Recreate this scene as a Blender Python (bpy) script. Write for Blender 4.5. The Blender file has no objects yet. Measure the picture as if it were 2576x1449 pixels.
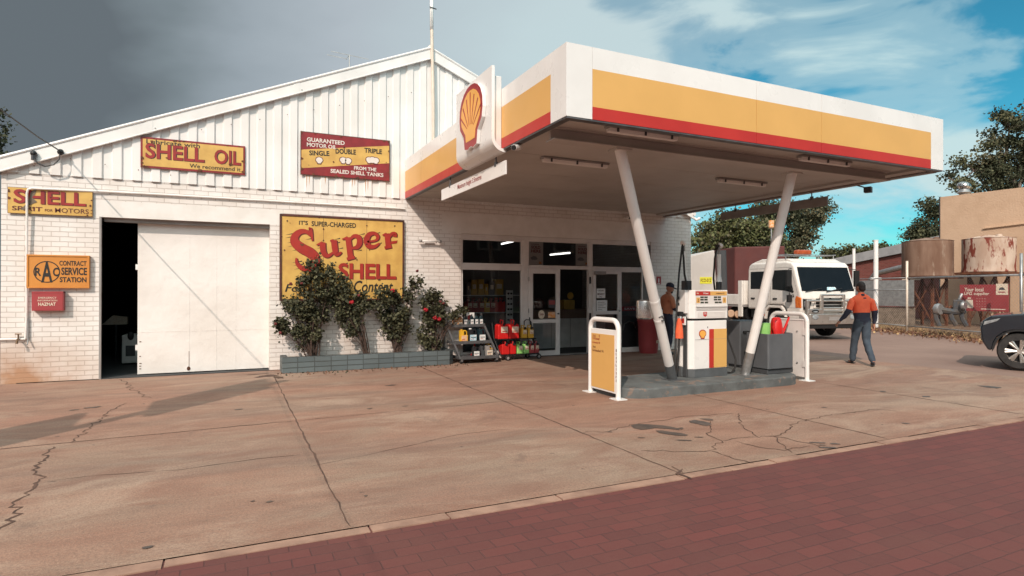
import bpy, bmesh, math, random
from mathutils import Vector as V, Matrix as M
random.seed(7)
SC = bpy.context.scene
COL = SC.collection
rad = math.radians

# ---------------------------------------------------------------- camera
FOC, YAW, CAMH, CAMD = 1505.0, rad(25.26), 1.6, 12.65
pit = math.atan(4.0 / FOC)
cF = V((math.sin(YAW) * math.cos(pit), math.cos(YAW) * math.cos(pit), math.sin(pit)))
cR = V((math.cos(YAW), -math.sin(YAW), 0.00205)).normalized()
cU = cR.cross(cF).normalized(); cR = cF.cross(cU)
cC = V((0, -CAMD, CAMH))
cam = bpy.data.cameras.new("Camera"); camo = bpy.data.objects.new("Camera", cam); COL.objects.link(camo)
cam.sensor_width = 36.0; cam.lens = 36.0 * FOC / 2576.0; cam.clip_start = 0.05; cam.clip_end = 3000
camo.matrix_world = M(((cR.x, cU.x, -cF.x, cC.x), (cR.y, cU.y, -cF.y, cC.y), (cR.z, cU.z, -cF.z, cC.z), (0, 0, 0, 1)))
SC.camera = camo
# surveying helpers: points measured on the photo meet a real plane of the place
def ray(u, v): return cF + cR * ((u - 1288) / FOC) - cU * ((v - 724.5) / FOC)
def W(u, v, y=0.0):
    d = ray(u, v); return cC + d * ((y - cC.y) / d.y)
def G(u, v, z=0.0):
    d = ray(u, v); return cC + d * ((z - cC.z) / d.z)
def AT(u, v, Z): return cC + ray(u, v) * Z

# ---------------------------------------------------------------- world and sun
SUN = V((0.85, 0.96, -1.0)).normalized()
w = bpy.data.worlds.new("World"); SC.world = w; w.use_nodes = True
nt = w.node_tree; nt.nodes.clear()
def N(nt, t, **kw):
    n = nt.nodes.new(t)
    for k, x in kw.items():
        if k in n.inputs: n.inputs[k].default_value = x
        else: setattr(n, k, x)
    return n
def L(nt, a, b): nt.links.new(a, b)
def ramp(nt, fac, stops, interp='LINEAR'):
    r = nt.nodes.new('ShaderNodeValToRGB'); r.color_ramp.interpolation = interp
    e = r.color_ramp.elements
    while len(e) > 1: e.remove(e[-1])
    e[0].position = stops[0][0]; e[0].color = tuple(stops[0][1]) + (1,) if len(stops[0][1]) == 3 else stops[0][1]
    for p, c in stops[1:]:
        x = e.new(p); x.color = tuple(c) + (1,) if len(c) == 3 else c
    L(nt, fac, r.inputs[0]); return r.outputs[0]
def mix(nt, fac, a, b, mode='MIX'):
    n = nt.nodes.new('ShaderNodeMix'); n.data_type = 'RGBA'; n.blend_type = mode
    for s, x in ((0, fac), (6, a), (7, b)):
        if hasattr(x, 'is_linked') or hasattr(x, 'links'): L(nt, x, n.inputs[s])
        else: n.inputs[s].default_value = (tuple(x) + (1,) if not isinstance(x, (int, float)) and len(x) == 3 else x)
    return n.outputs[2]
def mth(nt, op, a, b=0.0, clamp=False):
    n = nt.nodes.new('ShaderNodeMath'); n.operation = op; n.use_clamp = clamp
    for i, x in enumerate((a, b)):
        if hasattr(x, 'links'): L(nt, x, n.inputs[i])
        else: n.inputs[i].default_value = x
    return n.outputs[0]
sky = N(nt, 'ShaderNodeTexSky', sky_type='NISHITA', sun_disc=False, sun_elevation=math.asin(-SUN.z), sun_rotation=math.atan2(-SUN.x, -SUN.y), altitude=300, air_density=1.0, dust_density=0.2, ozone_density=2.2)
tc = N(nt, 'ShaderNodeTexCoord')
sep = N(nt, 'ShaderNodeSeparateXYZ'); L(nt, tc.outputs['Generated'], sep.inputs[0])
# direction along the street (negative: towards the cloud bank in the west, positive: towards the clear sky)
dot = N(nt, 'ShaderNodeVectorMath', operation='DOT_PRODUCT'); L(nt, tc.outputs['Generated'], dot.inputs[0]); dot.inputs[1].default_value = (0.904, -0.427, 0)
s_ = dot.outputs['Value']
mp = N(nt, 'ShaderNodeMapping'); mp.inputs['Scale'].default_value = (1.3, 1.3, 3.6); mp.inputs['Rotation'].default_value = (0.25, -0.35, 0.5); L(nt, tc.outputs['Generated'], mp.inputs[0])
n1 = N(nt, 'ShaderNodeTexNoise', Scale=1.25, Detail=5.0, Roughness=0.5, Distortion=0.35); L(nt, mp.outputs[0], n1.inputs['Vector'])
n2 = N(nt, 'ShaderNodeTexNoise', Scale=3.2, Detail=6.0, Roughness=0.55, Distortion=0.6); L(nt, mp.outputs[0], n2.inputs['Vector'])
nz = mth(nt, 'ADD', mth(nt, 'MULTIPLY', n1.outputs[0], 0.6), mth(nt, 'MULTIPLY', n2.outputs[0], 0.4))
bias = mth(nt, 'MULTIPLY', s_, -0.34)
hi = mth(nt, 'MULTIPLY', mth(nt, 'SUBTRACT', sep.outputs['Z'], 0.22), 0.30)
cov = mth(nt, 'ADD', mth(nt, 'ADD', nz, bias), hi)
cover = ramp(nt, cov, [(0.31, (0, 0, 0)), (0.37, (.45, .45, .45)), (0.45, (1, 1, 1))], 'EASE')
shade = ramp(nt, mth(nt, 'ADD', mth(nt, 'ADD', mth(nt, 'MULTIPLY', s_, 0.95), 0.53), mth(nt, 'MULTIPLY', mth(nt, 'SUBTRACT', n1.outputs[0], 0.5), 0.5)),
             [(0.0, (1.25, 1.5, 1.7)), (0.07, (1.9, 2.3, 2.55)), (0.16, (3.0, 3.5, 3.9)), (0.30, (4.1, 4.65, 5.1)), (0.6, (5.0, 6.1, 6.4)), (1.0, (5.2, 6.9, 7.1))])
blue = mix(nt, 1.0, sky.outputs[0], (0.24, 0.94, 0.90), 'MULTIPLY')
# unseen bright cloud around the sun behind the camera, added for soft fill
sd = N(nt, 'ShaderNodeVectorMath', operation='DOT_PRODUCT'); L(nt, tc.outputs['Generated'], sd.inputs[0]); sd.inputs[1].default_value = tuple(-SUN)
aur = ramp(nt, sd.outputs['Value'], [(0.0, (1, 1, 1)), (0.35, (1.25, 1.22, 1.2)), (0.75, (2.6, 2.45, 2.3)), (1.0, (5.0, 4.6, 4.2))], 'EASE')
skyc = mix(nt, cover, blue, mix(nt, 1.0, shade, aur, 'MULTIPLY'))
bg = N(nt, 'ShaderNodeBackground', Strength=0.14); L(nt, skyc, bg.inputs[0])
wo = N(nt, 'ShaderNodeOutputWorld'); L(nt, bg.outputs[0], wo.inputs[0])
sl = bpy.data.lights.new("Sun", 'SUN'); sl.energy = 4.5; sl.angle = rad(0.5); sl.color = (1.0, 0.84, 0.71)
so = bpy.data.objects.new("Sun", sl); COL.objects.link(so); so.location = (-20, -30, 30)
so.rotation_euler = SUN.to_track_quat('-Z', 'Y').to_euler()
SC.view_settings.view_transform = 'Standard'; SC.view_settings.look = 'None'
SC.view_settings.exposure = -0.36; SC.view_settings.gamma = 1.0; SC.view_settings.use_curve_mapping = False

# ---------------------------------------------------------------- materials
MATS = {}
def newmat(name):
    m = bpy.data.materials.new(name); m.use_nodes = True
    nt = m.node_tree; b = nt.nodes['Principled BSDF']; MATS[name] = m
    return m, nt, b
def ocoord(nt, scale=(1, 1, 1), rot=(0, 0, 0)):
    t = N(nt, 'ShaderNodeTexCoord'); p = N(nt, 'ShaderNodeMapping'); p.inputs['Scale'].default_value = scale; p.inputs['Rotation'].default_value = rot
    L(nt, t.outputs['Object'], p.inputs[0]); return p.outputs[0]
def noise(nt, vec, scale, detail=4.0, rough=0.55, dist=0.0):
    n = N(nt, 'ShaderNodeTexNoise', Scale=scale, Detail=detail, Roughness=rough, Distortion=dist); L(nt, vec, n.inputs['Vector']); return n.outputs[0]
def bump(nt, b, h, strength, dist=0.01):
    n = N(nt, 'ShaderNodeBump', Strength=strength, Distance=dist); L(nt, h, n.inputs['Height']); L(nt, n.outputs[0], b.inputs['Normal']); return n
def mat(name, c, c2=None, sc=4.0, lo=.4, hi=.62, rough=.55, metal=0.0, bmp=0.0, bsc=30.0, spec=.5, spot=None, ssc=9.0, sat=.62, stretch=(1, 1, 1), coat=0.0, bd=.01, rv=0.12):
    m, nt, b = newmat(name)
    b.inputs['Roughness'].default_value = rough; b.inputs['Metallic'].default_value = metal
    b.inputs['Specular IOR Level'].default_value = spec
    if coat: b.inputs['Coat Weight'].default_value = coat; b.inputs['Coat Roughness'].default_value = .05
    vec = ocoord(nt, stretch)
    n = noise(nt, vec, sc, 6)
    c2 = c2 or tuple(x * .86 for x in c)
    col = ramp(nt, n, [(lo, c), (hi, c2)])
    if spot:
        k = ramp(nt, noise(nt, vec, ssc, 7, .62), [(sat, (0, 0, 0)), (sat + .05, (1, 1, 1))]); col = mix(nt, k, col, spot)
    L(nt, col, b.inputs['Base Color'])
    r = mth(nt, 'ADD', mth(nt, 'MULTIPLY', mth(nt, 'SUBTRACT', noise(nt, vec, sc * 3, 3), .5), rv * 2), rough, True); L(nt, r, b.inputs['Roughness'])
    if bmp: bump(nt, b, noise(nt, vec, bsc, 5), bmp, bd)
    return m
def emit(name, c, s):
    m, nt, b = newmat(name); b.inputs['Base Color'].default_value = (*c, 1); b.inputs['Emission Color'].default_value = (*c, 1); b.inputs['Emission Strength'].default_value = s

mat('white_paint', (.80, .76, .73), (.72, .68, .64), 2.5, rough=.5, bmp=.05)
mat('white_metal', (.80, .78, .76), (.72, .70, .68), 1.6, rough=.38, bmp=.03, bsc=6, spot=(.42, .30, .22), ssc=14, sat=.70)
mat('white_gloss', (.82, .80, .78), (.76, .74, .72), 1.3, rough=.3, coat=.2)
mat('cladding', (.80, .77, .75), (.72, .69, .66), .8, rough=.45, bmp=.03, bsc=5, spot=(.50, .38, .30), ssc=30, sat=.74)
mat('door_white', (.80, .76, .73), (.73, .68, .64), .9, rough=.40, bmp=.6, bsc=2.2, bd=.04, spot=(.38, .24, .17), ssc=17, sat=.71)
mat('render_white', (.79, .75, .72), (.72, .68, .64), 3, rough=.75, bmp=.12, bsc=40)
mat('frame_white', (.74, .70, .67), (.66, .62, .6), 3, rough=.45)
mat('yellow', (.71, .405, .125), (.67, .38, .115), 1.2, rough=.4, coat=.1)
mat('red', (.50, .035, .025), (.45, .03, .022), 1.5, rough=.4)
mat('shell_yellow', (.85, .43, .09), (.8, .4, .08), 2, rough=.35)
mat('shell_red', (.36, .025, .025), (.32, .02, .02), 2, rough=.35)
mat('enamel_yellow', (.66, .41, .11), (.55, .32, .085), 3.2, rough=.42, spot=(.10, .045, .025), ssc=7.5, sat=.695, bmp=.08, bsc=5)
mat('enamel_red', (.27, .022, .025), (.20, .018, .02), 4, rough=.4, spot=(.05, .03, .025), ssc=9, sat=.67, bmp=.05, bsc=6)
mat('letter_red', (.33, .022, .022), (.25, .018, .018), 6, rough=.42, spot=(.09, .04, .025), ssc=10, sat=.70)
mat('letter_red2', (.37, .030, .020), (.31, .025, .018), 5, rough=.42, spot=(.2, .06, .03), ssc=10, sat=.72)
mat('letter_maroon', (.12, .018, .016), rough=.45)
mat('letter_black', (.02, .018, .016), rough=.5, spot=(.35, .2, .06), ssc=14, sat=.72)
mat('letter_white', (.74, .66, .6), rough=.5, spot=(.2, .05, .04), ssc=14, sat=.69)
mat('rust_border', (.10, .028, .02), (.05, .02, .015), 8, rough=.65)
mat('rac_orange', (.62, .25, .05), (.56, .22, .045), 2, rough=.4)
mat('hazmat_red', (.36, .05, .055), (.32, .045, .05), 3, rough=.45)
mat('rust', (.16, .055, .025), (.08, .03, .016), 6, rough=.85, bmp=.3, bsc=30)
mat('rust_streak', (.55, .33, .2), (.42, .2, .1), 12, rough=.7, stretch=(1, 1, .1))
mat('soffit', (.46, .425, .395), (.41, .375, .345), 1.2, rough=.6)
mat('grey_steel', (.14, .14, .145), (.10, .10, .105), 5, rough=.5, metal=.4)
mat('galv', (.42, .42, .42), (.32, .32, .32), 8, rough=.42, metal=.7)
mat('roof_metal', (.55, .56, .57), (.45, .46, .47), 2, rough=.4, metal=.5)
mat('stainless', (.62, .61, .60), (.5, .49, .48), 3, rough=.25, metal=.95, stretch=(1, 1, .2))
mat('black', (.012, .012, .013), rough=.5)
mat('rubber', (.018, .017, .017), (.03, .028, .027), 10, rough=.75)
mat('dark_plastic', (.035, .036, .04), rough=.5)
mat('grey_plastic', (.105, .112, .122), (.09, .096, .105), 3, rough=.55, bmp=.05, bsc=80)
mat('dark_grey', (.06, .063, .068), (.05, .052, .056), 4, rough=.6)
mat('base_grey', (.10, .108, .115), (.075, .08, .085), 5, rough=.7, bmp=.1, spot=(.16, .12, .1), ssc=12, sat=.66)
mat('island', (.135, .145, .145), (.085, .09, .09), 3.0, rough=.85, bmp=.4, bsc=50, spot=(.21, .15, .12), ssc=4, sat=.57)
mat('soil', (.10, .055, .035), (.06, .035, .02), 8, rough=.95, bmp=.6, bsc=25)
mat('crack', (.12, .065, .046), (.07, .04, .03), 10, rough=.95)
mat('oil', (.075, .058, .05), (.12, .08, .062), 4, rough=.55)
mat('kerb', (.36, .215, .155), (.25, .145, .105), 4, rough=.9, bmp=.3)
mat('stem', (.085, .05, .038), (.05, .032, .025), 12, rough=.85)
mat('bark', (.22, .17, .14), (.12, .09, .07), 3, rough=.9, bmp=.4, bsc=8)
mat('leaf_a', (.092, .09, .05), (.065, .062, .036), 5, rough=.62, spec=.2)
mat('leaf_b', (.045, .047, .028), (.032, .034, .02), 5, rough=.62, spec=.2)
mat('leaf_c', (.12, .115, .06), (.085, .085, .045), 5, rough=.55, spec=.3)
mat('gum_a', (.105, .105, .055), (.075, .08, .04), 2, rough=.65, spec=.2)
mat('gum_b', (.055, .06, .034), (.04, .045, .025), 2, rough=.65, spec=.2)
mat('gum_c', (.16, .14, .08), (.11, .1, .06), 2, rough=.65, spec=.2)
mat('bush_a', (.115, .12, .05), (.08, .09, .035), 2, rough=.65, spec=.2)
mat('rose', (.42, .012, .025), (.3, .008, .015), 20, rough=.5)
mat('rose_dead', (.14, .02, .02), rough=.7)
mat('can_red', (.62, .018, .016), (.52, .014, .013), 4, rough=.35)
mat('can_green', (.30, .62, .18), (.24, .52, .14), 4, rough=.4)
mat('can_yellow', (.62, .36, .04), (.5, .28, .03), 4, rough=.4)
mat('label_cream', (.72, .62, .5), (.62, .5, .38), 25, rough=.5)
mat('label_white', (.80, .79, .77), (.7, .72, .72), 18, rough=.5)
mat('label_blue', (.30, .56, .66), (.72, .76, .78), 20, rough=.5)
mat('label_orange', (.75, .30, .08), (.7, .5, .35), 18, rough=.5)
mat('bottle_teal', (.014, .035, .045), rough=.3)
mat('bottle_dark', (.02, .021, .024), rough=.35)
mat('oil_yellow', (.78, .44, .03), rough=.35)
mat('cloth_brown', (.105, .026, .022), (.082, .02, .018), 1.0, rough=.8, bmp=.3, bsc=2, bd=.05)
mat('trailer_white', (.56, .52, .49), (.50, .46, .43), 1.5, rough=.5)
mat('beacon_amber', (.40, .08, .025), (.3, .06, .02), 9, rough=.3)
mat('truck_white', (.76, .72, .67), (.68, .63, .58), 1.5, rough=.28, coat=.4)
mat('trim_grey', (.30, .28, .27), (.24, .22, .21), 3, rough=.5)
mat('alloy', (.66, .62, .58), (.56, .52, .48), 4, rough=.33, metal=.85)
mat('amber', (.75, .18, .02), (.55, .1, .01), 9, rough=.25, coat=.5)
mat('car_paint', (.012, .017, .024), (.010, .014, .02), 2, rough=.22, coat=.8)
mat('lens', (.30, .32, .33), (.2, .21, .22), 10, rough=.15, coat=.6)
mat('tank_rust', (.25, .155, .11), (.16, .085, .055), 2.2, rough=.8, stretch=(1, 1, .22), bmp=.2, spot=(.28, .2, .15), ssc=3, sat=.56)
mat('tank_pale', (.56, .45, .37), (.42, .29, .22), 2, rough=.8, stretch=(1, 1, .35), spot=(.20, .04, .025), ssc=3.2, sat=.525)
mat('tan_render', (.60, .42, .29), (.54, .37, .25), 1.2, rough=.9, bmp=.5, bsc=14, bd=.03)
mat('lpg_red', (.30, .045, .05), (.27, .04, .045), 3, rough=.5)
mat('cream', (.70, .60, .50), rough=.55)
mat('timber', (.22, .17, .13), (.13, .10, .075), 6, rough=.85)
mat('tan_hose', (.45, .29, .19), (.36, .22, .14), 6, rough=.7)
mat('machine', (.065, .075, .09), (.11, .09, .075), 6, rough=.6, metal=.3)
mat('skin', (.42, .20, .13), (.38, .17, .11), 10, rough=.55)
mat('hair', (.035, .022, .018), (.02, .014, .012), 30, rough=.7)
mat('shirt_orange', (.90, .145, .06), (.82, .12, .05), 6, rough=.8, bmp=.5, bsc=9, bd=.02)
mat('shirt_faded', (.62, .24, .13), (.55, .2, .11), 6, rough=.8, bmp=.5, bsc=9, bd=.02)
mat('navy', (.022, .024, .045), (.03, .032, .055), 6, rough=.8, bmp=.4, bsc=9, bd=.02)
mat('jeans', (.05, .07, .095), (.032, .045, .065), 5, rough=.85, bmp=.4, bsc=10, bd=.02)
mat('orange_rag', (.85, .14, .05), (.7, .1, .04), 7, rough=.8, bmp=.4, bsc=15)
mat('lcd', (.06, .065, .05), rough=.25)
mat('poster', (.66, .58, .54), (.58, .5, .46), 3, rough=.5)
mat('poster_red', (.28, .05, .05), rough=.5)
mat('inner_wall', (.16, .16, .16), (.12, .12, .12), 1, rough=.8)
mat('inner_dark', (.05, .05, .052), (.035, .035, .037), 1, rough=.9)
mat('counter_white', (.62, .60, .58), rough=.5)
mat('counter_brown', (.16, .09, .06), rough=.5)
mat('carton', (.52, .32, .06), (.42, .25, .05), 4, rough=.7)
mat('litter', (.20, .10, .06), (.12, .055, .035), 3, rough=.9)
mat('drygrass', (.42, .28, .14), (.3, .19, .1), 3, rough=.9)
mat('plate_yellow', (.74, .70, .06), rough=.4)
mat('brass', (.2, .13, .08), rough=.4, metal=.8)
emit('tube_light', (1.0, .93, .85), 4.0)

def glass(name, tint=(.75, .8, .82), ior=1.5):
    m, nt, b = newmat(name)
    nt.nodes.remove(b)
    o = nt.nodes['Material Output']
    tr = N(nt, 'ShaderNodeBsdfTransparent'); tr.inputs[0].default_value = (*tint, 1)
    gl = N(nt, 'ShaderNodeBsdfGlossy', Roughness=0.02); gl.inputs[0].default_value = (1, 1, 1, 1)
    fr = N(nt, 'ShaderNodeFresnel', IOR=ior)
    mx = N(nt, 'ShaderNodeMixShader'); L(nt, fr.outputs[0], mx.inputs[0]); L(nt, tr.outputs[0], mx.inputs[1]); L(nt, gl.outputs[0], mx.inputs[2]); L(nt, mx.outputs[0], o.inputs[0])
glass('pane_glass')
mat('dark_glass', (.010, .011, .012), rough=.06, spec=.35, rv=0.0)

# painted brick wall (x or y runs along the wall, z up)
def brickmat(name, c1, c2, mortar, bw=.24, rh=.086, ms=.006, bst=.9, stain=False, smooth=.12, off=.5):
    m, nt, b = newmat(name)
    t = N(nt, 'ShaderNodeTexCoord'); sp = N(nt, 'ShaderNodeSeparateXYZ'); L(nt, t.outputs['Object'], sp.inputs[0])
    cb = N(nt, 'ShaderNodeCombineXYZ'); L(nt, mth(nt, 'ADD', sp.outputs[0], sp.outputs[1]), cb.inputs[0]); L(nt, sp.outputs[2], cb.inputs[1])
    wob = noise(nt, t.outputs['Object'], 3.0, 2)
    dv = N(nt, 'ShaderNodeVectorMath', operation='ADD'); L(nt, cb.outputs[0], dv.inputs[0])
    c3 = N(nt, 'ShaderNodeCombineXYZ'); L(nt, mth(nt, 'MULTIPLY', mth(nt, 'SUBTRACT', wob, .5), .02), c3.inputs[1]); L(nt, c3.outputs[0], dv.inputs[1])
    br = N(nt, 'ShaderNodeTexBrick'); br.offset = off; L(nt, dv.outputs[0], br.inputs['Vector'])
    br.inputs['Color1'].default_value = (*c1, 1); br.inputs['Color2'].default_value = (*c2, 1); br.inputs['Mortar'].default_value = (*mortar, 1)
    for k, x in (('Scale', 1.0), ('Mortar Size', ms), ('Mortar Smooth', smooth), ('Brick Width', bw), ('Row Height', rh), ('Bias', 0.0)): br.inputs[k].default_value = x
    grime = ramp(nt, noise(nt, t.outputs['Object'], 1.6, 6), [(.35, (1, 1, 1)), (.75, (.86, .82, .78))])
    col = mix(nt, 1.0, br.outputs['Color'], grime, 'MULTIPLY')
    if stain:
        # rising damp and red dust splashed on the foot of the wall, worst below the tap
        f = mth(nt, 'SUBTRACT', 1.0, mth(nt, 'MULTIPLY', sp.outputs[2], 1.15), True)
        fx = mth(nt, 'SUBTRACT', 1.0, mth(nt, 'MULTIPLY', mth(nt, 'ABSOLUTE', mth(nt, 'ADD', sp.outputs[0], 7.15)), .8), True)
        k = mth(nt, 'MULTIPLY', mth(nt, 'MULTIPLY', f, mth(nt, 'ADD', fx, .10)), mth(nt, 'MULTIPLY', noise(nt, t.outputs['Object'], 2.5, 6), 2.1), True)
        col = mix(nt, k, col, (.42, .235, .14))
    L(nt, col, b.inputs['Base Color']); b.inputs['Roughness'].default_value = .62
    h = mth(nt, 'ADD', mth(nt, 'MULTIPLY', br.outputs['Fac'], -1.0), mth(nt, 'MULTIPLY', noise(nt, t.outputs['Object'], 40, 4), .3))
    bump(nt, b, h, bst, .008)
brickmat('brick_white', (.80, .76, .73), (.77, .72, .69), (.60, .54, .50), stain=True)  # mortar colour darkened: joint grime plus recess shade painted in
brickmat('brick_red', (.23, .065, .055), (.17, .045, .04), (.20, .12, .10), ms=.01)
brickmat('block_grey', (.125, .155, .165), (.09, .115, .125), (.06, .07, .072), bw=.31, rh=.1, ms=.008, bst=.9, off=0.0)
brickmat('brick_dark', (.12, .06, .05), (.09, .045, .04), (.1, .08, .07), ms=.01)

def ground_mats():
    # stained concrete of the forecourt
    m, nt, b = newmat('concrete')
    t = N(nt, 'ShaderNodeTexCoord'); o = t.outputs['Object']
    p = N(nt, 'ShaderNodeMapping'); p.inputs['Scale'].default_value = (.45, 1.0, 1); L(nt, o, p.inputs[0])
    a = ramp(nt, noise(nt, p.outputs[0], .55, 6, .6, .4), [(.30, (.33, .165, .112)), (.44, (.345, .195, .135)), (.57, (.30, .205, .148)), (.72, (.40, .27, .20))])
    c = mix(nt, mth(nt, 'MULTIPLY', ramp(nt, noise(nt, p.outputs[0], 2.2, 7, .65, .8), [(.40, (0, 0, 0)), (.64, (1, 1, 1))]), .78), a, (.235, .118, .08))
    # tyre scrubbed bands running along the street and swinging in to the pumps
    q = N(nt, 'ShaderNodeMapping'); q.inputs['Scale'].default_value = (.10, 1.5, 1); q.inputs['Rotation'].default_value = (0, 0, .10); L(nt, o, q.inputs[0])
    c = mix(nt, mth(nt, 'MULTIPLY', ramp(nt, noise(nt, q.outputs[0], 1.2, 5, .6, .3), [(.50, (0, 0, 0)), (.66, (1, 1, 1))]), .40), c, (.16, .105, .085))
    # chalky worn patches
    c = mix(nt, mth(nt, 'MULTIPLY', ramp(nt, noise(nt, p.outputs[0], .8, 7, .68, 1.2), [(.53, (0, 0, 0)), (.68, (1, 1, 1))]), .70), c, (.43, .305, .225))
    # aggregate and grit
    c = mix(nt, mth(nt, 'MULTIPLY', ramp(nt, noise(nt, o, 48, 3, .75), [(.38, (1, 1, 1)), (.56, (0, 0, 0))]), .50), c, (.16, .10, .075))
    c = mix(nt, mth(nt, 'MULTIPLY', ramp(nt, noise(nt, o, 75, 2, .6), [(.60, (0, 0, 0)), (.70, (1, 1, 1))]), .35), c, (.50, .38, .29))
    c = mix(nt, ramp(nt, noise(nt, o, 5.0, 3, .5), [(.72, (0, 0, 0)), (.75, (1, 1, 1))]), c, (.12, .075, .06))
    c = mix(nt, mth(nt, 'MULTIPLY', ramp(nt, noise(nt, o, 1.1, 8, .7, .5), [(.60, (0, 0, 0)), (.68, (1, 1, 1))]), .5), c, (.15, .095, .075))
    L(nt, c, b.inputs['Base Color']); b.inputs['Roughness'].default_value = .85
    h = mth(nt, 'ADD', noise(nt, o, 70, 4), mth(nt, 'MULTIPLY', noise(nt, o, 3, 4), 2.0)); bump(nt, b, h, .6, .008)
    # brown worn bitumen beyond it
    m, nt, b = newmat('bitumen')
    o = ocoord(nt)
    a = ramp(nt, noise(nt, o, .35, 6, .6), [(.35, (.24, .145, .115)), (.65, (.33, .21, .165))])
    c = mix(nt, mth(nt, 'MULTIPLY', noise(nt, o, 70, 3, .7), .6), a, (.10, .075, .065))
    L(nt, c, b.inputs['Base Color']); b.inputs['Roughness'].default_value = .9; bump(nt, b, noise(nt, o, 80, 4), .5, .01)
    # red clay pavers of the footpath
    m, nt, b = newmat('pavers')
    o = ocoord(nt)
    wb = N(nt, 'ShaderNodeTexNoise', Scale=2.5, Detail=2.0); L(nt, o, wb.inputs['Vector'])
    va = N(nt, 'ShaderNodeVectorMath', operation='MULTIPLY_ADD'); L(nt, wb.outputs['Color'], va.inputs[0]); va.inputs[1].default_value = (.03, .03, 0); L(nt, o, va.inputs[2])
    br = N(nt, 'ShaderNodeTexBrick'); L(nt, va.outputs[0], br.inputs['Vector'])
    br.inputs['Color1'].default_value = (.140, .036, .031, 1); br.inputs['Color2'].default_value = (.098, .029, .026, 1); br.inputs['Mortar'].default_value = (.070, .027, .026, 1)
    for k, x in (('Scale', 1.0), ('Mortar Size', .006), ('Mortar Smooth', .6), ('Brick Width', .235), ('Row Height', .118), ('Bias', 0.0)): br.inputs[k].default_value = x
    c = mix(nt, mth(nt, 'MULTIPLY', ramp(nt, noise(nt, o, 1.3, 6, .6), [(.4, (0, 0, 0)), (.7, (1, 1, 1))]), .6), br.outputs[0], (.125, .046, .036))
    c = mix(nt, mth(nt, 'MULTIPLY', noise(nt, o, 50, 4, .7), .35), c, (.17, .06, .052))
    L(nt, c, b.inputs['Base Color']); b.inputs['Roughness'].default_value = .85
    h = mth(nt, 'ADD', mth(nt, 'MULTIPLY', br.outputs['Fac'], -1.0), mth(nt, 'MULTIPLY', noise(nt, o, 45, 4), .5)); bump(nt, b, h, .6, .006)
    mat('verge', (.16, .095, .06), (.10, .055, .035), 3, rough=.95, bmp=.8, bsc=12, bd=.03, spot=(.3, .19, .1), ssc=2.5, sat=.56)
ground_mats()

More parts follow.
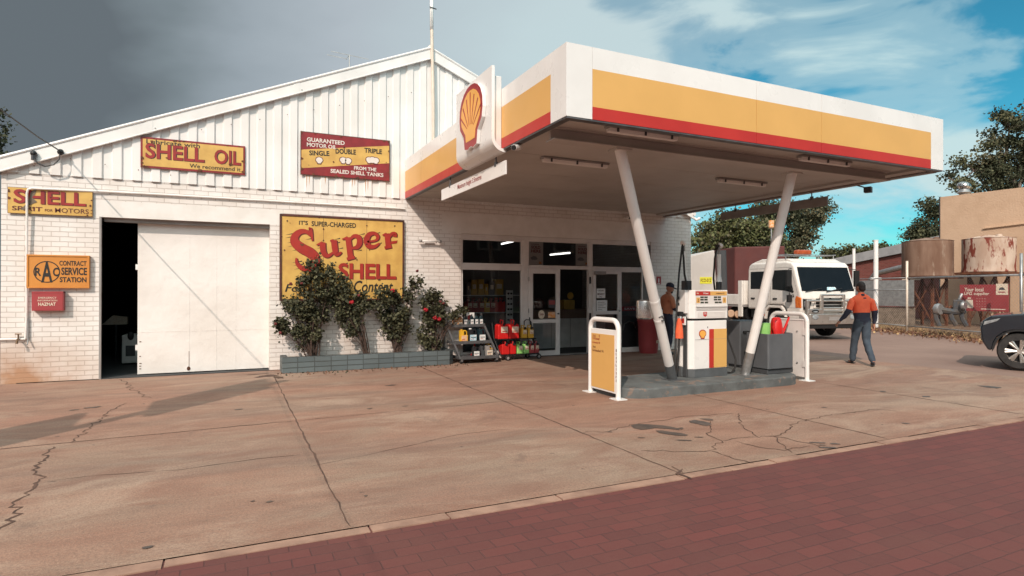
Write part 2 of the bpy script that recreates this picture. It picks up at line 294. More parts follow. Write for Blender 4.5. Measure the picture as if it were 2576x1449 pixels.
# ---------------------------------------------------------------- mesh builder
class MB:
    def __init__(s): s.v = []; s.f = []; s.m = []; s.s = []
    def add(s, vs, fs, m, sm=False):
        n = len(s.v); s.v += [tuple(x) for x in vs]
        for f in fs: s.f.append(tuple(i + n for i in f)); s.m.append(m); s.s.append(sm)
        return s
    def box(s, x0, x1, y0, y1, z0, z1, m):
        vs = [(x, y, z) for z in (z0, z1) for y in (y0, y1) for x in (x0, x1)]
        return s.add(vs, [(0, 2, 3, 1), (4, 5, 7, 6), (0, 1, 5, 4), (2, 6, 7, 3), (0, 4, 6, 2), (1, 3, 7, 5)], m)
    def obox(s, c, size, rot, m):
        R = rot if isinstance(rot, M) else M.Rotation(rot, 3, 'Z'); hx, hy, hz = (q / 2 for q in size); c = V(c)
        vs = [c + R @ V((x, y, z)) for z in (-hz, hz) for y in (-hy, hy) for x in (-hx, hx)]
        return s.add(vs, [(0, 2, 3, 1), (4, 5, 7, 6), (0, 1, 5, 4), (2, 6, 7, 3), (0, 4, 6, 2), (1, 3, 7, 5)], m)
    def tube(s, pts, r, m, seg=8, cap=True, sm=True):
        pts = [V(p) for p in pts]; n = len(pts); rs = r if isinstance(r, (list, tuple)) else [r] * n
        vs = []; d0 = (pts[1] - pts[0]).normalized(); a = d0.orthogonal().normalized()
        for i, p in enumerate(pts):
            d = ((pts[min(i + 1, n - 1)] - p).normalized() + (p - pts[max(i - 1, 0)]).normalized()).normalized()
            a = (a - d * a.dot(d)).normalized(); b = d.cross(a)
            vs += [p + (a * math.cos(t) + b * math.sin(t)) * rs[i] for t in (2 * math.pi * k / seg for k in range(seg))]
        fs = [(i * seg + k, i * seg + (k + 1) % seg, (i + 1) * seg + (k + 1) % seg, (i + 1) * seg + k) for i in range(n - 1) for k in range(seg)]
        s.add(vs, fs, m, sm)
        if cap: s.add(vs[:seg], [tuple(range(seg))[::-1]], m); s.add(vs[-seg:], [tuple(range(seg))], m)
        return s
    def lathe(s, prof, c, m, seg=20, R=None, sm=True, mf=None, cap=True):
        c = V(c); R = R or M.Identity(3); vs = []
        for r, z in prof: vs += [c + R @ V((r * math.cos(t), r * math.sin(t), z)) for t in (2 * math.pi * k / seg for k in range(seg))]
        n = len(s.v); s.v += [tuple(x) for x in vs]
        for i in range(len(prof) - 1):
            for k in range(seg):
                s.f.append((n + i * seg + k, n + i * seg + (k + 1) % seg, n + (i + 1) * seg + (k + 1) % seg, n + (i + 1) * seg + k)); s.m.append(mf[i] if mf else m); s.s.append(sm)
        for i, fl in ((0, True), (len(prof) - 1, False)):
            if cap and prof[i][0] > 1e-5:
                idx = [n + i * seg + k for k in range(seg)]; s.f.append(tuple(idx[::-1] if fl else idx)); s.m.append(mf[min(i, len(mf) - 1)] if mf else m); s.s.append(False)
        return s
    def ball(s, c, r, m, seg=12, rg=7, R=None):
        rx, ry, rz = (r, r, r) if isinstance(r, (int, float)) else r; R = R or M.Identity(3); c = V(c); vs = []
        for i in range(rg + 1):
            a = math.pi * i / rg
            vs += [c + R @ V((rx * math.sin(a) * math.cos(t), ry * math.sin(a) * math.sin(t), -rz * math.cos(a))) for t in (2 * math.pi * k / seg for k in range(seg))]
        return s.add(vs, [(i * seg + k, i * seg + (k + 1) % seg, (i + 1) * seg + (k + 1) % seg, (i + 1) * seg + k) for i in range(rg) for k in range(seg)], m, True)
    def prism(s, poly, ext, m, mside=None, sm=False):
        poly = [V(p) for p in poly]; ext = V(ext); n = len(poly)
        s.add(poly + [p + ext for p in poly], [tuple(range(n))[::-1], tuple(range(n, 2 * n))], m)
        s.add(poly + [p + ext for p in poly], [(i, (i + 1) % n, n + (i + 1) % n, n + i) for i in range(n)], mside or m, sm)
        return s
    def quad(s, a, b, c, d, m): return s.add([a, b, c, d], [(0, 1, 2, 3)], m)
    def build(s, name, parent=None, bevel=0.0, recalc=True, seg=2, solid=0.0):
        me = bpy.data.meshes.new(name)
        inv = XF.get(parent.name) if parent else None
        vs = [tuple(inv @ V(x)) for x in s.v] if inv else s.v
        me.from_pydata(vs, [], s.f)
        names = []
        for q in s.m:
            if q not in names: names.append(q)
        for q in names: me.materials.append(MATS[q])
        ix = {q: i for i, q in enumerate(names)}
        me.polygons.foreach_set('material_index', [ix[q] for q in s.m]); me.polygons.foreach_set('use_smooth', s.s)
        if recalc:
            b = bmesh.new(); b.from_mesh(me); bmesh.ops.remove_doubles(b, verts=b.verts, dist=1e-5); bmesh.ops.recalc_face_normals(b, faces=b.faces)
            for e in b.edges:
                if len(e.link_faces) == 2 and e.calc_face_angle(0) > .62: e.smooth = False
            b.to_mesh(me); b.free()
        me.update()
        o = bpy.data.objects.new(name, me); COL.objects.link(o)
        if parent: o.parent = parent; XF[o.name] = inv
        if bevel:
            q = o.modifiers.new('bevel', 'BEVEL'); q.width = bevel; q.segments = seg; q.limit_method = 'ANGLE'; q.angle_limit = rad(40)
        return o
XF = {}
def tag(o, label, cat, group=None, kind=None):
    if label: o['label'] = label
    if cat: o['category'] = cat
    if group: o['group'] = group
    if kind: o['kind'] = kind
    return o
def thing(name, label, cat, loc=(0, 0, 0), rz=0.0, group=None, local=False):
    o = bpy.data.objects.new(name, None); COL.objects.link(o); o.location = loc; o.rotation_euler = (0, 0, rz); o.empty_display_size = .2
    XF[o.name] = None if local else (M.Translation(loc) @ M.Rotation(rz, 4, 'Z')).inverted()
    return tag(o, label, cat, group)
def kids(o): return [x for x in COL.objects if x.parent == o]
def dup(root, loc, rz, label, group=None):
    def cp(o, par):
        c = o.copy(); COL.objects.link(c); XF[c.name] = XF.get(o.name)
        if par: c.parent = par
        for ch in kids(o): cp(ch, c)
        return c
    r = cp(root, None); r.location = loc; r.rotation_euler = (0, 0, rz); r['label'] = label
    if group: r['group'] = group
    return r
class PL:
    """a flat working plane: a to the right, b up, d out of it"""
    def __init__(s, o, ex=(1, 0, 0), ey=(0, 0, 1)): s.o = V(o); s.ex = V(ex).normalized(); s.ey = V(ey).normalized(); s.n = s.ex.cross(s.ey)
    def p(s, a, b, d=0.0): return s.o + s.ex * a + s.ey * b + s.n * d
    def rect(s, mb, a0, b0, a1, b1, d0, d1, m, ms=None): return mb.prism([s.p(a0, b0, d0), s.p(a1, b0, d0), s.p(a1, b1, d0), s.p(a0, b1, d0)], s.n * (d1 - d0), m, ms)
    def poly(s, mb, pts, d0, d1, m, ms=None): return mb.prism([s.p(a, b, d0) for a, b in pts], s.n * (d1 - d0), m, ms)
    def sheet(s, mb, pts, d, m): return mb.add([s.p(a, b, d) for a, b in pts], [tuple(range(len(pts)))], m)
def text(mb, pl, s, a0, b0, wd, ht, d, m, bold=0.0, shear=0.0, rot=0.0, ext=0.002, arc=None):
    cu = bpy.data.curves.new('t', 'FONT'); cu.body = s; cu.size = 1.0; cu.offset = bold; cu.shear = shear; cu.resolution_u = 3
    ob = bpy.data.objects.new('t', cu); me = bpy.data.meshes.new_from_object(ob)
    vs = [v.co.copy() for v in me.vertices]; fs = [tuple(p.vertices) for p in me.polygons]
    bpy.data.objects.remove(ob); bpy.data.curves.remove(cu); bpy.data.meshes.remove(me)
    x0 = min(v.x for v in vs); x1 = max(v.x for v in vs); y0 = min(v.y for v in vs); y1 = max(v.y for v in vs)
    c, sn = math.cos(rot), math.sin(rot); out = []
    for v in vs:
        x = (v.x - x0) / (x1 - x0) * wd; y = (v.y - y0) / (y1 - y0) * ht
        if arc: y += arc * (1 - (2 * x / wd - 1) ** 2)
        out.append(pl.p(a0 + x * c - y * sn, b0 + x * sn + y * c, d + ext))
    mb.add(out, fs, m)
    return mb
def bar(mb, a, b, w_, m): # square section bar
    return mb.tube([a, b], w_ * .7071, m, seg=4, sm=False)
HALF = [(0, 1), (.15, .985), (.29, .93), (.41, .835), (.485, .70), (.5, .54), (.465, .385), (.34, .27), (.30, .235), (.275, .11), (.255, .03), (.09, .0), (.06, .025), (0, .03)]
def pecten(mb, pl, ca, cb, h, d, th, red='shell_red', yel='shell_yellow', white='white_gloss', ribs=True):
    full = [(x, y) for x, y in HALF] + [(-x, y) for x, y in HALF[-2:0:-1]]
    S = lambda q, k=1.0, dy=0.0: [(ca + x * h * k, cb + ((y - .5) * k + .5 + dy) * h) for x, y in q]
    if th > .01: pl.poly(mb, S(full, 1.015), d, d + th * .96, white)
    pl.poly(mb, S(full), d, d + th, red, white if th > .01 else None)
    inn = [(0, .915), (.12, .905), (.235, .855), (.335, .77), (.40, .66), (.415, .53), (.385, .425), (.265, .30), (.215, .255), (.19, .13), (0, .125)]
    f2 = inn + [(-x, y) for x, y in inn[-2:0:-1]]
    pl.poly(mb, S(f2), d + th, d + th + .004, yel)
    if ribs:
        for k in range(-3, 4):
            a = k * .27 + 0; tx, ty = .0 + math.sin(a) * .62, .28 + math.cos(a) * (.60 - .05 * abs(k))
            bx, by = math.sin(a) * .14 + k * .012, .26 + math.cos(a) * .12
            nx, ny = math.cos(a), -math.sin(a)
            pl.poly(mb, S([(bx - nx * .004, by - ny * .004), (bx + nx * .004, by + ny * .004), (tx + nx * .016, ty + ny * .016), (tx - nx * .016, ty - ny * .016)]), d + th + .004, d + th + .007, red)
FA = PL((0, 0, 0))           # the facade: a = x, b = z
# ================================================================ the ground
g = MB(); g.add([(-400, -400, -.03), (900, -400, -.03), (900, 900, -.03), (-400, 900, -.03)], [(0, 1, 2, 3)], 'bitumen')
tag(g.build('ground', recalc=False), None, None, None, 'structure')
def gsheet(mb, x0, x1, y0, y1, z, m): mb.add([(x0, y0, z), (x1, y0, z), (x1, y1, z), (x0, y1, z)], [(0, 1, 2, 3)], m)
def crack(mb, pts, wd, jit=.02, z=.003, step=.12, m='crack'):
    P = []
    for a, b in zip(pts, pts[1:]):
        a, b = V((a[0], a[1], 0)), V((b[0], b[1], 0)); n = max(1, int((b - a).length / step)); d = (b - a).normalized(); nn = V((-d.y, d.x, 0))
        for i in range(n): P.append(a + (b - a) * (i / n) + nn * random.gauss(0, jit))
    P.append(V((pts[-1][0], pts[-1][1], 0))); vs = []
    for i, p in enumerate(P):
        d = (P[min(i + 1, len(P) - 1)] - P[max(i - 1, 0)]).normalized(); nn = V((-d.y, d.x, 0)); k = wd * .8 * random.uniform(.3, 1.0) * (.25 if i in (0, len(P) - 1) else 1)
        vs += [p + nn * k / 2 + V((0, 0, z)), p - nn * k / 2 + V((0, 0, z))]
    mb.add(vs, [(2 * i, 2 * i + 1, 2 * i + 3, 2 * i + 2) for i in range(len(P) - 1)], m)
def gp(*uv): return [G(u, v) for u, v in uv]
def q5(*zz): return [G(1288 + a * .5, 894.4 + b * .5) for a, b in zz]
def q4(*zz): return [G(a * .5, 894.4 + b * .5) for a, b in zz]
f = MB(); gsheet(f, -16, 13.2, -8.56, 0.0, 0, 'concrete')
for x in (.74, 3.56, 6.42, 9.28): crack(f, [(x, -.6), (x + random.uniform(-.015, .015), -4), (x, -8.54)], .030, .005)
crack(f, [(-9, -5.12), (-2, -5.08), (.74, -4.95)], .035, .008); crack(f, [(.74, -4.95), (3.56, -4.86)], .018, .006); crack(f, [(3.9, -5.6), (3.56, -4.86)], .02, .02)
crack(f, q4((0, 880), (90, 800), (75, 740), (180, 660), (205, 600), (175, 590), (215, 530), (255, 500), (230, 490), (270, 460)), .038, .022, .003, .05)
crack(f, q4((365, 435), (430, 380), (520, 310), (540, 285), (600, 255), (640, 240)), .026, .018, .003, .05)
crack(f, q4((520, 300), (570, 302)), .02); crack(f, q4((600, 120), (640, 150), (700, 195), (765, 215)), .03, .03)
crack(f, q4((205, 635), (480, 605), (900, 575), (1300, 520), (1520, 500)), .014, .006); crack(f, q4((1560, 560), (1900, 490), (2300, 400), (2560, 370)), .012, .008)
for c in (((350, 390), (480, 383), (600, 350), (850, 308), (1130, 290)), ((1130, 290), (1150, 340), (1180, 378), (1235, 412), (1330, 405), (1400, 370), (1410, 345), (1450, 330)), ((1310, 405), (1350, 450), (1410, 490)), ((1000, 478), (1060, 430), (985, 400), (1000, 330)), ((1000, 478), (1120, 520), (1220, 545)), ((1130, 432), (1240, 462), (1370, 478), (1500, 455)), ((650, 480), (760, 482), (900, 485), (1000, 478)), ((1450, 330), (1600, 300), (1850, 272), (1940, 280)), ((1060, 430), (1160, 410), (1235, 412)), ((1300, 400), (1480, 440), (1600, 470))):
    crack(f, q5(*c), .024, .018, .003, .07)
crack(f, q5((850, 570), (820, 600), (905, 620)), .07, .04); crack(f, q5((800, 560), (860, 590)), .10, .03, .004)
def blot(mb, c, rx, ry, rot, m, z=.005, n=14):
    c = V((c[0], c[1], z)); vs = [c + V((rx * math.cos(t) * math.cos(rot) - ry * math.sin(t) * math.sin(rot), rx * math.cos(t) * math.sin(rot) + ry * math.sin(t) * math.cos(rot), 0)) * random.uniform(.65, 1.15) * 1 if False else c + (M.Rotation(rot, 3, 'Z') @ V((rx * math.cos(t), ry * math.sin(t), 0))) * random.uniform(.6, 1.15) for t in (2 * math.pi * k / n for k in range(n))]
    mb.add(vs, [tuple(range(n))], m)
def stain(mb, zz_, m='oil', z=.005):
    q = q5(*zz_); mb.add([V((v.x + random.gauss(0, .012), v.y + random.gauss(0, .012), z)) for v in q], [tuple(range(len(q)))], m)
stain(f, ((600, 352), (625, 344), (690, 346), (760, 352), (800, 360), (838, 367), (842, 377), (812, 373), (770, 370), (720, 366), (690, 372), (650, 374), (612, 366)))
stain(f, ((715, 376), (760, 378), (800, 386), (850, 392), (880, 399), (872, 405), (830, 403), (780, 398), (740, 388)))
stain(f, ((884, 330), (925, 326), (960, 334), (1000, 340), (1010, 348), (985, 357), (955, 352), (930, 344), (900, 340)))
stain(f, ((945, 318), (985, 316), (1020, 322), (1012, 328), (975, 326))); stain(f, ((830, 366), (850, 362), (862, 368), (848, 374)), 'oil', .006)
for (a, b), rx, ry in (((490, 385), .04, .02), ((650, 415), .04, .02), ((870, 428), .10, .025), ((940, 412), .05, .02), ((1590, 465), .10, .03), ((1540, 440), .09, .03), ((1620, 445), .06, .025), ((1560, 452), .04, .02), ((1570, 262), .05, .02), ((1980, 342), .06, .025)):
    blot(f, q5((a, b))[0], rx, ry, -.55, 'oil')
stain(f, ((2340, 152), (2400, 154), (2465, 162), (2440, 166), (2380, 160))); stain(f, ((2060, 204), (2100, 206), (2112, 211), (2070, 210))); stain(f, ((1845, 178), (1875, 180), (1880, 184), (1850, 183)))
for (a, b), rx, ry in (((1270, 735), .02, .012), ((1355, 737), .03, .02), ((1840, 708), .015, .015), ((740, 968), .04, .02), ((465, 262), .10, .05), ((370, 275), .06, .03), ((1200, 272), .07, .03), ((1970, 150), .12, .05), ((1860, 268), .04, .03), ((2040, 255), .05, .02)):
    blot(f, q4((a, b))[0], rx, ry, .2, 'oil')
blot(f, (.62, -.78), .20, .16, .3, 'crack', .004); blot(f, (.45, -.45), .22, .05, .2, 'crack', .004); blot(f, (.80, -1.05), .10, .2, .3, 'soil', .006)
tag(f.build('forecourt', recalc=False), None, None, None, 'structure')
k = MB(); x = -16.0
while x < 14:
    wd = random.choice((.38, .55, .9, 1.2)); k.box(x, x + wd - .012, -8.675 + random.uniform(-.012, .012), -8.566, -.08, random.uniform(-.008, .002), 'kerb'); x += wd
tag(k.build('kerb'), None, None, None, 'structure')
p = MB(); gsheet(p, -16, 30, -14.2, -8.57, -.010, 'pavers'); tag(p.build('footpath', recalc=False), None, None, None, 'structure')
vg = MB()
pts = [(21.3, -7), (22.2, -3), (23.0, 1), (24.5, 5.5), (26.5, 9.5), (24, 18)]
for a, b in zip(pts, pts[1:]): vg.add([(a[0], a[1], -.012), (a[0] + 30, a[1], -.012), (b[0] + 30, b[1], -.012), (b[0], b[1], -.012)], [(0, 1, 2, 3)], 'verge')
tag(vg.build('verge', recalc=False), None, None, None, 'structure')

# ================================================================ service station building
XL, XR, AX, HB = -3.45, 11.35, 3.95, 3.56
RT = lambda x: 6.87 - .42 * abs(x - AX)
bd = thing('service_station', 'white brick and corrugated steel workshop and shop with a gabled roof', 'building', (AX, 0, 0))
def grid_wall(mb, xs, zs, mfun, y0, y1):
    cell = lambda i, j: mfun((xs[i] + xs[i + 1]) / 2, (zs[j] + zs[j + 1]) / 2) if 0 <= i < len(xs) - 1 and 0 <= j < len(zs) - 1 else None
    for i in range(len(xs) - 1):
        for j in range(len(zs) - 1):
            m = cell(i, j)
            if not m: continue
            a, b, c, d = xs[i], xs[i + 1], zs[j], zs[j + 1]
            mb.add([(a, y0, c), (b, y0, c), (b, y0, d), (a, y0, d)], [(0, 1, 2, 3)], m); mb.add([(a, y1, c), (b, y1, c), (b, y1, d), (a, y1, d)], [(3, 2, 1, 0)], m)
            if not cell(i - 1, j): mb.add([(a, y0, c), (a, y1, c), (a, y1, d), (a, y0, d)], [(3, 2, 1, 0)], m)
            if not cell(i + 1, j): mb.add([(b, y0, c), (b, y1, c), (b, y1, d), (b, y0, d)], [(0, 1, 2, 3)], m)
            if not cell(i, j - 1): mb.add([(a, y0, c), (b, y0, c), (b, y1, c), (a, y1, c)], [(3, 2, 1, 0)], m)
            if not cell(i, j + 1): mb.add([(a, y0, d), (b, y0, d), (b, y1, d), (a, y1, d)], [(0, 1, 2, 3)], m)
wl = MB()
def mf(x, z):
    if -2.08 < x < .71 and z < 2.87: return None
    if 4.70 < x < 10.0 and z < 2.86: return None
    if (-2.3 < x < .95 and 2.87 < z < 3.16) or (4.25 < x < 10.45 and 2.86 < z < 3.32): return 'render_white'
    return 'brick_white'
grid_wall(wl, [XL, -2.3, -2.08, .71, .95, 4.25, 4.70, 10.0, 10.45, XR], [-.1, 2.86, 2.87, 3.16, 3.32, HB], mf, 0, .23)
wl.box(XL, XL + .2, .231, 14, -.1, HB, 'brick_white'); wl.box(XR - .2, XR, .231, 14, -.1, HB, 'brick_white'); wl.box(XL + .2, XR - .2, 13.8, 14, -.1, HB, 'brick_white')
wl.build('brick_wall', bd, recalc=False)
iw = MB()
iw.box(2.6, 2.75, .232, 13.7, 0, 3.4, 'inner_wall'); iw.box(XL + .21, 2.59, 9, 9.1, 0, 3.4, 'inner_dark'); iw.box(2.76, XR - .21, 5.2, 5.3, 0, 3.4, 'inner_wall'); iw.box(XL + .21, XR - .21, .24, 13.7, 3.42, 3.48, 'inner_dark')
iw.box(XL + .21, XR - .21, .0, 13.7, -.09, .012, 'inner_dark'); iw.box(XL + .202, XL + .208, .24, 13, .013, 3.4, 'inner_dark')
iw.build('inner_wall', bd)
cl = MB(); x = XL + .01; per = .296; prof = []
x = -3.223 - per
while x < XR:
    prof += [(x + .012, -.006), (x + .135, -.006), (x + .160, -.036), (x + .288, -.036)]; x += per
prof = [(min(max(a, XL + .01), XR - .01), b) for a, b in prof]
for (a, ya), (b, yb) in zip(prof, prof[1:]):
    if b - a < 1e-4: continue
    cl.add([(a, ya, HB - .01), (b, yb, HB - .01), (b, yb, RT(b) - .10), (a, ya, RT(a) - .10)], [(0, 1, 2, 3)], 'cladding')
cl.box(XL + .05, XR - .05, .06, .1, HB - .02, HB + .02, 'inner_dark')
cl.prism([(XL + .1, .01, HB), (XR - .1, .01, HB), (AX, .01, RT(AX) - .12)], (0, .04, 0), 'inner_dark')
for a in range(26):   # screw heads
    xx = -3.223 + per * (a * 1.7 % 49) + .22; 
    if xx < XR - .3: cl.ball((xx, -.038, HB + .12 + (a * .37 % max(.2, RT(xx) - HB - .5))), .009, 'rust', 6, 4)
cl.build('gable_cladding', bd, recalc=False)
for sg in (-1, 1):
    r = MB(); e = XL if sg < 0 else XR
    r.prism([(e + sg * .12, 0, RT(e) - .06), (AX, 0, RT(AX) - .03), (AX, 0, RT(AX) - .005), (e + sg * .12, 0, RT(e) - .035)], (0, 14.1, 0), 'roof_metal'); r.build('roof', bd)
    b = MB(); dz = .235
    b.prism([(e + sg * .02, -.10, RT(e) - dz), (AX, -.10, RT(AX) - dz), (AX, -.10, RT(AX)), (e + sg * .02, -.10, RT(e))], (0, .055, 0), 'white_metal')
    b.tube([(e + sg * .02, -.095, RT(e)), (AX, -.095, RT(AX))], .028, 'white_metal', 8); b.tube([(e + sg * .02, -.098, RT(e) - dz), (AX, -.098, RT(AX) - dz)], .014, 'white_metal', 6)
    for q in (.28, .62):   # lap sleeves
        xx = e + (AX - e) * q; b.prism([(xx, -.105, RT(xx) - dz - .012), (xx + .11, -.105, RT(xx + .11) - dz - .012), (xx + .11, -.105, RT(xx + .11) + .012), (xx, -.105, RT(xx) + .012)], (0, .02, 0), 'white_metal')
        b.ball((xx + .15, -.106, RT(xx + .15) - dz + .05), .012, 'galv', 6, 4)
    b.build('barge_board', bd)
c = MB(); c.tube([(AX, -.11, RT(AX) + .015), (AX, 14, RT(AX) + .015)], .05, 'white_metal', 10); c.build('ridge_cap', bd)
gt = MB(); gt.tube([(XR + .02, -.12, 3.66), (XR + .02, 14, 3.62)], .055, 'white_metal', 8); gt.tube([(XR + .03, -.02, 3.6), (XR + .10, -.10, 3.5), (XR + .2, -.12, 3.55)], .04, 'white_metal', 8); gt.build('gutter', bd); gt = MB(); gt.tube([(XL - .05, -.08, 3.60), (XL - .05, 14, 3.58)], .05, 'galv', 8)
gt.box(XL - .10, XL - .01, -.06, .05, 3.50, 3.74, 'galv'); gt.build('gutter', bd)
# sliding garage door
d = MB(); d.box(-1.53, .80, .232, .275, .03, 2.95, 'door_white')
for xx in (-.70, -.24, .10): d.box(xx, xx + .012, .2285, .2325, .04, 2.95, 'door_white')
d.box(-1.52, .8, .2285, .2325, .80, .806, 'door_white')
for z in (2.0, .52): d.box(-1.565, -1.53, .235, .26, z - .05, z + .05, 'white_metal')
for z, s in ((.62, .03), (.35, .025), (.22, .035), (.17, .03), (.12, .03)): d.box(-1.50, -1.50 + s, .2275, .2322, z, z + .014, 'rust')
d.box(-.698, -.69, .2272, .2285, .06, .42, 'rust'); d.ball((-.70, .228, .09), (.03, .003, .04), 'rust')
d.build('sliding_door', bd)
dj = MB(); dj.box(-2.084, -2.05, -.004, .05, .0, 2.874, 'trim_grey'); dj.box(-2.03, .80, .1, .228, 2.80, 2.868, 'trim_grey'); dj.build('door_frame', bd, .004)
# shopfront joinery
FY0, FY1 = .03, .10
def frame(name, x0, x1, z0, z1, w_=.05, y0=FY0, y1=FY1, parent=bd, m='frame_white', mid=None, pane='pane_glass'):
    fb = MB()
    fb.box(x0, x0 + w_, y0, y1, z0, z1, m); fb.box(x1 - w_, x1, y0, y1, z0, z1, m); fb.box(x0 + w_, x1 - w_, y0, y1, z1 - w_, z1, m); fb.box(x0 + w_, x1 - w_, y0, y1, z0, z0 + w_, m)
    if mid: fb.box(x0 + w_, x1 - w_, y0, y1, mid, mid + .085, m)
    fo = fb.build(name, parent, .004)
    yy = (y0 + y1) / 2
    for a, b in (((z0 + w_, mid), (mid + .085, z1 - w_)) if mid else ((z0 + w_, z1 - w_),)):
        pb = MB(); pb.add([(x0 + w_, yy, a), (x1 - w_, yy, a), (x1 - w_, yy, b), (x0 + w_, yy, b)], [(0, 1, 2, 3)], pane); pb.build('pane', fo, recalc=False)
    return fo
sf = MB()
sf.box(4.704, 9.996, FY0 - .012, FY1 + .03, 2.775, 2.856, 'frame_white')
for x0, x1 in ((6.265, 6.40), (8.10, 8.185), (9.775, 9.996)): sf.box(x0, x1, FY0 - .012, FY1 + .03, .0, 2.775, 'frame_white' if x1 < 9.9 else 'inner_wall')
sf.box(4.704, 9.775, FY0 - .008, FY1 + .02, 2.10, 2.155, 'frame_white'); sf.box(4.704, 6.265, -.01, .16, 0, .13, 'brick_white'); sf.box(7.27, 8.1, .0, .2, .0, .025, 'trim_grey'); sf.box(9.05, 9.775, -.01, .12, 0, .07, 'frame_white')
sf.build('shopfront_frame', bd, .004)
frame('window', 4.704, 6.265, 2.155, 2.775); frame('window', 4.704, 6.265, .13, 2.10)
frame('window', 6.40, 8.10, 2.155, 2.775, .03); frame('window', 8.185, 9.775, 2.155, 2.775, .03); frame('window', 9.05, 9.775, .07, 2.10, .045)
d1 = frame('door', 6.405, 7.262, .02, 2.10, .115, .0, .045, mid=.80); 
hb = MB(); hb.lathe([(.02, 0), (.02, .03), (.012, .05)], (7.205, -.0, 1.02), 'dark_plastic', 10, M.Rotation(rad(90), 3, 'X')); hb.build('handle', d1)
for z in (.35, 1.05, 1.8): hb = MB(); hb.tube([(6.402, -.012, z), (6.402, -.012, z + .1)], .012, 'galv', 8); hb.build('hinge', d1)
d2 = frame('door', 8.19, 9.045, .06, 2.10, .10, -.01, .035, mid=.98)
hb = MB(); hb.tube([(8.99, -.01, 1.05), (8.99, -.06, 1.07), (8.93, -.065, 1.09)], .012, 'galv', 8); hb.box(8.965, 9.015, -.015, -.009, .95, 1.15, 'frame_white'); hb.build('handle', d2)
hb = MB(); hb.box(8.22, 8.55, -.075, -.011, 1.98, 2.06, 'trim_grey'); hb.build('door_closer', d2, .006)
for z in (.85, 1.75): hb = MB(); hb.box(8.105, 8.15, FY0 - .03, FY0 - .013, z, z + .17, 'black'); hb.build('hinge', d2)
# stickers and paper notices on the doors
def sign_text(parent, name, pl, items, m0=None, rects=()):
    t = MB()
    for r in rects: pl.rect(t, *r)
    for it in items: text(t, pl, *it[:1], *it[1:6], it[6], *it[7:])
    return t.build(name, parent, recalc=False)
DP = PL((0, -.013, 0))
t = MB(); DP.rect(t, 8.30, 1.39, 8.56, 1.63, -.0, .003, 'label_white'); DP.rect(t, 8.30, 1.06, 8.62, 1.34, -.0, .003, 'label_white')
text(t, DP, '1 HOUR', 8.33, 1.56, .18, .04, .004, 'black', .02); text(t, DP, 'EMERGENCY', 8.32, 1.47, .22, .045, .004, 'letter_maroon', .02); text(t, DP, 'CALL', 8.37, 1.41, .10, .03, .004, 'black', .02)
for i in range(5): DP.rect(t, 8.34, 1.28 - i * .045, 8.34 + (.20, .24, .17, .23, .12)[i], 1.292 - i * .045, .0035, .0045, 'trim_grey')
t.build('notice', d2, recalc=False)
t = MB(); DQ = PL((0, .018, 0)); cx, cz = 6.76, 1.005
DQ.poly(t, [(cx + .085 * math.cos(a * .35), cz + .105 * math.sin(a * .35)) for a in range(18)], 0, .003, 'label_cream'); text(t, DQ, 'OPEN', cx - .055, cz - .02, .11, .045, .004, 'poster_red', .03)
DQ.rect(t, 6.94, .92, 7.14, 1.06, 0, .003, 'label_orange'); DQ.rect(t, 6.95, 1.16, 7.14, 1.36, 0, .003, 'dark_grey'); DQ.rect(t, 6.96, 1.24, 7.13, 1.34, .003, .005, 'poster_red'); t.build('sticker', d1, recalc=False)

# ---- water pipe with tap, fixed along the wall
wp = MB(); wp.tube([(3.4, -.03, 3.335), (-1.1, -.03, 3.325), (-1.9, -.03, 3.318), (-3.02, -.08, 3.29), (-3.07, -.085, 3.27), (-3.085, -.085, 3.2), (-3.09, -.06, 2.2), (-3.095, -.03, 1.2), (-3.11, -.03, .76)], .019, 'white_paint', 8)
wp.tube([(-3.5, -.03, .755), (-3.11, -.03, .75)], .018, 'white_paint', 8)
wp.tube([(-3.075, -.03, 1.1), (-3.075, -.03, .74), (-3.07, -.09, .66)], .010, 'galv', 8)
wpo = wp.build('water_pipe', bd)
tp = MB(); tp.tube([(-3.20, -.03, .75), (-3.20, -.09, .75), (-3.20, -.13, .72), (-3.20, -.135, .68)], .018, 'brass', 8); tp.tube([(-3.20, -.06, .75), (-3.20, -.06, .83)], .012, 'brass', 8); tp.tube([(-3.245, -.06, .84), (-3.155, -.06, .84)], .010, 'brass', 8); tp.build('tap', wpo)
rs = MB()
for xx, l in ((1.38, .26), (1.43, .20), (1.74, .16), (2.28, .18), (2.33, .14), (2.55, .30), (2.60, .22)): FA.poly(rs, [(xx, 3.88), (xx + .022, 3.88), (xx + .016, 3.88 - l * .6), (xx + .008, 3.88 - l)], .0365, .0378, 'rust_streak')
rs.build('rust_marking', bd)

# ================================================================ enamel signs on the wall
def sgn(name, label, cat, x0, x1, z0, z1, d, th=.012):
    r = thing(name, label, cat, ((x0 + x1) / 2, -d, z0)); return r, PL((x0, -d, z0)), x1 - x0, z1 - z0
def chips(mb, pl, w_, h_, n, m='rust', d=.0135, big=.03):
    for _ in range(n):
        e = random.random(); a, b = random.uniform(0, w_), random.uniform(0, h_)
        if e < .7:
            s = random.choice('lrtb'); a = {'l': 0.02, 'r': w_ - .02}.get(s, a); b = {'t': h_ - .02, 'b': .02}.get(s, b)
        r = random.uniform(.25, 1) * big; k = 9
        pl.poly(mb, [(min(max(a + r * random.uniform(.5, 1.2) * math.cos(q * 6.283 / k), .002), w_ - .002), min(max(b + r * random.uniform(.4, 1.0) * math.sin(q * 6.283 / k), .002), h_ - .002)) for q in range(k)], d, d + .0012 + random.random() * .0008, m)
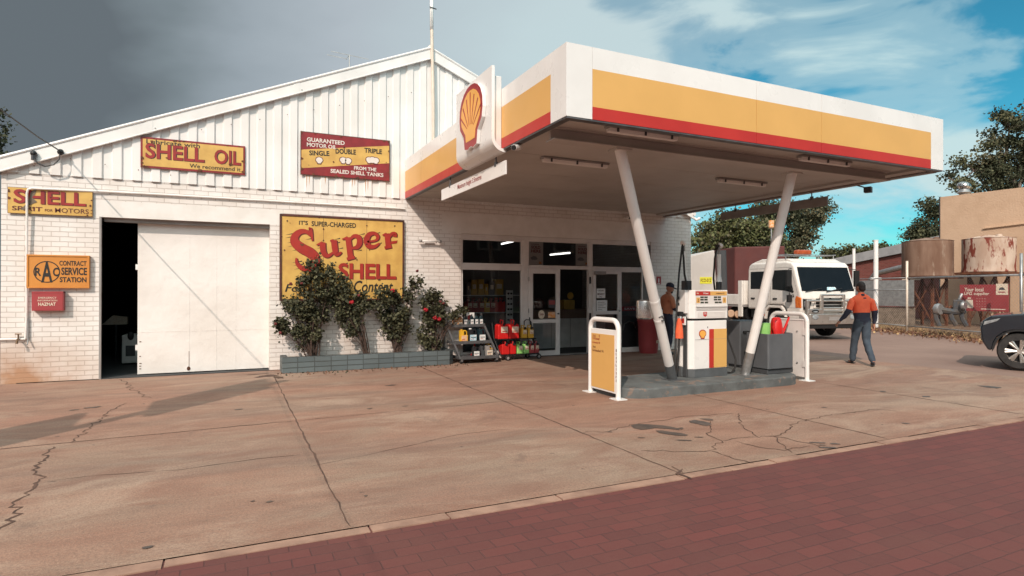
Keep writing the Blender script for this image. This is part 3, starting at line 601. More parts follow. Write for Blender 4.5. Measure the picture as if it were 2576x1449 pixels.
# Lubricate with SHELL OIL
r, P, w_, h_ = sgn('enamel_sign', 'long yellow enamel motor oil sign with a dark red border on the cladding', 'sign', -1.46, .262, 3.79, 4.345, .05)
b = MB(); P.rect(b, 0, 0, w_, h_, 0, .012, 'enamel_red'); P.rect(b, .035, .035, w_ - .035, h_ - .035, .012, .0145, 'enamel_yellow'); bo = b
t = MB(); text(t, P, 'SHELL', .085, .165, .95, .275, .0150, 'letter_black', .035); text(t, P, 'SHELL', .075, .172, .95, .275, .0172, 'letter_red', .025); text(t, P, 'OIL', 1.20, .165, .455, .275, .0150, 'letter_black', .035); text(t, P, 'OIL', 1.19, .172, .455, .275, .0172, 'letter_red', .025)
text(t, P, 'Lubricate with', .09, .435, .86, .085, .0158, 'letter_black', .012); text(t, P, 'We recommend it', .78, .06, .86, .075, .0158, 'letter_black', .012); t.build('lettering', r, recalc=False)
b = bo; chips(b, P, w_, h_, 22, 'rust', .0193, .045); b.build('board', r, .003)
# GUARANTEED MOTOR OIL
r, P, w_, h_ = sgn('enamel_sign', 'red and yellow guaranteed motor oil sign with small pink scallops on the cladding', 'sign', 1.268, 3.068, 3.885, 4.757, .05)
b = MB(); P.rect(b, 0, 0, w_, h_, 0, .012, 'rust_border'); P.rect(b, .015, .015, w_ - .015, h_ - .015, .012, .014, 'enamel_red'); P.poly(b, [(.018, .13), (w_ - .018, .39), (w_ - .018, .76), (.018, .50)], .014, .0155, 'enamel_yellow'); bo = b
t = MB()
text(t, P, 'GUARANTEED', .12, .675, .74, .085, .0165, 'letter_white', .03); text(t, P, 'MOTOR OIL', .12, .575, .58, .08, .0165, 'letter_white', .03)
t.build('lettering', r, recalc=False); t = MB()
text(t, P, 'SINGLE', .17, .40, .39, .10, .0165, 'letter_black', .03, 0, .06); text(t, P, 'DOUBLE', .68, .485, .41, .105, .0165, 'letter_black', .03, 0, .04); text(t, P, 'TRIPLE', 1.26, .565, .37, .10, .0165, 'letter_black', .03)
t.build('lettering', r, recalc=False); t = MB(); text(t, P, 'FROM THE', 1.05, .19, .46, .075, .0165, 'letter_white', .03); text(t, P, 'SEALED SHELL TANKS', .58, .085, 1.08, .08, .0165, 'letter_white', .03); t.build('lettering', r, recalc=False)
for a, bq in ((.36, .235), (.83, .28), (.93, .275), (1.36, .335), (1.50, .335), (1.43, .345)): 
    t = MB(); pecten(t, P, a, bq, .155, .0166 + .002 * (a % .1 > .05) + .003 * (a == 1.43), .0012, 'letter_maroon', 'letter_white', 'letter_white', False); t.build('scallop_emblem', r, recalc=False)
b = bo; chips(b, P, w_, h_, 26, 'rust', .0225, .04); b.build('board', r, .003)
# SHELL spirit for motors
r, P, w_, h_ = sgn('enamel_sign', 'yellow enamel spirit for motors sign crossed by the white water pipe', 'sign', -3.355, -2.173, 2.86, 3.30, .03)
b = MB(); P.rect(b, 0, 0, w_, h_, 0, .012, 'rust_border'); P.rect(b, .006, .006, w_ - .006, h_ - .006, .012, .014, 'enamel_yellow'); bo = b
t = MB(); text(t, P, 'SHELL', .095, .165, 1.0, .235, .0148, 'letter_maroon', .035); text(t, P, 'SHELL', .08, .175, 1.0, .235, .0168, 'letter_red', .022)
text(t, P, 'SPIRIT', .06, .05, .41, .075, .0155, 'letter_maroon', .02); text(t, P, 'FOR', .505, .055, .11, .042, .0155, 'letter_maroon', .02); text(t, P, 'MOTORS', .645, .045, .48, .08, .0155, 'letter_maroon', .008); t.build('lettering', r, recalc=False)
b = bo; chips(b, P, w_, h_, 14, 'rust', .0192, .03)
P.poly(b, [(.28, .22), (.31, .35), (.36, .42), (.40, .43), (.37, .34), (.33, .28), (.40, .21), (.30, .15), (.22, .06), (.17, .07), (.25, .16)], .0192, .0202, 'timber'); b.build('board', r, .003)
# RAC contract service station
r, P, w_, h_ = sgn('light_box_sign', 'orange contract service station box sign above the red hazmat box', 'sign', -3.075, -2.225, 1.62, 2.165, .003)
b = MB(); P.rect(b, 0, 0, w_, h_, 0, .07, 'rac_orange'); P.rect(b, -.012, -.012, w_ + .012, .012, .0, .082, 'rac_orange'); P.rect(b, -.012, h_ - .012, w_ + .012, h_ + .012, 0, .082, 'rac_orange'); P.rect(b, -.012, .012, .012, h_ - .012, 0, .082, 'rac_orange'); P.rect(b, w_ - .012, .012, w_ + .012, h_ - .012, 0, .082, 'rac_orange'); b.build('board', r, .003)
t = MB(); ca, cb, ra, rb = .262, .265, .185, .185
ring = [(math.cos(q * 6.2832 / 40), math.sin(q * 6.2832 / 40)) for q in range(41)]
for (x0, z0), (x1, z1) in zip(ring, ring[1:]): P.sheet(t, [(ca + x0 * ra, cb + z0 * rb), (ca + x1 * ra, cb + z1 * rb), (ca + x1 * ra * .91, cb + z1 * rb * .91), (ca + x0 * ra * .91, cb + z0 * rb * .91)], .0715, 'letter_black')
text(t, P, 'R', .10, .195, .085, .14, .071, 'letter_black', .03); text(t, P, 'A', .185, .085, .155, .355, .072, 'letter_black', .02); text(t, P, 'C', .345, .19, .085, .15, .071, 'letter_black', .03)
text(t, P, 'CONTRACT', .435, .375, .385, .085, .071, 'letter_black', .025); text(t, P, 'SERVICE', .462, .215, .365, .13, .071, 'letter_black', .03); text(t, P, 'STATION', .44, .09, .38, .09, .071, 'letter_black', .03); t.build('lettering', r, recalc=False)
# hazmat box
r, P, w_, h_ = sgn('hazmat_box', 'red metal EMERGENCY INFORMATION HAZMAT box on the brick wall', 'box', -3.005, -2.57, 1.225, 1.545, .001)
b = MB(); P.rect(b, 0, 0, w_, h_, 0, .13, 'hazmat_red'); P.rect(b, .0, h_ - .02, w_, h_ + .008, .0, .138, 'hazmat_red'); P.rect(b, .01, .01, w_ - .01, h_ - .024, .13, .133, 'hazmat_red'); b.build('case', r, .006)
t = MB(); text(t, P, 'EMERGENCY', .09, .205, .25, .03, .1335, 'label_cream', .01); text(t, P, 'INFORMATION', .08, .16, .27, .028, .1335, 'label_cream', .01); text(t, P, 'HAZMAT', .09, .085, .24, .055, .1335, 'label_cream', .03); t.build('lettering', r, recalc=False)
# It's super-charged Super SHELL
r, P, w_, h_ = sgn('enamel_sign', 'largest yellow enamel hoarding with big red script lettering behind the rose bushes', 'sign', .885, 3.385, 1.37, 3.085, .03)
b = MB(); P.rect(b, 0, 0, w_, h_, 0, .02, 'enamel_yellow')
for a in (.83, 1.70): P.rect(b, a, .03, a + .006, h_ - .03, .02, .0212, 'rust_border')
bo = b
fr = MB()
for q in ((0, 0, .04, h_), (w_ - .04, 0, w_, h_), (.04, 0, w_ - .04, .035), (.04, h_ - .04, w_ - .04, h_)): P.rect(fr, *q, .0, .034, 'rust_border')
fr.build('frame', r, .004)
t = MB(); text(t, P, "IT'S", .36, 1.515, .17, .085, .0225, 'letter_black', .02); text(t, P, 'SUPER-CHARGED', .60, 1.50, .88, .10, .0225, 'letter_black', .02)
def ribbon(pts, ws, d, m, dx=0.0, dy=0.0):
    # brush stroke along a smooth centre line, width per point (sign pixels mapped to metres)
    Q = [V(((x - 222) * .00251 + dx, 1.715 - (y - 826) * .00251 + dy)) for x, y in pts]; n = 4; C = []
    for i in range(len(Q) - 1):
        p0, p1, p2, p3 = Q[max(i - 1, 0)], Q[i], Q[i + 1], Q[min(i + 2, len(Q) - 1)]
        for k in range(n):
            u = k / n; C.append((.5 * ((2 * p1) + (p2 - p0) * u + (2 * p0 - 5 * p1 + 4 * p2 - p3) * u * u + (3 * p1 - p0 - 3 * p2 + p3) * u ** 3), ws[i] + (ws[i + 1] - ws[i]) * u))
    C.append((Q[-1], ws[-1])); vs = []
    for i, (c, wq) in enumerate(C):
        d_ = (C[min(i + 1, len(C) - 1)][0] - C[max(i - 1, 0)][0]).normalized(); nn = V((-d_.y, d_.x)); k = wq * .00251 / 2
        vs += [P.p(c.x + nn.x * k, c.y + nn.y * k, d), P.p(c.x - nn.x * k, c.y - nn.y * k, d)]
    t.add(vs, [(2 * i, 2 * i + 1, 2 * i + 3, 2 * i + 2) for i in range(len(C) - 1)], m)
STR = [([(468, 1030), (452, 940), (440, 935)], [8, 26, 10]), ([(455, 985), (420, 958), (372, 962), (335, 1000), (336, 1048), (385, 1090), (445, 1122), (486, 1165), (488, 1215), (445, 1252), (390, 1250), (352, 1215), (345, 1170)], [22, 30, 38, 52, 66, 76, 78, 70, 58, 44, 34, 24, 8]),
    ([(500, 1062), (525, 1050), (545, 1042)], [6, 14, 22]), ([(546, 1040), (548, 1095), (562, 1135), (592, 1146), (628, 1118)], [42, 42, 40, 26, 12]), ([(634, 1018), (640, 1075), (652, 1128), (676, 1128), (694, 1112)], [44, 44, 38, 20, 8]), ([(604, 1026), (630, 1022)], [8, 24]),
    ([(700, 1008), (724, 1000), (742, 992)], [6, 14, 20]), ([(746, 990), (756, 1070), (768, 1160)], [42, 42, 42]), ([(738, 1170), (800, 1152)], [22, 22]), ([(760, 1010), (795, 978), (832, 988), (840, 1032), (818, 1070), (775, 1078)], [12, 26, 38, 42, 32, 10]),
    ([(905, 1022), (975, 1006), (990, 975), (962, 948), (918, 962), (897, 1010), (915, 1056), (962, 1060), (1005, 1030)], [14, 14, 28, 24, 36, 46, 40, 26, 8]),
    ([(1030, 962), (1050, 954), (1064, 948)], [6, 14, 20]), ([(1068, 946), (1074, 1000), (1080, 1058)], [42, 42, 42]), ([(1048, 1068), (1108, 1054)], [20, 20]), ([(1085, 985), (1106, 950), (1134, 946), (1136, 972)], [12, 24, 32, 28])]
for k_, (pt_, wd_) in enumerate(STR): ribbon(pt_, [q + 8 for q in wd_], .0226 + k_ * .00004, 'letter_maroon', .018, -.012)
for k_, (pt_, wd_) in enumerate(STR): ribbon(pt_, [q + 3 for q in wd_], .0252 + k_ * .00006, 'letter_red2')
P.poly(t, [(2.20, 1.19), (2.34, 1.215), (2.355, 1.275), (2.215, 1.25)], .0245, .0275, 'letter_red2')
for a, bq, l in ((.10, 1.30, .16), (.10, 1.24, .14), (.13, 1.14, .18), (.15, 1.07, .2), (.22, .99, .16), (.22, .75, .2), (.24, .69, .2), (.26, .62, .2), (.44, 1.36, .14), (.48, 1.22, .14), (.68, 1.13, .14), (.70, 1.05, .13), (.74, .98, .12), (1.02, 1.24, .14), (1.02, 1.16, .14), (1.10, 1.05, .12), (1.54, 1.36, .12), (1.56, 1.28, .1), (1.60, 1.20, .1), (1.88, 1.40, .1), (1.90, 1.18, .12), (1.20, .74, .12), (1.50, 1.02, .1)):
    P.poly(t, [(a, bq), (a + l, bq + l * .15), (a + l, bq + .022 + l * .15)], .0205, .0222, 'letter_black')
text(t, P, 'SHELL', 1.14, .43, 1.20, .33, .0225, 'letter_maroon', .03); text(t, P, 'SHELL', 1.125, .44, 1.20, .33, .025, 'letter_red2', .03)
text(t, P, 'For Energy', .10, .13, 1.16, .20, .0225, 'letter_black', .012, .25); text(t, P, 'Content', 1.44, .17, .82, .24, .0225, 'letter_black', .015, .25); t.build('lettering', r, recalc=False)
b = bo; chips(b, P, w_, h_, 30, 'rust', .0283, .035)
for a, bq in ((.14, 1.58), (.83, 1.45), (.83, 1.22), (1.70, 1.56), (2.29, 1.58), (1.48, .88), (1.5, .84), (1.07, .78), (.09, 1.0), (1.7, 1.17)): P.poly(b, [(a + .016 * math.cos(q), bq + .016 * math.sin(q)) for q in range(6)], .0283, .030, 'rust_border')
b.build('board', r, .003)

# ---- small fittings on the wall
r = thing('wall_light', 'twin tube bracket light fixed to the sunlit bricks beside the canopy', 'light', (3.95, 0, 2.6))
b = MB(); b.box(3.84, 4.06, -.05, 0, 2.60, 2.64, 'white_metal'); b.tube([(3.72, -.10, 2.645), (4.18, -.10, 2.655)], .018, 'white_metal', 8); b.tube([(3.80, -.04, 2.62), (3.80, -.10, 2.64)], .01, 'galv', 6); b.tube([(4.10, -.04, 2.62), (4.10, -.10, 2.65)], .01, 'galv', 6); b.build('bracket', r)
for xx in (3.70, 4.14): b = MB(); b.tube([(xx, -.10, 2.65), (xx + .06, -.10, 2.65)], .03, 'trim_grey', 10); b.build('lamp_head', r)
r, P, w_, h_ = sgn('extinguisher_sign', 'small red fire extinguisher sign on the shaded bricks', 'sign', 10.18, 10.33, 1.745, 1.955, .002)
b = MB(); P.rect(b, 0, 0, w_, h_, 0, .004, 'hazmat_red'); P.poly(b, [(.06, .05), (.09, .05), (.093, .12), (.085, .16), (.065, .16), (.057, .12)], .004, .005, 'label_white'); P.rect(b, .03, .015, .12, .035, .004, .005, 'label_white'); b.build('board', r)
r = thing('air_conditioner', 'slatted air conditioner hung on the right end wall', 'air conditioner', (11.6, .8, 2.45))
b = MB(); b.box(11.351, 11.62, .45, 1.25, 2.5, 3.32, 'trim_grey'); b.box(11.45, 11.62, .443, .452, 2.55, 3.25, 'dark_grey'); b.build('case', r, .01)
b = MB(); [b.box(11.46 + i * .028, 11.468 + i * .028, .43, .443, 2.55, 3.25, 'trim_grey') for i in range(6)]; b.build('grille', r)
for yy in (.6, 1.05): b = MB(); b.box(11.352, 11.58, yy, yy + .06, 2.40, 2.5, 'black'); b.build('bracket', r)
for nm, u, v, y, lb in (('security_camera', 1593, 548, -.12, 'black dome security camera under the shaded soffit at the wall'),):
    c = W(u, v, y); r = thing(nm, lb, 'camera', c); b = MB(); b.ball(c + V((.06, 0, 0)), .05, 'black', 12, 8); b.box(c.x - .2, c.x + .05, c.y - .02, c.y + .12, c.z - .02, c.z + .02, 'white_metal'); b.ball(c + V((-.12, 0, -.01)), .03, 'black', 8, 6); b.build('camera_head', r)
# roof aerials
r = thing('mast', 'tall white and rusty steel mast strapped to the gable peak', 'mast', (3.965, -.13, 4.4))
b = MB(); b.tube([(4.005, -.14, 4.35), (4.0, -.14, 5.6), (3.96, -.14, 7.3)], .036, 'cream', 10); b.build('lower_pole', r)
b = MB(); b.tube([(3.958, -.14, 7.25), (3.955, -.14, 8.1)], .040, 'white_gloss', 10); b.tube([(3.955, -.14, 8.1), (3.95, -.14, 11.5)], .026, 'white_gloss', 10); b.build('upper_pole', r)
b = MB(); [b.tube([(3.90, -.18, z), (4.05, -.18, z - .02)], .012, 'dark_plastic', 6) for z in (7.72, 7.99, 8.08)]; b.tube([(3.93, -.18, 7.3), (3.91, -.2, 7.5), (3.94, -.18, 7.7)], .005, 'white_gloss', 5); b.build('clamp', r)
r = thing('tv_antenna', 'thin grey television antenna on the roof ridge', 'antenna', (2.4, 1.0, 6.1))
b = MB(); c = W(879, 138, 1.0); q = W(879, 190, 1.0); b.tube([q, c], .014, 'galv', 6)
for (a, bb) in (((833, 129), (927, 149)), ((822, 137.5), (873, 148)), ((832, 176), (850, 180)), ((823, 184), (845, 183))): b.tube([W(*a, 1.0), W(*bb, 1.0)], .009, 'galv', 5)
b.tube([c, W(871, 149, 1.0), W(873, 148, 1.0)], .012, 'galv', 6); b.build('antenna_element', r)
# service cable
r = thing('power_cable', 'black overhead power cable looping to insulators on the barge board', 'cable', (-2.62, -.15, 3.9))
b = MB(); b.tube([(-2.62, -.16, 3.945), (-2.62, -1.5, 3.885), (-2.62, -3, 3.86), (-2.62, -6, 3.85), (-2.62, -10, 3.88), (-2.62, -13, 3.98), (-2.7, -18, 4.7), (-3, -25, 6.5)], [.011, .010, .009, .006, .005, .005, .006, .008], 'black', 6)
b.tube([(-2.62, -.16, 3.93), (-2.63, -.17, 3.80), (-2.70, -.18, 3.70), (-2.82, -.18, 3.66), (-2.92, -.18, 3.70), (-2.985, -.16, 3.80)], .012, 'black', 6); b.build('cable', r)
b = MB(); b.ball((-2.615, -.15, 3.93), (.05, .05, .05), 'black', 10, 7); b.build('insulator', r)
b = MB(); b.ball((-2.985, -.14, 3.87), (.05, .05, .05), 'black', 10, 7); b.tube([(-2.985, -.14, 3.86), (-2.985, -.15, 3.76)], .035, 'dark_plastic', 8); b.build('insulator', r)
r = thing('utility_pole', 'timber utility pole carrying the overhead cable', 'pole', (-3, -25, 0)); b = MB(); b.tube([(-3, -25.1, 0), (-3, -25.1, 7.4)], [.14, .10], 'timber', 12); b.build('shaft', r); b = MB(); b.box(-3.9, -2.1, -25.02, -24.94, 6.5, 6.6, 'timber'); b.build('crossarm', r)
# ================================================================ forecourt canopy
CX0, CX1, CY, CB, CT = 3.46, 10.45, -6.79, 3.555, 4.385
cn = thing('canopy', 'white yellow and red striped petrol station canopy on leaning white columns', 'canopy', (6.95, -3.4, 0))
def face(pl, length, segs):
    mb = MB()
    for a0, a1, plain in segs:
        if plain: pl.rect(mb, a0, CB, a1, CT, 0, .05, 'white_gloss')
        else:
            pl.rect(mb, a0, CB, a1, 3.70, 0, .05, 'red'); pl.rect(mb, a0, 3.70, a1, 4.135, 0, .05, 'yellow'); pl.rect(mb, a0, 4.135, a1, CT, 0, .05, 'white_gloss')
    mb.build('fascia', cn, recalc=True)
g_ = .006
face(PL((CX0, CY + .0, 0)), 7, [(.0, .295, True), (.298, 2.872, False), (2.872 + g_, 4.14, False), (4.14 + g_, 6.71, False), (6.713, 6.99, True)])
face(PL((CX0, 0, 0), (0, -1, 0)), 6.8, [(.02, 1.2, False), (1.2 + g_, 3.7, False), (3.7 + g_, 5.15, False), (5.15 + g_, 6.475, False), (6.478, 6.84, True)])
face(PL((CX1, CY, 0), (0, 1, 0)), 6.8, [(-.05, .30, True), (.303, 3.5, False), (3.5 + g_, 6.77, False)])
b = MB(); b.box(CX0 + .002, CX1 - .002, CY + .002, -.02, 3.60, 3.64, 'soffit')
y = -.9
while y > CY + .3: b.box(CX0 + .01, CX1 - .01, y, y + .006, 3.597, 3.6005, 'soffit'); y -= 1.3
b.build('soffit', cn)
b = MB(); b.box(CX0 + .05, CX1 - .05, CY + .05, -.05, 4.05, 4.09, 'roof_metal'); b.build('roof', cn)
b = MB(); b.box(CX0 - .04, CX1 + .04, CY - .045, CY + .05, 3.535, 3.556, 'grey_steel'); b.box(CX0 - .045, CX0 + .05, CY + .051, -.03, 3.535, 3.556, 'grey_steel'); b.box(CX1 - .06, CX1 + .045, CY + .051, -.0, 3.53, 3.556, 'trim_grey'); b.build('edge_trim', cn)
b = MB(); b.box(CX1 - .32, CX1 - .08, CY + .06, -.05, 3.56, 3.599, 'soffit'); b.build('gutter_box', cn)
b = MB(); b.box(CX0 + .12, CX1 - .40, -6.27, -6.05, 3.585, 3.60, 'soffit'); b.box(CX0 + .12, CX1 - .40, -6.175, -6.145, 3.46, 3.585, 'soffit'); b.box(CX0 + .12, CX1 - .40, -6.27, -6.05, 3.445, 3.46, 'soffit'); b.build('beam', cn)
b = MB(); b.tube([(CX0 + .2, -6.02, 3.56), (7.0, -6.02, 3.56), (7.05, -6.05, 3.5), (7.6, -6.05, 3.53)], .012, 'trim_grey', 6); b.build('cable', cn)
cols = ((V((4.64, -6.14, 3.45)), V((6.47, -5.02, .15))), (V((8.0, -6.02, 3.45)), V((7.965, -5.10, .15))))
for i, (a, bb) in enumerate(cols):
    mb = MB(); d = (a - bb).normalized(); z1 = .42 if i == 0 else .55; f1 = (z1 - .15) / (a.z - .15); mid = bb + (a - bb) * f1; t = a + d * .02
    mb.tube([mid, t], .075, 'white_metal', 20, cap=True); mb.tube([bb - d * .02, mid], .0762, 'base_grey' if i == 0 else 'galv', 20)
    co = mb.build('column', cn)
    mb = MB(); mb.box(bb.x - .13, bb.x + .13, bb.y - .13, bb.y + .13, .151, .163, 'base_grey' if i == 0 else 'galv'); mb.build('base_plate', co)
    mb = MB(); mb.box(a.x - .12, a.x + .12, a.y - .1, a.y + .1, 3.425, 3.444, 'soffit'); mb.build('top_plate', co)
for (x0, x1, y) in ((4.22, 5.40, -4.74), (7.83, 9.0, -4.60), (7.60, 8.70, -6.48), (4.13, 5.22, -6.58)):
    b = MB(); b.box(x0, x1, y - .06, y + .06, 3.565, 3.591, 'trim_grey'); lo = b.build('light_fitting', cn, .006)
    b = MB(); b.prism([(x0 + .02, y - .05, 3.565), (x0 + .02, y + .05, 3.565), (x0 + .02, y + .035, 3.515), (x0 + .02, y - .035, 3.515)], (x1 - x0 - .04, 0, 0), 'frame_white'); b.build('diffuser', lo, .008)
    for q in (.12, .5, .88): b = MB(); b.box(x0 + (x1 - x0) * q - .012, x0 + (x1 - x0) * q + .012, y - .062, y - .045, 3.52, 3.575, 'dark_grey'); b.build('clip', lo)
# scallop sign pod on the left fascia
r = thing('canopy_sign', 'white J shaped sign pod with raised red and yellow scallop emblem on the canopy', 'sign', (3.3, -4.44, 3.5))
y0, y1 = -5.13, -3.72; xf = 3.235; th = .045
prof = [(xf, 4.675), (xf, 3.70)]
for k in range(1, 9): a = k / 8 * math.pi / 2; prof.append((xf + .20 * (1 - math.cos(a)), 3.70 - .20 * math.sin(a)))
prof += [(3.455, 3.50)]
inner = [(x + (th if z > 3.52 else 0), z if z > 3.69 else z + th * (1 - (z - 3.5) / .2)) for x, z in prof]
b = MB(); n = len(prof)
for (p0, p1, q0, q1) in zip(prof, prof[1:], inner, inner[1:]):
    b.add([(p0[0], y0, p0[1]), (p0[0], y1, p0[1]), (p1[0], y1, p1[1]), (p1[0], y0, p1[1])], [(0, 1, 2, 3)], 'white_gloss', True); b.add([(q0[0], y0, q0[1]), (q1[0], y0, q1[1]), (q1[0], y1, q1[1]), (q0[0], y1, q0[1])], [(0, 1, 2, 3)], 'white_gloss', True)
    for yy in (y0, y1): b.add([(p0[0], yy, p0[1]), (p1[0], yy, p1[1]), (q1[0], yy, q1[1]), (q0[0], yy, q0[1])], [(0, 1, 2, 3)], 'white_gloss')
b.add([(prof[0][0], y0, 4.675), (inner[0][0], y0, 4.675), (inner[0][0], y1, 4.675), (prof[0][0], y1, 4.675)], [(0, 1, 2, 3)], 'white_gloss'); b.build('curved_panel', r)
b = MB(); b.box(xf + th + .005, 3.408, y0 + .05, y1 - .05, 3.56, 4.56, 'frame_white'); b.build('housing', r, .01)
b = MB(); pecten(b, PL((xf, -4.44, 0), (0, -1, 0)), 0.03, 3.665, .93, .004, .05); b.build('scallop_emblem', r)
# hanging clearance signs
def clear_sign(x, ya, yb, z0, z1, lb, front):
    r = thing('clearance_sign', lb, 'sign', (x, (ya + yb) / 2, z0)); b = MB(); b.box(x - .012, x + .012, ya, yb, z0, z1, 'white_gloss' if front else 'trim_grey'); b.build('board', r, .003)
    for y in (ya + .35, yb - .45): 
        b = MB(); b.tube([(x, y, z1 - .02), (x, y, 3.54)], .012, 'grey_steel', 6); b.box(x - .016, x + .016, y - .03, y + .03, z1 - .03, z1 + .04, 'grey_steel'); b.build('hanger', r)
    P = PL((x - .0125, yb, 0), (0, -1, 0)); t = MB(); text(t, P, 'Maximum height 3.5metres', .85, z0 + .05, 1.05, .105, 0, 'letter_red' if front else 'dark_grey', .012)
    if front: t.build('lettering', r, recalc=False)
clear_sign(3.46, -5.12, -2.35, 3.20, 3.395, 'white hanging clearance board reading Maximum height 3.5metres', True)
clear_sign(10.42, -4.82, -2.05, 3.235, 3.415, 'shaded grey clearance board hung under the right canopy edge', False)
c = X_ = V((3.44, -5.52, 3.50)); r = thing('security_camera', 'small white bullet camera under the left fascia beside the scallop sign', 'camera', c)
b = MB(); b.tube([c + V((.10, .12, .03)), c + V((0, 0, -.02)), c + V((-.10, -.10, -.05))], .04, 'white_gloss', 10); b.build('body', r)
b = MB(); b.tube([c + V((-.098, -.098, -.049)), c + V((-.11, -.11, -.054))], .034, 'black', 10); b.build('lens', r)
c = V((10.46, -4.9, 3.48)); r = thing('floodlight', 'small black floodlight under the right canopy edge', 'light', c); b = MB(); b.obox(c + V((.22, -.55, -.02)), (.14, .12, .10), .4, 'dark_plastic'); b.build('lamp_head', r); b = MB(); b.tube([c + V((.0, -.5, .05)), c + V((.12, -.52, .03)), c + V((.2, -.55, 0))], .012, 'dark_plastic', 6); b.build('bracket', r)

# ================================================================ pump island
b = MB(); pts = []
ix0, ix1, iy0, iy1 = 5.17, 8.98, -5.55, -4.35
def rr(x0, x1, y0, y1, r, n=8):
    out = []
    for cx, cy, a0 in ((x1 - r, y0 + r, -90), (x1 - r, y1 - r, 0), (x0 + r, y1 - r, 90), (x0 + r, y0 + r, 180)):
        out += [(cx + r * math.cos(rad(a0 + 90 * k / n)), cy + r * math.sin(rad(a0 + 90 * k / n))) for k in range(n + 1)]
    return out
b.prism([(x, y + (.32 if x > 8 and y > -4.9 else 0), -.05) for x, y in rr(ix0, ix1, iy0, iy1, .5)], (0, 0, .20), 'island', sm=True)
tag(b.build('pump_island', None, .025, seg=3), 'grey painted concrete pump island with rounded ends', 'kerb')

# ---- fuel pump
r = thing('fuel_pump', 'white fuel pump with red and yellow stripes under the canopy', 'fuel pump', (7.26, -4.76, .15))
px0, px1, py0, py1 = 6.86, 7.65, -5.0, -4.70
P = PL((px0, py0, 0))
b = MB(); b.prism([(px0, py0 + .055, .15), (px0 + .08, py0 - .01, .15), (px1 + .01, py0 - .01, .15), (px1 + .01, py1, .15), (px0, py1, .15)], (0, 0, .135), 'base_grey'); b.build('plinth', r, .006)
b = MB(); b.prism([(px0, py0 + .055, .287), (px0 + .08, py0, .287), (px1, py0, .287), (px1, py1, .287), (px0, py1, .287)], (0, 0, .803), 'white_gloss'); b.build('cabinet', r, .008)
b = MB(); P.rect(b, .40, .297, .497, .945, .001, .006, 'red'); P.rect(b, .50, .297, .785, .945, .001, .006, 'yellow'); P.rect(b, .092, .775, .785, .778, .001, .0066, 'trim_grey'); P.rect(b, .36, .965, .372, .99, .0, .006, 'dark_grey'); b.build('stripe_panel', r)
b = MB(); pecten(b, P, .255, .785, .155, .001, .005, 'shell_red', 'shell_yellow', 'white_gloss', False); b.build('scallop_emblem', r)
b = MB(); b.box(px0 + .05, px1 - .02, py0 + .03, py1 - .03, 1.088, 1.125, 'black'); b.build('neck', r)
b = MB(); b.prism([(px0 + .0, py0 + .04, 1.125), (px0 + .08, py0 - .02, 1.125), (px1, py0 - .02, 1.125), (px1, py1 + .02, 1.125), (px0, py1 + .02, 1.125)], (0, 0, .475), 'white_gloss'); b.build('head', r, .008)
Q = PL((px0, py0 - .02, 0)); b = MB()
Q.rect(b, .085, 1.51, .40, 1.578, .001, .006, 'red'); Q.rect(b, .40, 1.51, .77, 1.578, .001, .006, 'yellow'); text(b, Q, 'V-Power', .24, 1.53, .12, .032, .0065, 'label_white', .02); text(b, Q, '98', .10, 1.53, .05, .028, .0065, 'label_cream', .02); text(b, Q, 'Unleaded 91', .53, 1.532, .18, .025, .0065, 'letter_maroon', .015)
b.build('brand_strip', r)
b = MB(); Q.rect(b, .09, 1.362, .765, 1.505, .001, .004, 'frame_white'); b.build('display_panel', r)
for a, z in ((.185, 1.465), (.27, 1.465), (.48, 1.465), (.565, 1.465), (.185, 1.425), (.27, 1.425), (.48, 1.425), (.565, 1.425), (.19, 1.378), (.28, 1.378), (.50, 1.378), (.58, 1.378)):
    b = MB(); Q.rect(b, a, z, a + .072, z + .028, .0042, .007, 'lcd'); b.build('display', r)
for a, ch in ((.10, '2'), (.675, '1')):
    b = MB(); Q.rect(b, a, 1.385, a + .075, 1.475, .0042, .008, 'yellow'); text(b, Q, ch, a + .025, 1.405, .012 if ch == '1' else .025, .05, .0085, 'letter_maroon', .02); b.build('pump_number', r)
b = MB(); Q.rect(b, .09, 1.32, .77, 1.355, .001, .022, 'white_gloss'); [Q.rect(b, .10, 1.262 + i * .013, .76, 1.27 + i * .013, .001, .008, 'frame_white') for i in range(4)]; Q.rect(b, .13, 1.145, .74, 1.235, .001, .004, 'frame_white'); b.build('shelf_trim', r, .003)
b = MB(); Q.poly(b, [(.25, 1.235), (.33, 1.235), (.33, 1.175), (.29, 1.155), (.25, 1.175)], .004, .007, 'red'); text(b, Q, 'No', .265, 1.205, .05, .022, .0075, 'label_white', .01); text(b, Q, 'smoking', .258, 1.188, .064, .012, .0075, 'label_white', .005); b.build('warning_sticker', r)
# left flank with nozzle and hose mast
b = MB(); b.box(6.835, 6.858, -4.925, -4.845, .155, 1.16, 'dark_grey'); b.build('side_column', r, .004)
b = MB(); b.box(6.83, 6.858, -4.80, -4.705, .32, 1.12, 'white_gloss'); b.box(6.80, 6.858, -4.84, -4.70, .155, .315, 'base_grey'); b.build('side_cover', r, .006)
b = MB(); b.box(6.80, 6.858, -4.94, -4.71, 1.21, 1.60, 'white_gloss'); b.build('side_head', r, .008)
for z in (1.34, 1.44): b = MB(); b.box(6.793, 6.80, -4.80, -4.74, z, z + .05, 'dark_grey'); b.build('keypad', r)
b = MB(); b.box(6.80, 6.83, -4.925, -4.85, 1.02, 1.16, 'white_gloss'); b.build('nozzle_sticker', r); b = MB(); b.box(6.795, 6.80, -4.915, -4.86, 1.05, 1.13, 'red'); b.build('warning_sticker', r)
b = MB(); b.box(6.75, 6.83, -4.90, -4.80, 1.16, 1.24, 'black'); b.build('nozzle_boot', r, .01)
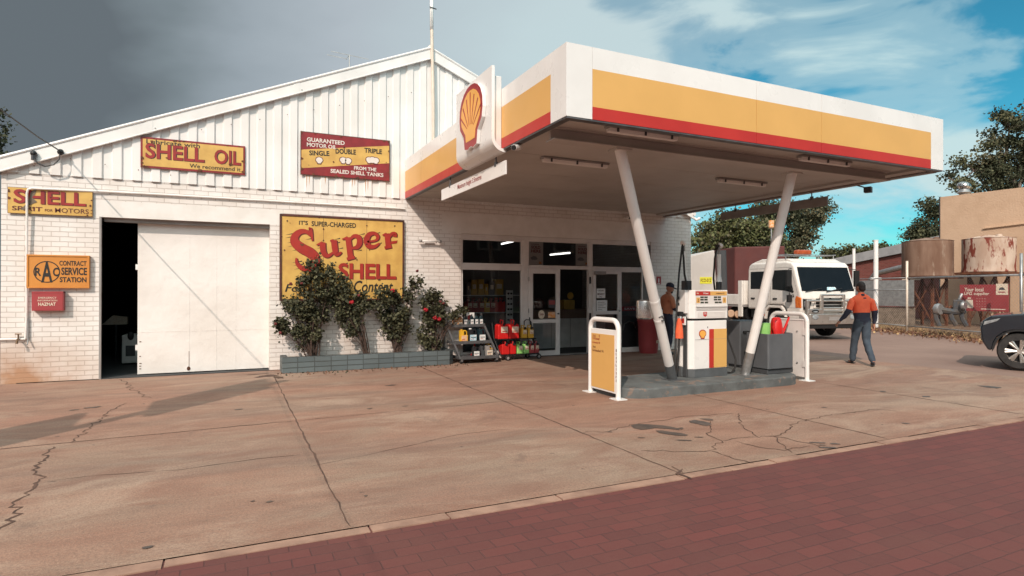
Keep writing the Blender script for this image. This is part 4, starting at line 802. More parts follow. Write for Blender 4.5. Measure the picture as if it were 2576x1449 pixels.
nz_ = MB(); nz_.tube([(6.80, -4.86, 1.19), (6.755, -4.87, 1.14), (6.735, -4.87, .95)], [.02, .028, .02], 'galv', 8); nz_.build('nozzle', r)
rg = MB(); rg.lathe([(.03, .33), (.055, .26), (.078, .12), (.085, .0)], (6.735, -4.87, .80), 'orange_rag', 10, M.Diagonal((.8, .8, 1))); rg.build('nozzle_cover', r)
Y1 = -4.76; w1 = lambda u, v, dy=0: W(u, v, Y1 + dy)
m1 = MB(); m1.tube([w1(1727, 772), w1(1727, 712), w1(1722, 680), w1(1721, 632)], .026, 'white_gloss', 10); m1.tube([w1(1721, 634), w1(1720, 612)], .018, 'trim_grey', 8); m1.build('hose_mast', r)
m1 = MB(); q = w1(1727, 718); m1.box(q.x - .07, q.x + .07, q.y - .05, q.y + .05, q.z - .08, q.z + .08, 'dark_plastic'); m1.build('mast_clamp', r, .006)
pu = MB(); pu.lathe([(.05, -.02), (.03, 0), (.05, .02)], w1(1718, 612), 'white_gloss', 12, M.Rotation(rad(60), 3, 'Y')); pu.build('pulley', r)
hs = MB(); hs.tube([(6.735, -4.87, .80), w1(1707, 880, -.15), w1(1703, 930, -.15), w1(1701, 944, -.15), w1(1698, 930, -.12), w1(1701, 800, -.05), w1(1708, 690), w1(1716, 620), w1(1718, 610), w1(1719, 640), w1(1722, 690, -.06), w1(1729, 725, -.1), w1(1732, 765, -.12)], .017, 'rubber', 8); hs.build('hose', r)
Y2 = -4.68; w2 = lambda u, v, dy=0: W(u, v, Y2 + dy)
m2 = MB(); m2.tube([w2(1808, 830), w2(1808, 690)], .02, 'dark_plastic', 8); m2.tube([w2(1809, 696), w2(1809, 640)], .034, 'white_gloss', 10); m2.tube([w2(1808, 709), w2(1808, 691)], [.058, .035], 'white_gloss', 12); m2.tube([w2(1808, 742), w2(1808, 709)], .05, 'dark_plastic', 12); m2.tube([w2(1808, 642), w2(1810, 622)], .02, 'trim_grey', 8); m2.build('hose_mast', r)
pu = MB(); pu.lathe([(.04, -.03), (.055, 0), (.04, .03)], w2(1812, 618), 'white_gloss', 12, M.Rotation(rad(70), 3, 'Y')); pu.ball(w2(1805, 619), .035, 'black', 8, 6); pu.build('pulley', r)
h2 = MB(); h2.tube([w2(1804, 620, .05), w2(1798, 650, .08), w2(1795, 700, .1), w2(1803, 780, .1), w2(1824, 815, .05), w2(1829, 845), w2(1842, 880, -.05), w2(1851, 905, -.1), w2(1849, 925, -.15), w2(1840, 938, -.18), (7.66, -4.90, .20)], .016, 'rubber', 8); h2.build('hose', r)
r = thing('paper_towel_dispenser', 'stainless drum shaped dispenser strapped to the left canopy column', 'dispenser', W(1622, 778, -5.26))
c = W(1622, 778, -5.26); b = MB(); b.lathe([(.10, -.15), (.125, -.13), (.13, -.10), (.13, .10), (.125, .13), (.09, .145)], c, 'stainless', 24); b.build('drum', r)
b = MB(); b.box(c.x + .05, c.x + .20, c.y + .02, c.y + .12, c.z - .12, c.z + .12, 'dark_grey'); b.build('bracket', r)
bb = cols[0][1] + (cols[0][0] - cols[0][1]) * ((c.z - .12 - .15) / 3.3); d = (cols[0][0] - cols[0][1]).normalized()
for q in (-.06, .28): b = MB(); b.tube([bb + d * q, bb + d * (q + .035)], .0795, 'white_gloss', 16); b.build('strap', r)
b = MB(); b.tube([bb + d * .0 + V((-.05, -.07, 0)), bb + V((0, -.09, .02)), bb + V((.06, -.07, -.04)), bb + V((.0, -.08, -.05))], .012, 'dark_grey', 6); b.build('hook', r)

# ---- tubular sign frames at the island ends
def hoop(x, ya, yb, zt, panel, lb, nm):
    r = thing(nm, lb, 'sign', (x, (ya + yb) / 2, 0)); rr_ = .14; pts = [(x, ya, .0), (x, ya, zt - rr_)]
    s = 1 if yb > ya else -1
    for k in range(1, 7): a = k / 6 * math.pi / 2; pts.append((x, ya + s * rr_ * (1 - math.cos(a)), zt - rr_ + rr_ * math.sin(a)))
    for k in range(0, 7): a = k / 6 * math.pi / 2; pts.append((x, yb - s * rr_ * (1 - math.sin(a)), zt - rr_ + rr_ * math.cos(a)))
    pts.append((x, yb, 0)); b = MB(); b.tube(pts, .038, 'white_metal', 14); b.build('frame', r)
    for y in (ya, yb): 
        b = MB(); b.box(x - .09, x + .09, y - .10, y + .10, .001, .013, 'white_metal'); b.build('foot_plate', r)
    return r
r = hoop(5.13, -4.68, -5.42, 1.15, 1, 'white tubular price frame holding the yellow unleaded fuel panel', 'price_sign')
b = MB(); b.box(5.105, 5.155, -5.385, -4.715, .075, 1.005, 'white_metal'); b.build('panel_frame', r, .006)
PX = PL((5.104, -4.745, 0), (0, -1, 0)); b = MB(); PX.rect(b, 0, .105, .61, .93, 0, .004, 'yellow'); b.build('panel', r)
t = MB(); text(t, PX, 'Shell', .045, .875, .075, .035, .0045, 'letter_red2', .01); text(t, PX, 'V-Power', .035, .83, .20, .042, .0045, 'letter_red2', .02); text(t, PX, 'Unleaded 98', .03, .775, .21, .030, .0045, 'letter_red2', .012); text(t, PX, '0', .21, .873, .03, .042, .0045, 'letter_red2', .015)
text(t, PX, 'Shell', .045, .705, .075, .033, .0045, 'letter_maroon', .008); text(t, PX, 'Unleaded 91', .035, .65, .30, .038, .0045, 'letter_maroon', .012); t.build('lettering', r, recalc=False)
b = MB(); P2 = PL((5.13, -5.42, 0), (0, -1, 0)); 
for i in range(9): z = .25 + i * .055; b.add([V((5.0915, -5.42 + random.uniform(-.012, .004), z)), V((5.0915, -5.42 + random.uniform(.004, .016), z + .01)), V((5.0915, -5.42 + random.uniform(.002, .014), z + .05)), V((5.0915, -5.42 + random.uniform(-.01, .0), z + .045))], [(0, 1, 2, 3)], 'rust')
b.build('rust_marking', r, recalc=False)
r = hoop(9.22, -4.55, -5.32, 1.175, 0, 'white tubular frame holding a blank grey panel beside the bins', 'price_sign')
b = MB(); b.box(9.20, 9.24, -5.275, -4.59, .06, 1.06, 'frame_white'); b.box(9.19, 9.25, -5.28, -4.585, 1.06, 1.085, 'white_metal'); b.build('panel', r, .004)
for z in (.30, .86): b = MB(); b.box(9.186, 9.199, -5.30, -5.25, z - .06, z + .06, 'frame_white'); b.tube([(9.20, -5.14, z), (9.185, -5.14, z + .01)], .014, 'galv', 8); b.build('hinge', r)

# ---- grey bins on the island with watering cans in the front one
r = thing('waste_bin', 'front grey plastic island bin holding watering cans', 'bin', (8.62, -4.98, .15))
b = MB(); x0, x1, y0, y1 = 8.32, 9.03, -5.28, -4.80
def tub(mb, x0, x1, y0, y1, z0, z1, t, m):
    o = [(x0 + .02, y0), (x1 - .12, y0), (x1, y0 + .12), (x1, y1), (x0, y1), (x0, y0 + .02)]; cx, cy = (x0 + x1) / 2, (y0 + y1) / 2
    i_ = [(cx + (x - cx) * (1 - t), cy + (y - cy) * (1 - t * 1.3)) for x, y in o]; n = len(o); R = lambda q, z: [(x, y, z) for x, y in q]
    mb.add(R(o, z0) + R(o, z1) + R(i_, z1) + R(i_, z0 + .3), [tuple(range(n))[::-1]] + [(k, (k + 1) % n, n + (k + 1) % n, n + k) for k in range(n)] + [(n + k, n + (k + 1) % n, 2 * n + (k + 1) % n, 2 * n + k) for k in range(n)] + [(2 * n + k, 2 * n + (k + 1) % n, 3 * n + (k + 1) % n, 3 * n + k) for k in range(n)] + [tuple(range(3 * n, 4 * n))], m)
tub(b, x0, x1, y0, y1, .245, .845, .07, 'grey_plastic'); b.build('body', r, .008)
b = MB(); b.box(x0 + .02, x1 - .06, y0 + .04, y1 - .03, .152, .244, 'dark_grey'); b.build('base', r, .01)
r = thing('waste_bin', 'rear grey plastic island bin behind the leaning column', 'bin', (8.78, -4.25, .15))
b = MB(); b.box(8.56, 9.0, -4.42, -4.08, .20, 1.03, 'grey_plastic'); b.build('body', r, .015); b = MB(); b.box(8.58, 8.98, -4.432, -4.42, .24, .80, 'dark_grey'); b.build('door', r, .006); b = MB(); b.box(8.62, 8.80, -4.46, -4.433, .80, .84, 'black'); b.box(8.6, 8.96, -4.40, -4.1, .152, .2, 'dark_grey'); b.build('latch', r)
r = thing('watering_can', 'red plastic watering can with long spout in the grey bin', 'watering can', (8.86, -4.98, .66))
R_ = M.Rotation(-.25, 3, 'Z'); c = V((8.83, -5.0, .66)); T_ = lambda x, y, z: c + R_ @ V((x, y, z))
b = MB(); b.lathe([(.115, 0), (.125, .05), (.12, .25), (.10, .36), (.085, .43), (.055, .455)], c, 'can_red', 18, R_ @ M.Diagonal((1, .8, 1))); b.build('body', r)
b = MB(); b.tube([T_(.08, 0, .10), T_(.18, 0, .28), T_(.255, 0, .455)], [.035, .024, .018], 'can_red', 10); b.build('spout', r)
b = MB(); b.tube([T_(-.04, -.06, .43), T_(-.11, -.09, .40), T_(-.13, -.10, .28), T_(-.10, -.105, .17)], .022, 'can_red', 8); b.build('handle', r)
r = thing('watering_can', 'green plastic tub shaped watering can beside the red one', 'watering can', (8.55, -4.95, .66))
b = MB(); b.lathe([(.10, 0), (.115, .08), (.118, .34), (.122, .36), (.11, .36)], (8.55, -4.97, .66), 'can_green', 18); b.build('body', r)
b = MB(); b.tube([(8.44, -5.0, 1.0), (8.50, -5.04, 1.09), (8.58, -5.04, 1.09), (8.64, -5.0, 1.0)], .01, 'dark_plastic', 6); b.build('handle', r)
r = thing('squeegee', 'orange headed window squeegee standing in the green can', 'squeegee', (8.56, -4.93, 1.0)); b = MB(); b.tube([(8.57, -4.95, .98), (8.60, -4.92, 1.13)], .012, 'black', 6); b.build('handle', r); b = MB(); b.prism([(8.53, -4.93, 1.13), (8.66, -4.90, 1.14), (8.64, -4.90, 1.23), (8.54, -4.93, 1.21)], (0, .03, 0), 'orange_rag'); b.build('head', r)

# ---- things in the shade by the shop wall
r = thing('sand_drum', 'maroon plastic drum with yellow warning triangle behind the column', 'drum', (9.64, -.35, 0))
b = MB(); b.lathe([(.22, 0), (.235, .06), (.245, .2), (.27, .84), (.285, .87), (.285, .91), (.27, .92)], (9.64, -.36, 0), 'hazmat_red', 24); b.lathe([(.272, .80), (.288, .80), (.288, .83), (.272, .83)], (9.64, -.36, 0), 'hazmat_red', 24); b.build('body', r)
b = MB(); PD = PL((9.74, -.655, 0), (.94, .34, 0)); PD.poly(b, [(-.11, .62), (.11, .62), (0, .38)], 0, .006, 'label_cream'); text(b, PD, 'USE', -.04, .575, .08, .022, .007, 'black', .02); text(b, PD, 'SAND', -.045, .54, .09, .022, .007, 'black', .02); b.build('warning_triangle', r)
b = MB(); PD.rect(b, -.13, .27, .13, .34, 0.0, .006, 'label_cream'); text(b, PD, 'NO SMOKING', -.11, .29, .22, .03, .007, 'letter_maroon', .01); b.build('notice', r)
r = thing('ice_freezer', 'dark merchandise freezer with red header behind the shop glass', 'freezer', (9.4, .35, 0))
b = MB(); b.box(9.08, 9.75, .14, .75, .03, 1.05, 'dark_grey'); b.box(9.08, 9.75, .12, .14, 1.05, 1.17, 'hazmat_red'); b.tube([(9.2, .13, .55), (9.25, .13, .72), (9.4, .13, .78), (9.55, .13, .74), (9.6, .13, .6)], .02, 'trim_grey', 6); b.build('cabinet', r)
PF = PL((9.08, .119, 0)); t = MB(); text(t, PF, 'SAVE', .16, 1.085, .34, .05, .0, 'label_white', .015); t.build('lettering', r, recalc=False)
# ================================================================ planter and roses
b = MB(); px0, px1, pf = .90, 4.36, -.56
b.prism([(px0, 0, -.04), (px0, pf, -.04), (px1 - .12, pf, -.04), (px1, pf + .12, -.04), (px1, 0, -.04), (px1 - .12, 0, -.04), (px1 - .12, pf + .13, -.04), (px0 + .12, pf + .13, -.04), (px0 + .12, 0, -.04)], (0, 0, .34), 'block_grey')
r = tag(b.build('planter_box', None, .012), 'long low planter of grey painted blocks at the foot of the roses', 'planter'); XF[r.name] = M.Identity(4)
b = MB(); b.box(px0 + .121, px1 - .121, pf + .131, -.002, -.02, .22, 'soil'); b.build('soil', r)
def leaf(mb, c, s, m):
    d = V((random.gauss(0, 1), random.gauss(0, 1), random.gauss(0, .7) - .25)).normalized(); a = d.orthogonal().normalized(); a = (M.Rotation(random.uniform(0, 6.3), 3, d) @ a); q = d.cross(a)
    p = V(c); mb.add([p - a * s * .5, p + d * s * .5 - a * s * .05 + q * s * .08, p + a * s * .5, p - d * s * .5 + a * s * .05 + q * s * .1], [(0, 1, 2, 3)], m)
def inell(e, shell=.35):
    v = V((random.gauss(0, 1), random.gauss(0, 1), random.gauss(0, 1))).normalized() * random.uniform(shell, 1) ** .5
    return V((e[0] + v.x * e[3], e[1] + v.y * e[4], e[2] + v.z * e[5]))
def zz(zx, zy, rx, rz, y=-.30, ry=None):
    u, v = (1000 + zx / 2.07) * .63889, (900 + zy / 2.07) * .63889; p = W(u, v, y); k = .00247 * .95
    return (p.x, y, p.z, rx * k, ry or min(rx, rz) * k * .8, rz * k)
def rose(label, base, ells, n, blooms, dead=()):
    r = thing('rose_bush', label, 'rose bush', (base, -.3, .22), 0, 'rose bushes in the grey planter')
    lf = MB(); st = MB(); subs = []
    tot = sum(e[3] * e[5] for e in ells)
    for e in ells:
        for _ in range(max(5, int(80 * e[3] * e[5] / tot))): subs.append((inell(e), e))
    for _ in range(n):
        s, e = random.choice(subs); p = s + V((random.gauss(0, .05), random.gauss(0, .05), random.gauss(0, .05))); p.y = min(p.y, -.03)
        leaf(lf, p, random.uniform(.035, .075), random.choice(('leaf_a', 'leaf_a', 'leaf_b', 'leaf_b', 'leaf_c')))
    for e in ells:
        for _ in range(3):
            t = inell(e, .1); b0 = V((base + random.gauss(0, .05), -.3 + random.gauss(0, .03), .20)); m_ = b0.lerp(t, .5) + V((random.gauss(0, .05), random.gauss(0, .03), -.02)); m_.x = b0.x + (t.x - b0.x) * .35
            st.tube([b0, b0.lerp(m_, .5) + V((random.gauss(0, .015), 0, 0)), m_, t], [.014, .012, .009, .004], 'stem', 5)
    st.build('stem', r); lf.build('foliage', r, recalc=False)
    for q, m, s in [(b_, 'rose', .048) for b_ in blooms] + [(b_, 'rose_dead', .032) for b_ in dead]:
        e = zz(*q, 1, 1, -.46); fb = MB()
        for k in range(9): 
            d = V((random.gauss(0, 1), random.gauss(0, 1), random.gauss(0, 1))).normalized(); fb.ball(V(e[:3]) + d * s * .5, (s * .62, s * .62, s * .5), m, 7, 5)
        fb.build('bloom', r)
rose('tallest and widest rose bush in front of the big S, no open blooms', W(788, 897, -.3).x, [zz(480, 335, 95, 85), zz(500, 470, 190, 95), zz(440, 600, 225, 110), zz(330, 700, 130, 90), zz(285, 850, 75, 55), zz(470, 780, 140, 120), zz(220, 770, 40, 30), zz(620, 350, 40, 80), zz(420, 900, 70, 60)], 5600, [], [(175, 775), (215, 850), (300, 450), (390, 445)])
rose('slanting thin rose bush with bare bent stems in the middle', W(925, 890, -.3).x, [zz(720, 440, 60, 55), zz(700, 560, 100, 90), zz(800, 640, 130, 90), zz(760, 740, 100, 80), zz(860, 560, 60, 40), zz(790, 830, 60, 60)], 2500, [(795, 600)], [(855, 545)])
rose('bushy rose bush with bare upright tip above one red bloom', W(998, 888, -.3).x, [zz(1080, 560, 125, 85), zz(1140, 690, 130, 110), zz(1170, 800, 120, 90), zz(1330, 430, 45, 85), zz(1280, 540, 60, 70), zz(980, 640, 80, 60), zz(1150, 880, 80, 50)], 3800, [(1130, 505)], [(1330, 345)])
rose('rose bush with the most red blooms reaching over to the oil trolley', W(1090, 882, -.3).x, [zz(1440, 620, 90, 90), zz(1520, 680, 80, 90), zz(1430, 760, 90, 90), zz(1410, 880, 70, 80), zz(1440, 540, 35, 50), zz(1505, 545, 30, 40), zz(1690, 665, 50, 30), zz(1630, 710, 50, 22), zz(1460, 950, 60, 50)], 2500, [(1400, 662), (1475, 728), (1510, 738)], [(1520, 595), (1545, 610)])

fl = MB()
for _ in range(150): leaf(fl, (random.uniform(.8, 4.6), -.58 - abs(random.gauss(0, .28)), .012), random.uniform(.025, .05), random.choice(('litter', 'litter', 'leaf_b')))
tag(fl.build('fallen_leaves', recalc=False), None, None, None, 'stuff')
# ================================================================ oil trolley
ox, oy = 4.42, -.45
r = thing('oil_trolley', 'grey angle iron three shelf trolley of oil bottles beside the planter', 'trolley', (4.85, -.35, 0))
lf_, rt_ = 4.46, 5.34
fr = MB()
for xx, dx in ((4.27, .19), (5.15, .20)):
    bar(fr, (xx, -.10, .88 if xx < 5 else 1.06), (xx + .02, -.08, .12), .04, 'grey_steel'); bar(fr, (xx, -.22, .84), (xx + dx, -.62, .11), .04, 'grey_steel')
fr.build('upright', r)
for z, y0, y1, x0, x1 in ((.80, -.26, -.08, 4.28, 5.17), (.445, -.46, -.08, 4.36, 5.26), (.13, -.62, -.08, 4.46, 5.36)):
    b = MB(); b.box(x0, x1, y0, y1, z, z + .012, 'grey_steel'); b.box(x0, x1, y0 - .012, y0, z - .03, z + .035, 'grey_steel'); b.box(x0 - .012, x0, y0, y1, z - .03, z + .03, 'grey_steel'); b.box(x1, x1 + .012, y0, y1, z - .03, z + .03, 'grey_steel'); b.build('shelf', r)
for x, y in ((4.50, -.58), (5.32, -.58), (4.35, -.1), (5.2, -.1)):
    b = MB(); b.lathe([(.045, -.018), (.05, 0), (.045, .018)], (x, y, .05), 'rubber', 14, M.Rotation(rad(90), 3, 'X') @ M.Rotation(.5, 3, 'Y')); b.box(x - .025, x + .025, y - .03, y + .03, .06, .105, 'galv'); b.build('castor', r)
def bottle(label, c, w_, d_, h_, m, lab, kind='jug', capm='black', group='oil bottles on the trolley', tilt=0):
    r = thing('oil_bottle', label, 'bottle', c); x, y, z = c; b = MB()
    if kind == 'slim':
        b.prism([(x - w_ / 2, y, z), (x + w_ / 2, y, z), (x + w_ / 2, y, z + h_ * .62), (x + w_ * .2, y, z + h_ * .86), (x - w_ * .2, y, z + h_ * .86), (x - w_ / 2, y, z + h_ * .62)], (0, d_, 0), m); b.build('body', r, .012)
        b = MB(); b.tube([(x, y + d_ / 2, z + h_ * .86), (x, y + d_ / 2, z + h_)], w_ * .17, capm, 10); b.build('cap', r)
    else:
        hole = [(x + w_ * .14, z + h_ * .62), (x + w_ * .40, z + h_ * .56), (x + w_ * .40, z + h_ * .80), (x + w_ * .14, z + h_ * .84)]
        b.prism([(x - w_ / 2, y, z), (x + w_ / 2, y, z), (x + w_ / 2, y, z + h_ * .55), (x - w_ * .02, y, z + h_ * .55), (x - w_ * .02, y, z + h_ * .92), (x - w_ / 2, y, z + h_ * .92)], (0, d_, 0), m)
        b.tube([(x - .01, y + d_ / 2, z + h_ * .88), (x + w_ * .28, y + d_ / 2, z + h_ * .90), (x + w_ * .44, y + d_ / 2, z + h_ * .78), (x + w_ * .44, y + d_ / 2, z + h_ * .5)], w_ * .085, m, 8); b.build('body', r, .012)
        b = MB(); b.tube([(x - w_ * .26, y + d_ / 2, z + h_ * .92), (x - w_ * .26, y + d_ / 2, z + h_)], w_ * .17, capm, 10); b.build('cap', r)
    if lab:
        b = MB(); b.box(x - w_ * .40, x + w_ * .40, y - .003, y - .0005, z + h_ * .08, z + h_ * .52, lab); b.box(x - w_ * .3, x + w_ * .3, y - .0045, y - .003, z + h_ * .30, z + h_ * .36, 'bottle_teal' if lab != 'label_orange' else 'label_cream'); b.box(x - w_ * .3, x + w_ * .1, y - .0045, y - .003, z + h_ * .18, z + h_ * .22, 'letter_red2'); b.build('label', r)
    r['group'] = group; return r
zt = .813
for i, (x, lb) in enumerate(((4.36, 'leftmost dark bottle on the top shelf, beside the rose leaves'), (4.73, 'dark bottle on the top shelf, just right of the orange packets'), (4.88, 'dark bottle on the top shelf, in front of the white card'), (4.99, 'dark bottle on the top shelf, second from the right end'), (5.10, 'dark bottle at the right end of the top shelf'))):
    bottle(lb, (x, -.235, zt), .085, .06, .235, 'bottle_teal', 'label_white', 'slim', group='dark slim bottles on the top shelf')
for i, x in enumerate((4.50, 4.61)):
    r2 = thing('chamois_packet', ('left', 'right')[i] + ' one of two orange chamois packets on the top trolley shelf', 'packet', (x, -.2, zt), 0, 'orange packets on the trolley')
    b = MB(); b.prism([(x - .07, -.24, zt + .002), (x + .05, -.23, zt + .002), (x + .06, -.20, zt + .14), (x + .02, -.18, zt + .20), (x - .04, -.19, zt + .17), (x - .08, -.21, zt + .12)], (0, .03, .0), 'label_orange'); b.build('bag', r2, .01); b = MB(); b.prism([(x - .05, -.243, zt + .02), (x + .04, -.233, zt + .02), (x + .03, -.226, zt + .07), (x - .04, -.236, zt + .07)], (0, -.004, .0), 'label_cream'); b.build('label', r2)
r2 = thing('price_card', 'white card with red ring at the back of the top trolley shelf', 'card', (4.89, -.12, zt)); b = MB(); b.box(4.79, 4.98, -.115, -.11, zt, zt + .27, 'label_white'); b.build('board', r2); b = MB(); b.lathe([(.045, -.002), (.06, -.002), (.06, .002), (.045, .002)], (4.87, -.119, zt + .16), 'poster_red', 18, M.Rotation(rad(90), 3, 'X')); b.build('ring', r2)
bottle('yellow jug with arched handle on the middle trolley shelf', (4.62, -.43, .458), .17, .11, .27, 'oil_yellow', 'label_orange', group='jugs on the middle trolley shelf', capm='oil_yellow')
bottle('dark jug with white cap and pale blue label on the middle shelf', (4.83, -.43, .458), .19, .11, .29, 'bottle_dark', 'label_blue', group='jugs on the middle trolley shelf', capm='label_white')
bottle('black jug with white label on the middle shelf right end', (5.05, -.43, .458), .17, .11, .28, 'bottle_teal', 'label_white', group='jugs on the middle trolley shelf')
bottle('black jug with white and orange label on the bottom shelf', (4.86, -.56, .143), .155, .11, .22, 'bottle_dark', 'label_white', group='jugs on the bottom trolley shelf')
bottle('grey jug with cream label on the bottom trolley shelf', (5.17, -.56, .143), .16, .11, .24, 'trim_grey', 'label_cream', group='jugs on the bottom trolley shelf')
bottle('plain dark grey jug standing left of the cream labelled one', (5.03, -.5, .143), .09, .11, .23, 'dark_grey', None, group='jugs on the bottom trolley shelf')
bottle('dull yellow jug at the right end of the bottom shelf', (5.26, -.36, .143), .14, .11, .29, 'can_yellow', None, group='jugs on the bottom trolley shelf')
r2 = thing('funnel', 'orange funnel standing behind the bottom shelf jugs', 'funnel', (4.9, -.25, .143)); b = MB(); b.lathe([(.09, .0), (.02, .12), (.015, .26)], (4.93, -.25, .145), 'can_red', 14); b.build('cone', r2)

# ================================================================ jerry can trolley
r = thing('jerry_can_trolley', 'black two tier trolley of jerry cans in front of the shop window', 'trolley', (5.95, -.3, 0))
for z, x0, x1 in ((.485, 5.42, 6.40), (.135, 5.50, 6.48)):
    b = MB(); b.box(x0, x1, -.42, -.12, z - .02, z, 'black'); b.build('shelf', r, .004)
for xx in (5.40, 6.36):
    b = MB(); b.tube([(xx, -.14, .95 if xx > 6 else .85), (xx + .02, -.2, .5), (xx + .10, -.42, .10)], .014, 'black', 6); b.build('upright', r)
b = MB(); b.tube([(6.22, -.14, .6), (6.22, -.14, .86), (6.26, -.16, .90), (6.34, -.18, .89), (6.37, -.2, .84), (6.40, -.22, .5), (6.46, -.4, .12)], .013, 'black', 6); b.build('handle', r)
for x, y in ((5.66, -.44), (6.47, -.40), (5.5, -.14), (6.3, -.14)):
    b = MB(); b.lathe([(.05, -.02), (.06, -.012), (.06, .012), (.05, .02)], (x, y, .06), 'rubber', 16, M.Rotation(rad(90), 3, 'X')); b.lathe([(.03, -.022), (.03, .022)], (x, y, .06), 'trim_grey', 10, M.Rotation(rad(90), 3, 'X')); b.build('castor', r)
def jerry(label, x, z, w_, h_, m, lab, y=-.40, d_=.20, group=None):
    r = thing('jerry_can', label, 'jerry can', (x, y, z), 0, group); b = MB(); h2 = h_ * .80
    b.prism([(x - w_ / 2, y, z), (x + w_ / 2, y, z), (x + w_ / 2, y, z + h2 * .88), (x + w_ * .36, y, z + h2), (x - w_ * .36, y, z + h2), (x - w_ / 2, y, z + h2 * .88)], (0, d_, 0), m); b.build('body', r, .014)
    b = MB(); b.tube([(x, y + .03, z + h2 * .97), (x, y + .035, z + h_ * .99), (x, y + d_ - .03, z + h_), (x, y + d_ - .03, z + h2 * .98)], .016, m, 8); b.build('handle', r)
    b = MB(); b.tube([(x + w_ * .05, y + .02, z + h2 * .93), (x + w_ * .05, y - .025, z + h2 * 1.02)], .028, 'black', 10); b.build('cap', r)
    if lab: b = MB(); b.box(x - w_ * .22, x + w_ * .42, y - .004, y - .0005, z + h2 * .42, z + h2 * .82, lab); b.box(x - w_ * .1, x + w_ * .34, y - .0055, y - .004, z + h2 * .48, z + h2 * .54, 'letter_red2'); b.build('label', r)
gj = 'jerry cans on the black trolley'
jerry('large red jerry can at the left of the upper tier', 5.57, .487, .26, .42, 'can_red', 'label_cream', group=gj); jerry('large red jerry can second on the upper tier', 5.84, .487, .25, .42, 'can_red', 'label_cream', group=gj)
jerry('small yellow jerry can left on the upper tier', 6.10, .487, .14, .29, 'can_yellow', 'label_cream', group=gj); jerry('small yellow jerry can at the right end of the upper tier', 6.27, .487, .14, .29, 'can_yellow', 'label_cream', group=gj)
jerry('plain red jerry can at the left of the lower tier', 5.63, .137, .19, .29, 'can_red', None, group=gj); jerry('plain red jerry can next to the green ones', 5.82, .137, .14, .29, 'can_red', None, group=gj)
jerry('left green jerry can on the lower tier', 5.99, .137, .15, .27, 'can_green', 'label_cream', group=gj); jerry('right green jerry can on the lower tier', 6.15, .137, .14, .27, 'can_green', 'label_cream', group=gj)
jerry('small red labelled jerry can right of the green pair', 6.29, .137, .12, .27, 'hazmat_red', 'label_cream', group=gj); jerry('small red labelled jerry can at the right end below', 6.42, .137, .12, .27, 'hazmat_red', 'label_cream', group=gj)

# ================================================================ inside the shop and workshop
def P5(zx, zy, y): return W((1700 + zx / 2.634) * .63889, (900 + zy / 2.634) * .63889, y)
r = thing('shop_shelf', 'white wall shelving behind the left shop window', 'shelf', (5.7, 1.7, 0)); ys = 1.5
for zy in (690, 872):
    c = P5(330, zy, ys); q = P5(775, zy, ys); b = MB(); b.box(c.x, q.x + .4, ys, ys + .4, c.z - .02, c.z, 'counter_white'); b.build('board', r)
b = MB(); c = P5(330, 690, ys); b.box(c.x, c.x + 2.2, ys + .41, ys + .45, 0, 2.2, 'inner_wall'); b.build('back_panel', r)
z1 = P5(330, 690, ys).z; z2 = P5(330, 872, ys).z
for i, (a, wd, hh, m) in enumerate(((365, 45, 80, 'inner_wall'), (415, 65, 95, 'carton'), (485, 65, 98, 'carton'), (553, 40, 70, 'can_yellow'), (600, 60, 90, 'inner_wall'), (665, 85, 100, 'carton'))):
    c = P5(a, 690, ys); q = P5(a + wd, 690, ys); t = MB(); h = hh * .0041; t.box(c.x, q.x - .01, ys + .02, ys + .25, z1 + .001, z1 + h, m); r2 = thing('stock_carton', ('first pale', 'second yellow', 'third yellow', 'fourth small yellow', 'fifth pale', 'sixth and largest yellow')[i] + ' carton from the left on the window shelf', 'carton', (c.x + .1, ys + .1, z1), 0, 'cartons on the shop shelf'); t.build('carton_body', r2, .006); t = MB(); t.box(c.x + .03, q.x - .05, ys + .015, ys + .0195, z1 + h * .4, z1 + h * .7, 'label_cream'); t.build('label', r2)
for i, (a, m) in enumerate(((395, 'hazmat_red'), (450, 'hazmat_red'), (520, 'enamel_red'), (580, 'can_yellow'), (635, 'hazmat_red'), (690, 'can_red'), (738, 'can_red'))):
    c = P5(a, 870, ys); jerry('indoor ' + ('leftmost', 'second', 'third', 'fourth yellow', 'fifth', 'sixth', 'seventh')[i] + ' can from the left on the lower window shelf', c.x, z2 + .002, .17, .36, m, 'label_cream' if i < 5 else None, ys + .03, .2, 'cans on the indoor shelf')
r = thing('sunglasses_stand', 'narrow white stand of dark sunglasses behind the shop window', 'stand', (6.0, .7, 0)); c = P5(775, 960, .7); q = P5(842, 640, .7)
b = MB(); b.box(c.x, q.x, .7, .74, .1, q.z, 'counter_white'); b.box(c.x - .05, q.x + .05, .6, .85, .013, .1, 'dark_grey'); b.build('panel', r)
for i in range(8):
    for sx in (0, 1): t = MB(); xx = c.x + (q.x - c.x) * (.28 + .44 * sx); t.ball((xx, .69, q.z - .08 - i * (q.z - .55) / 8), (.032, .02, .026), 'black', 8, 5); t.build('sunglasses', r)
r = thing('shop_counter', 'white fronted shop counter with a brown top inside the doorway', 'counter', (7.6, 1.6, 0)); b = MB(); b.box(7.35, 10.5, 1.6, 2.3, .013, .82, 'counter_white'); b.build('front', r); b = MB(); b.box(7.32, 10.55, 1.55, 2.35, .82, 1.05, 'counter_brown'); b.build('counter_top', r)
b = MB(); [b.box(x, x + .012, 1.594, 1.6, .05, .8, 'trim_grey') for x in (7.9, 8.5)]; b.build('joint', r)
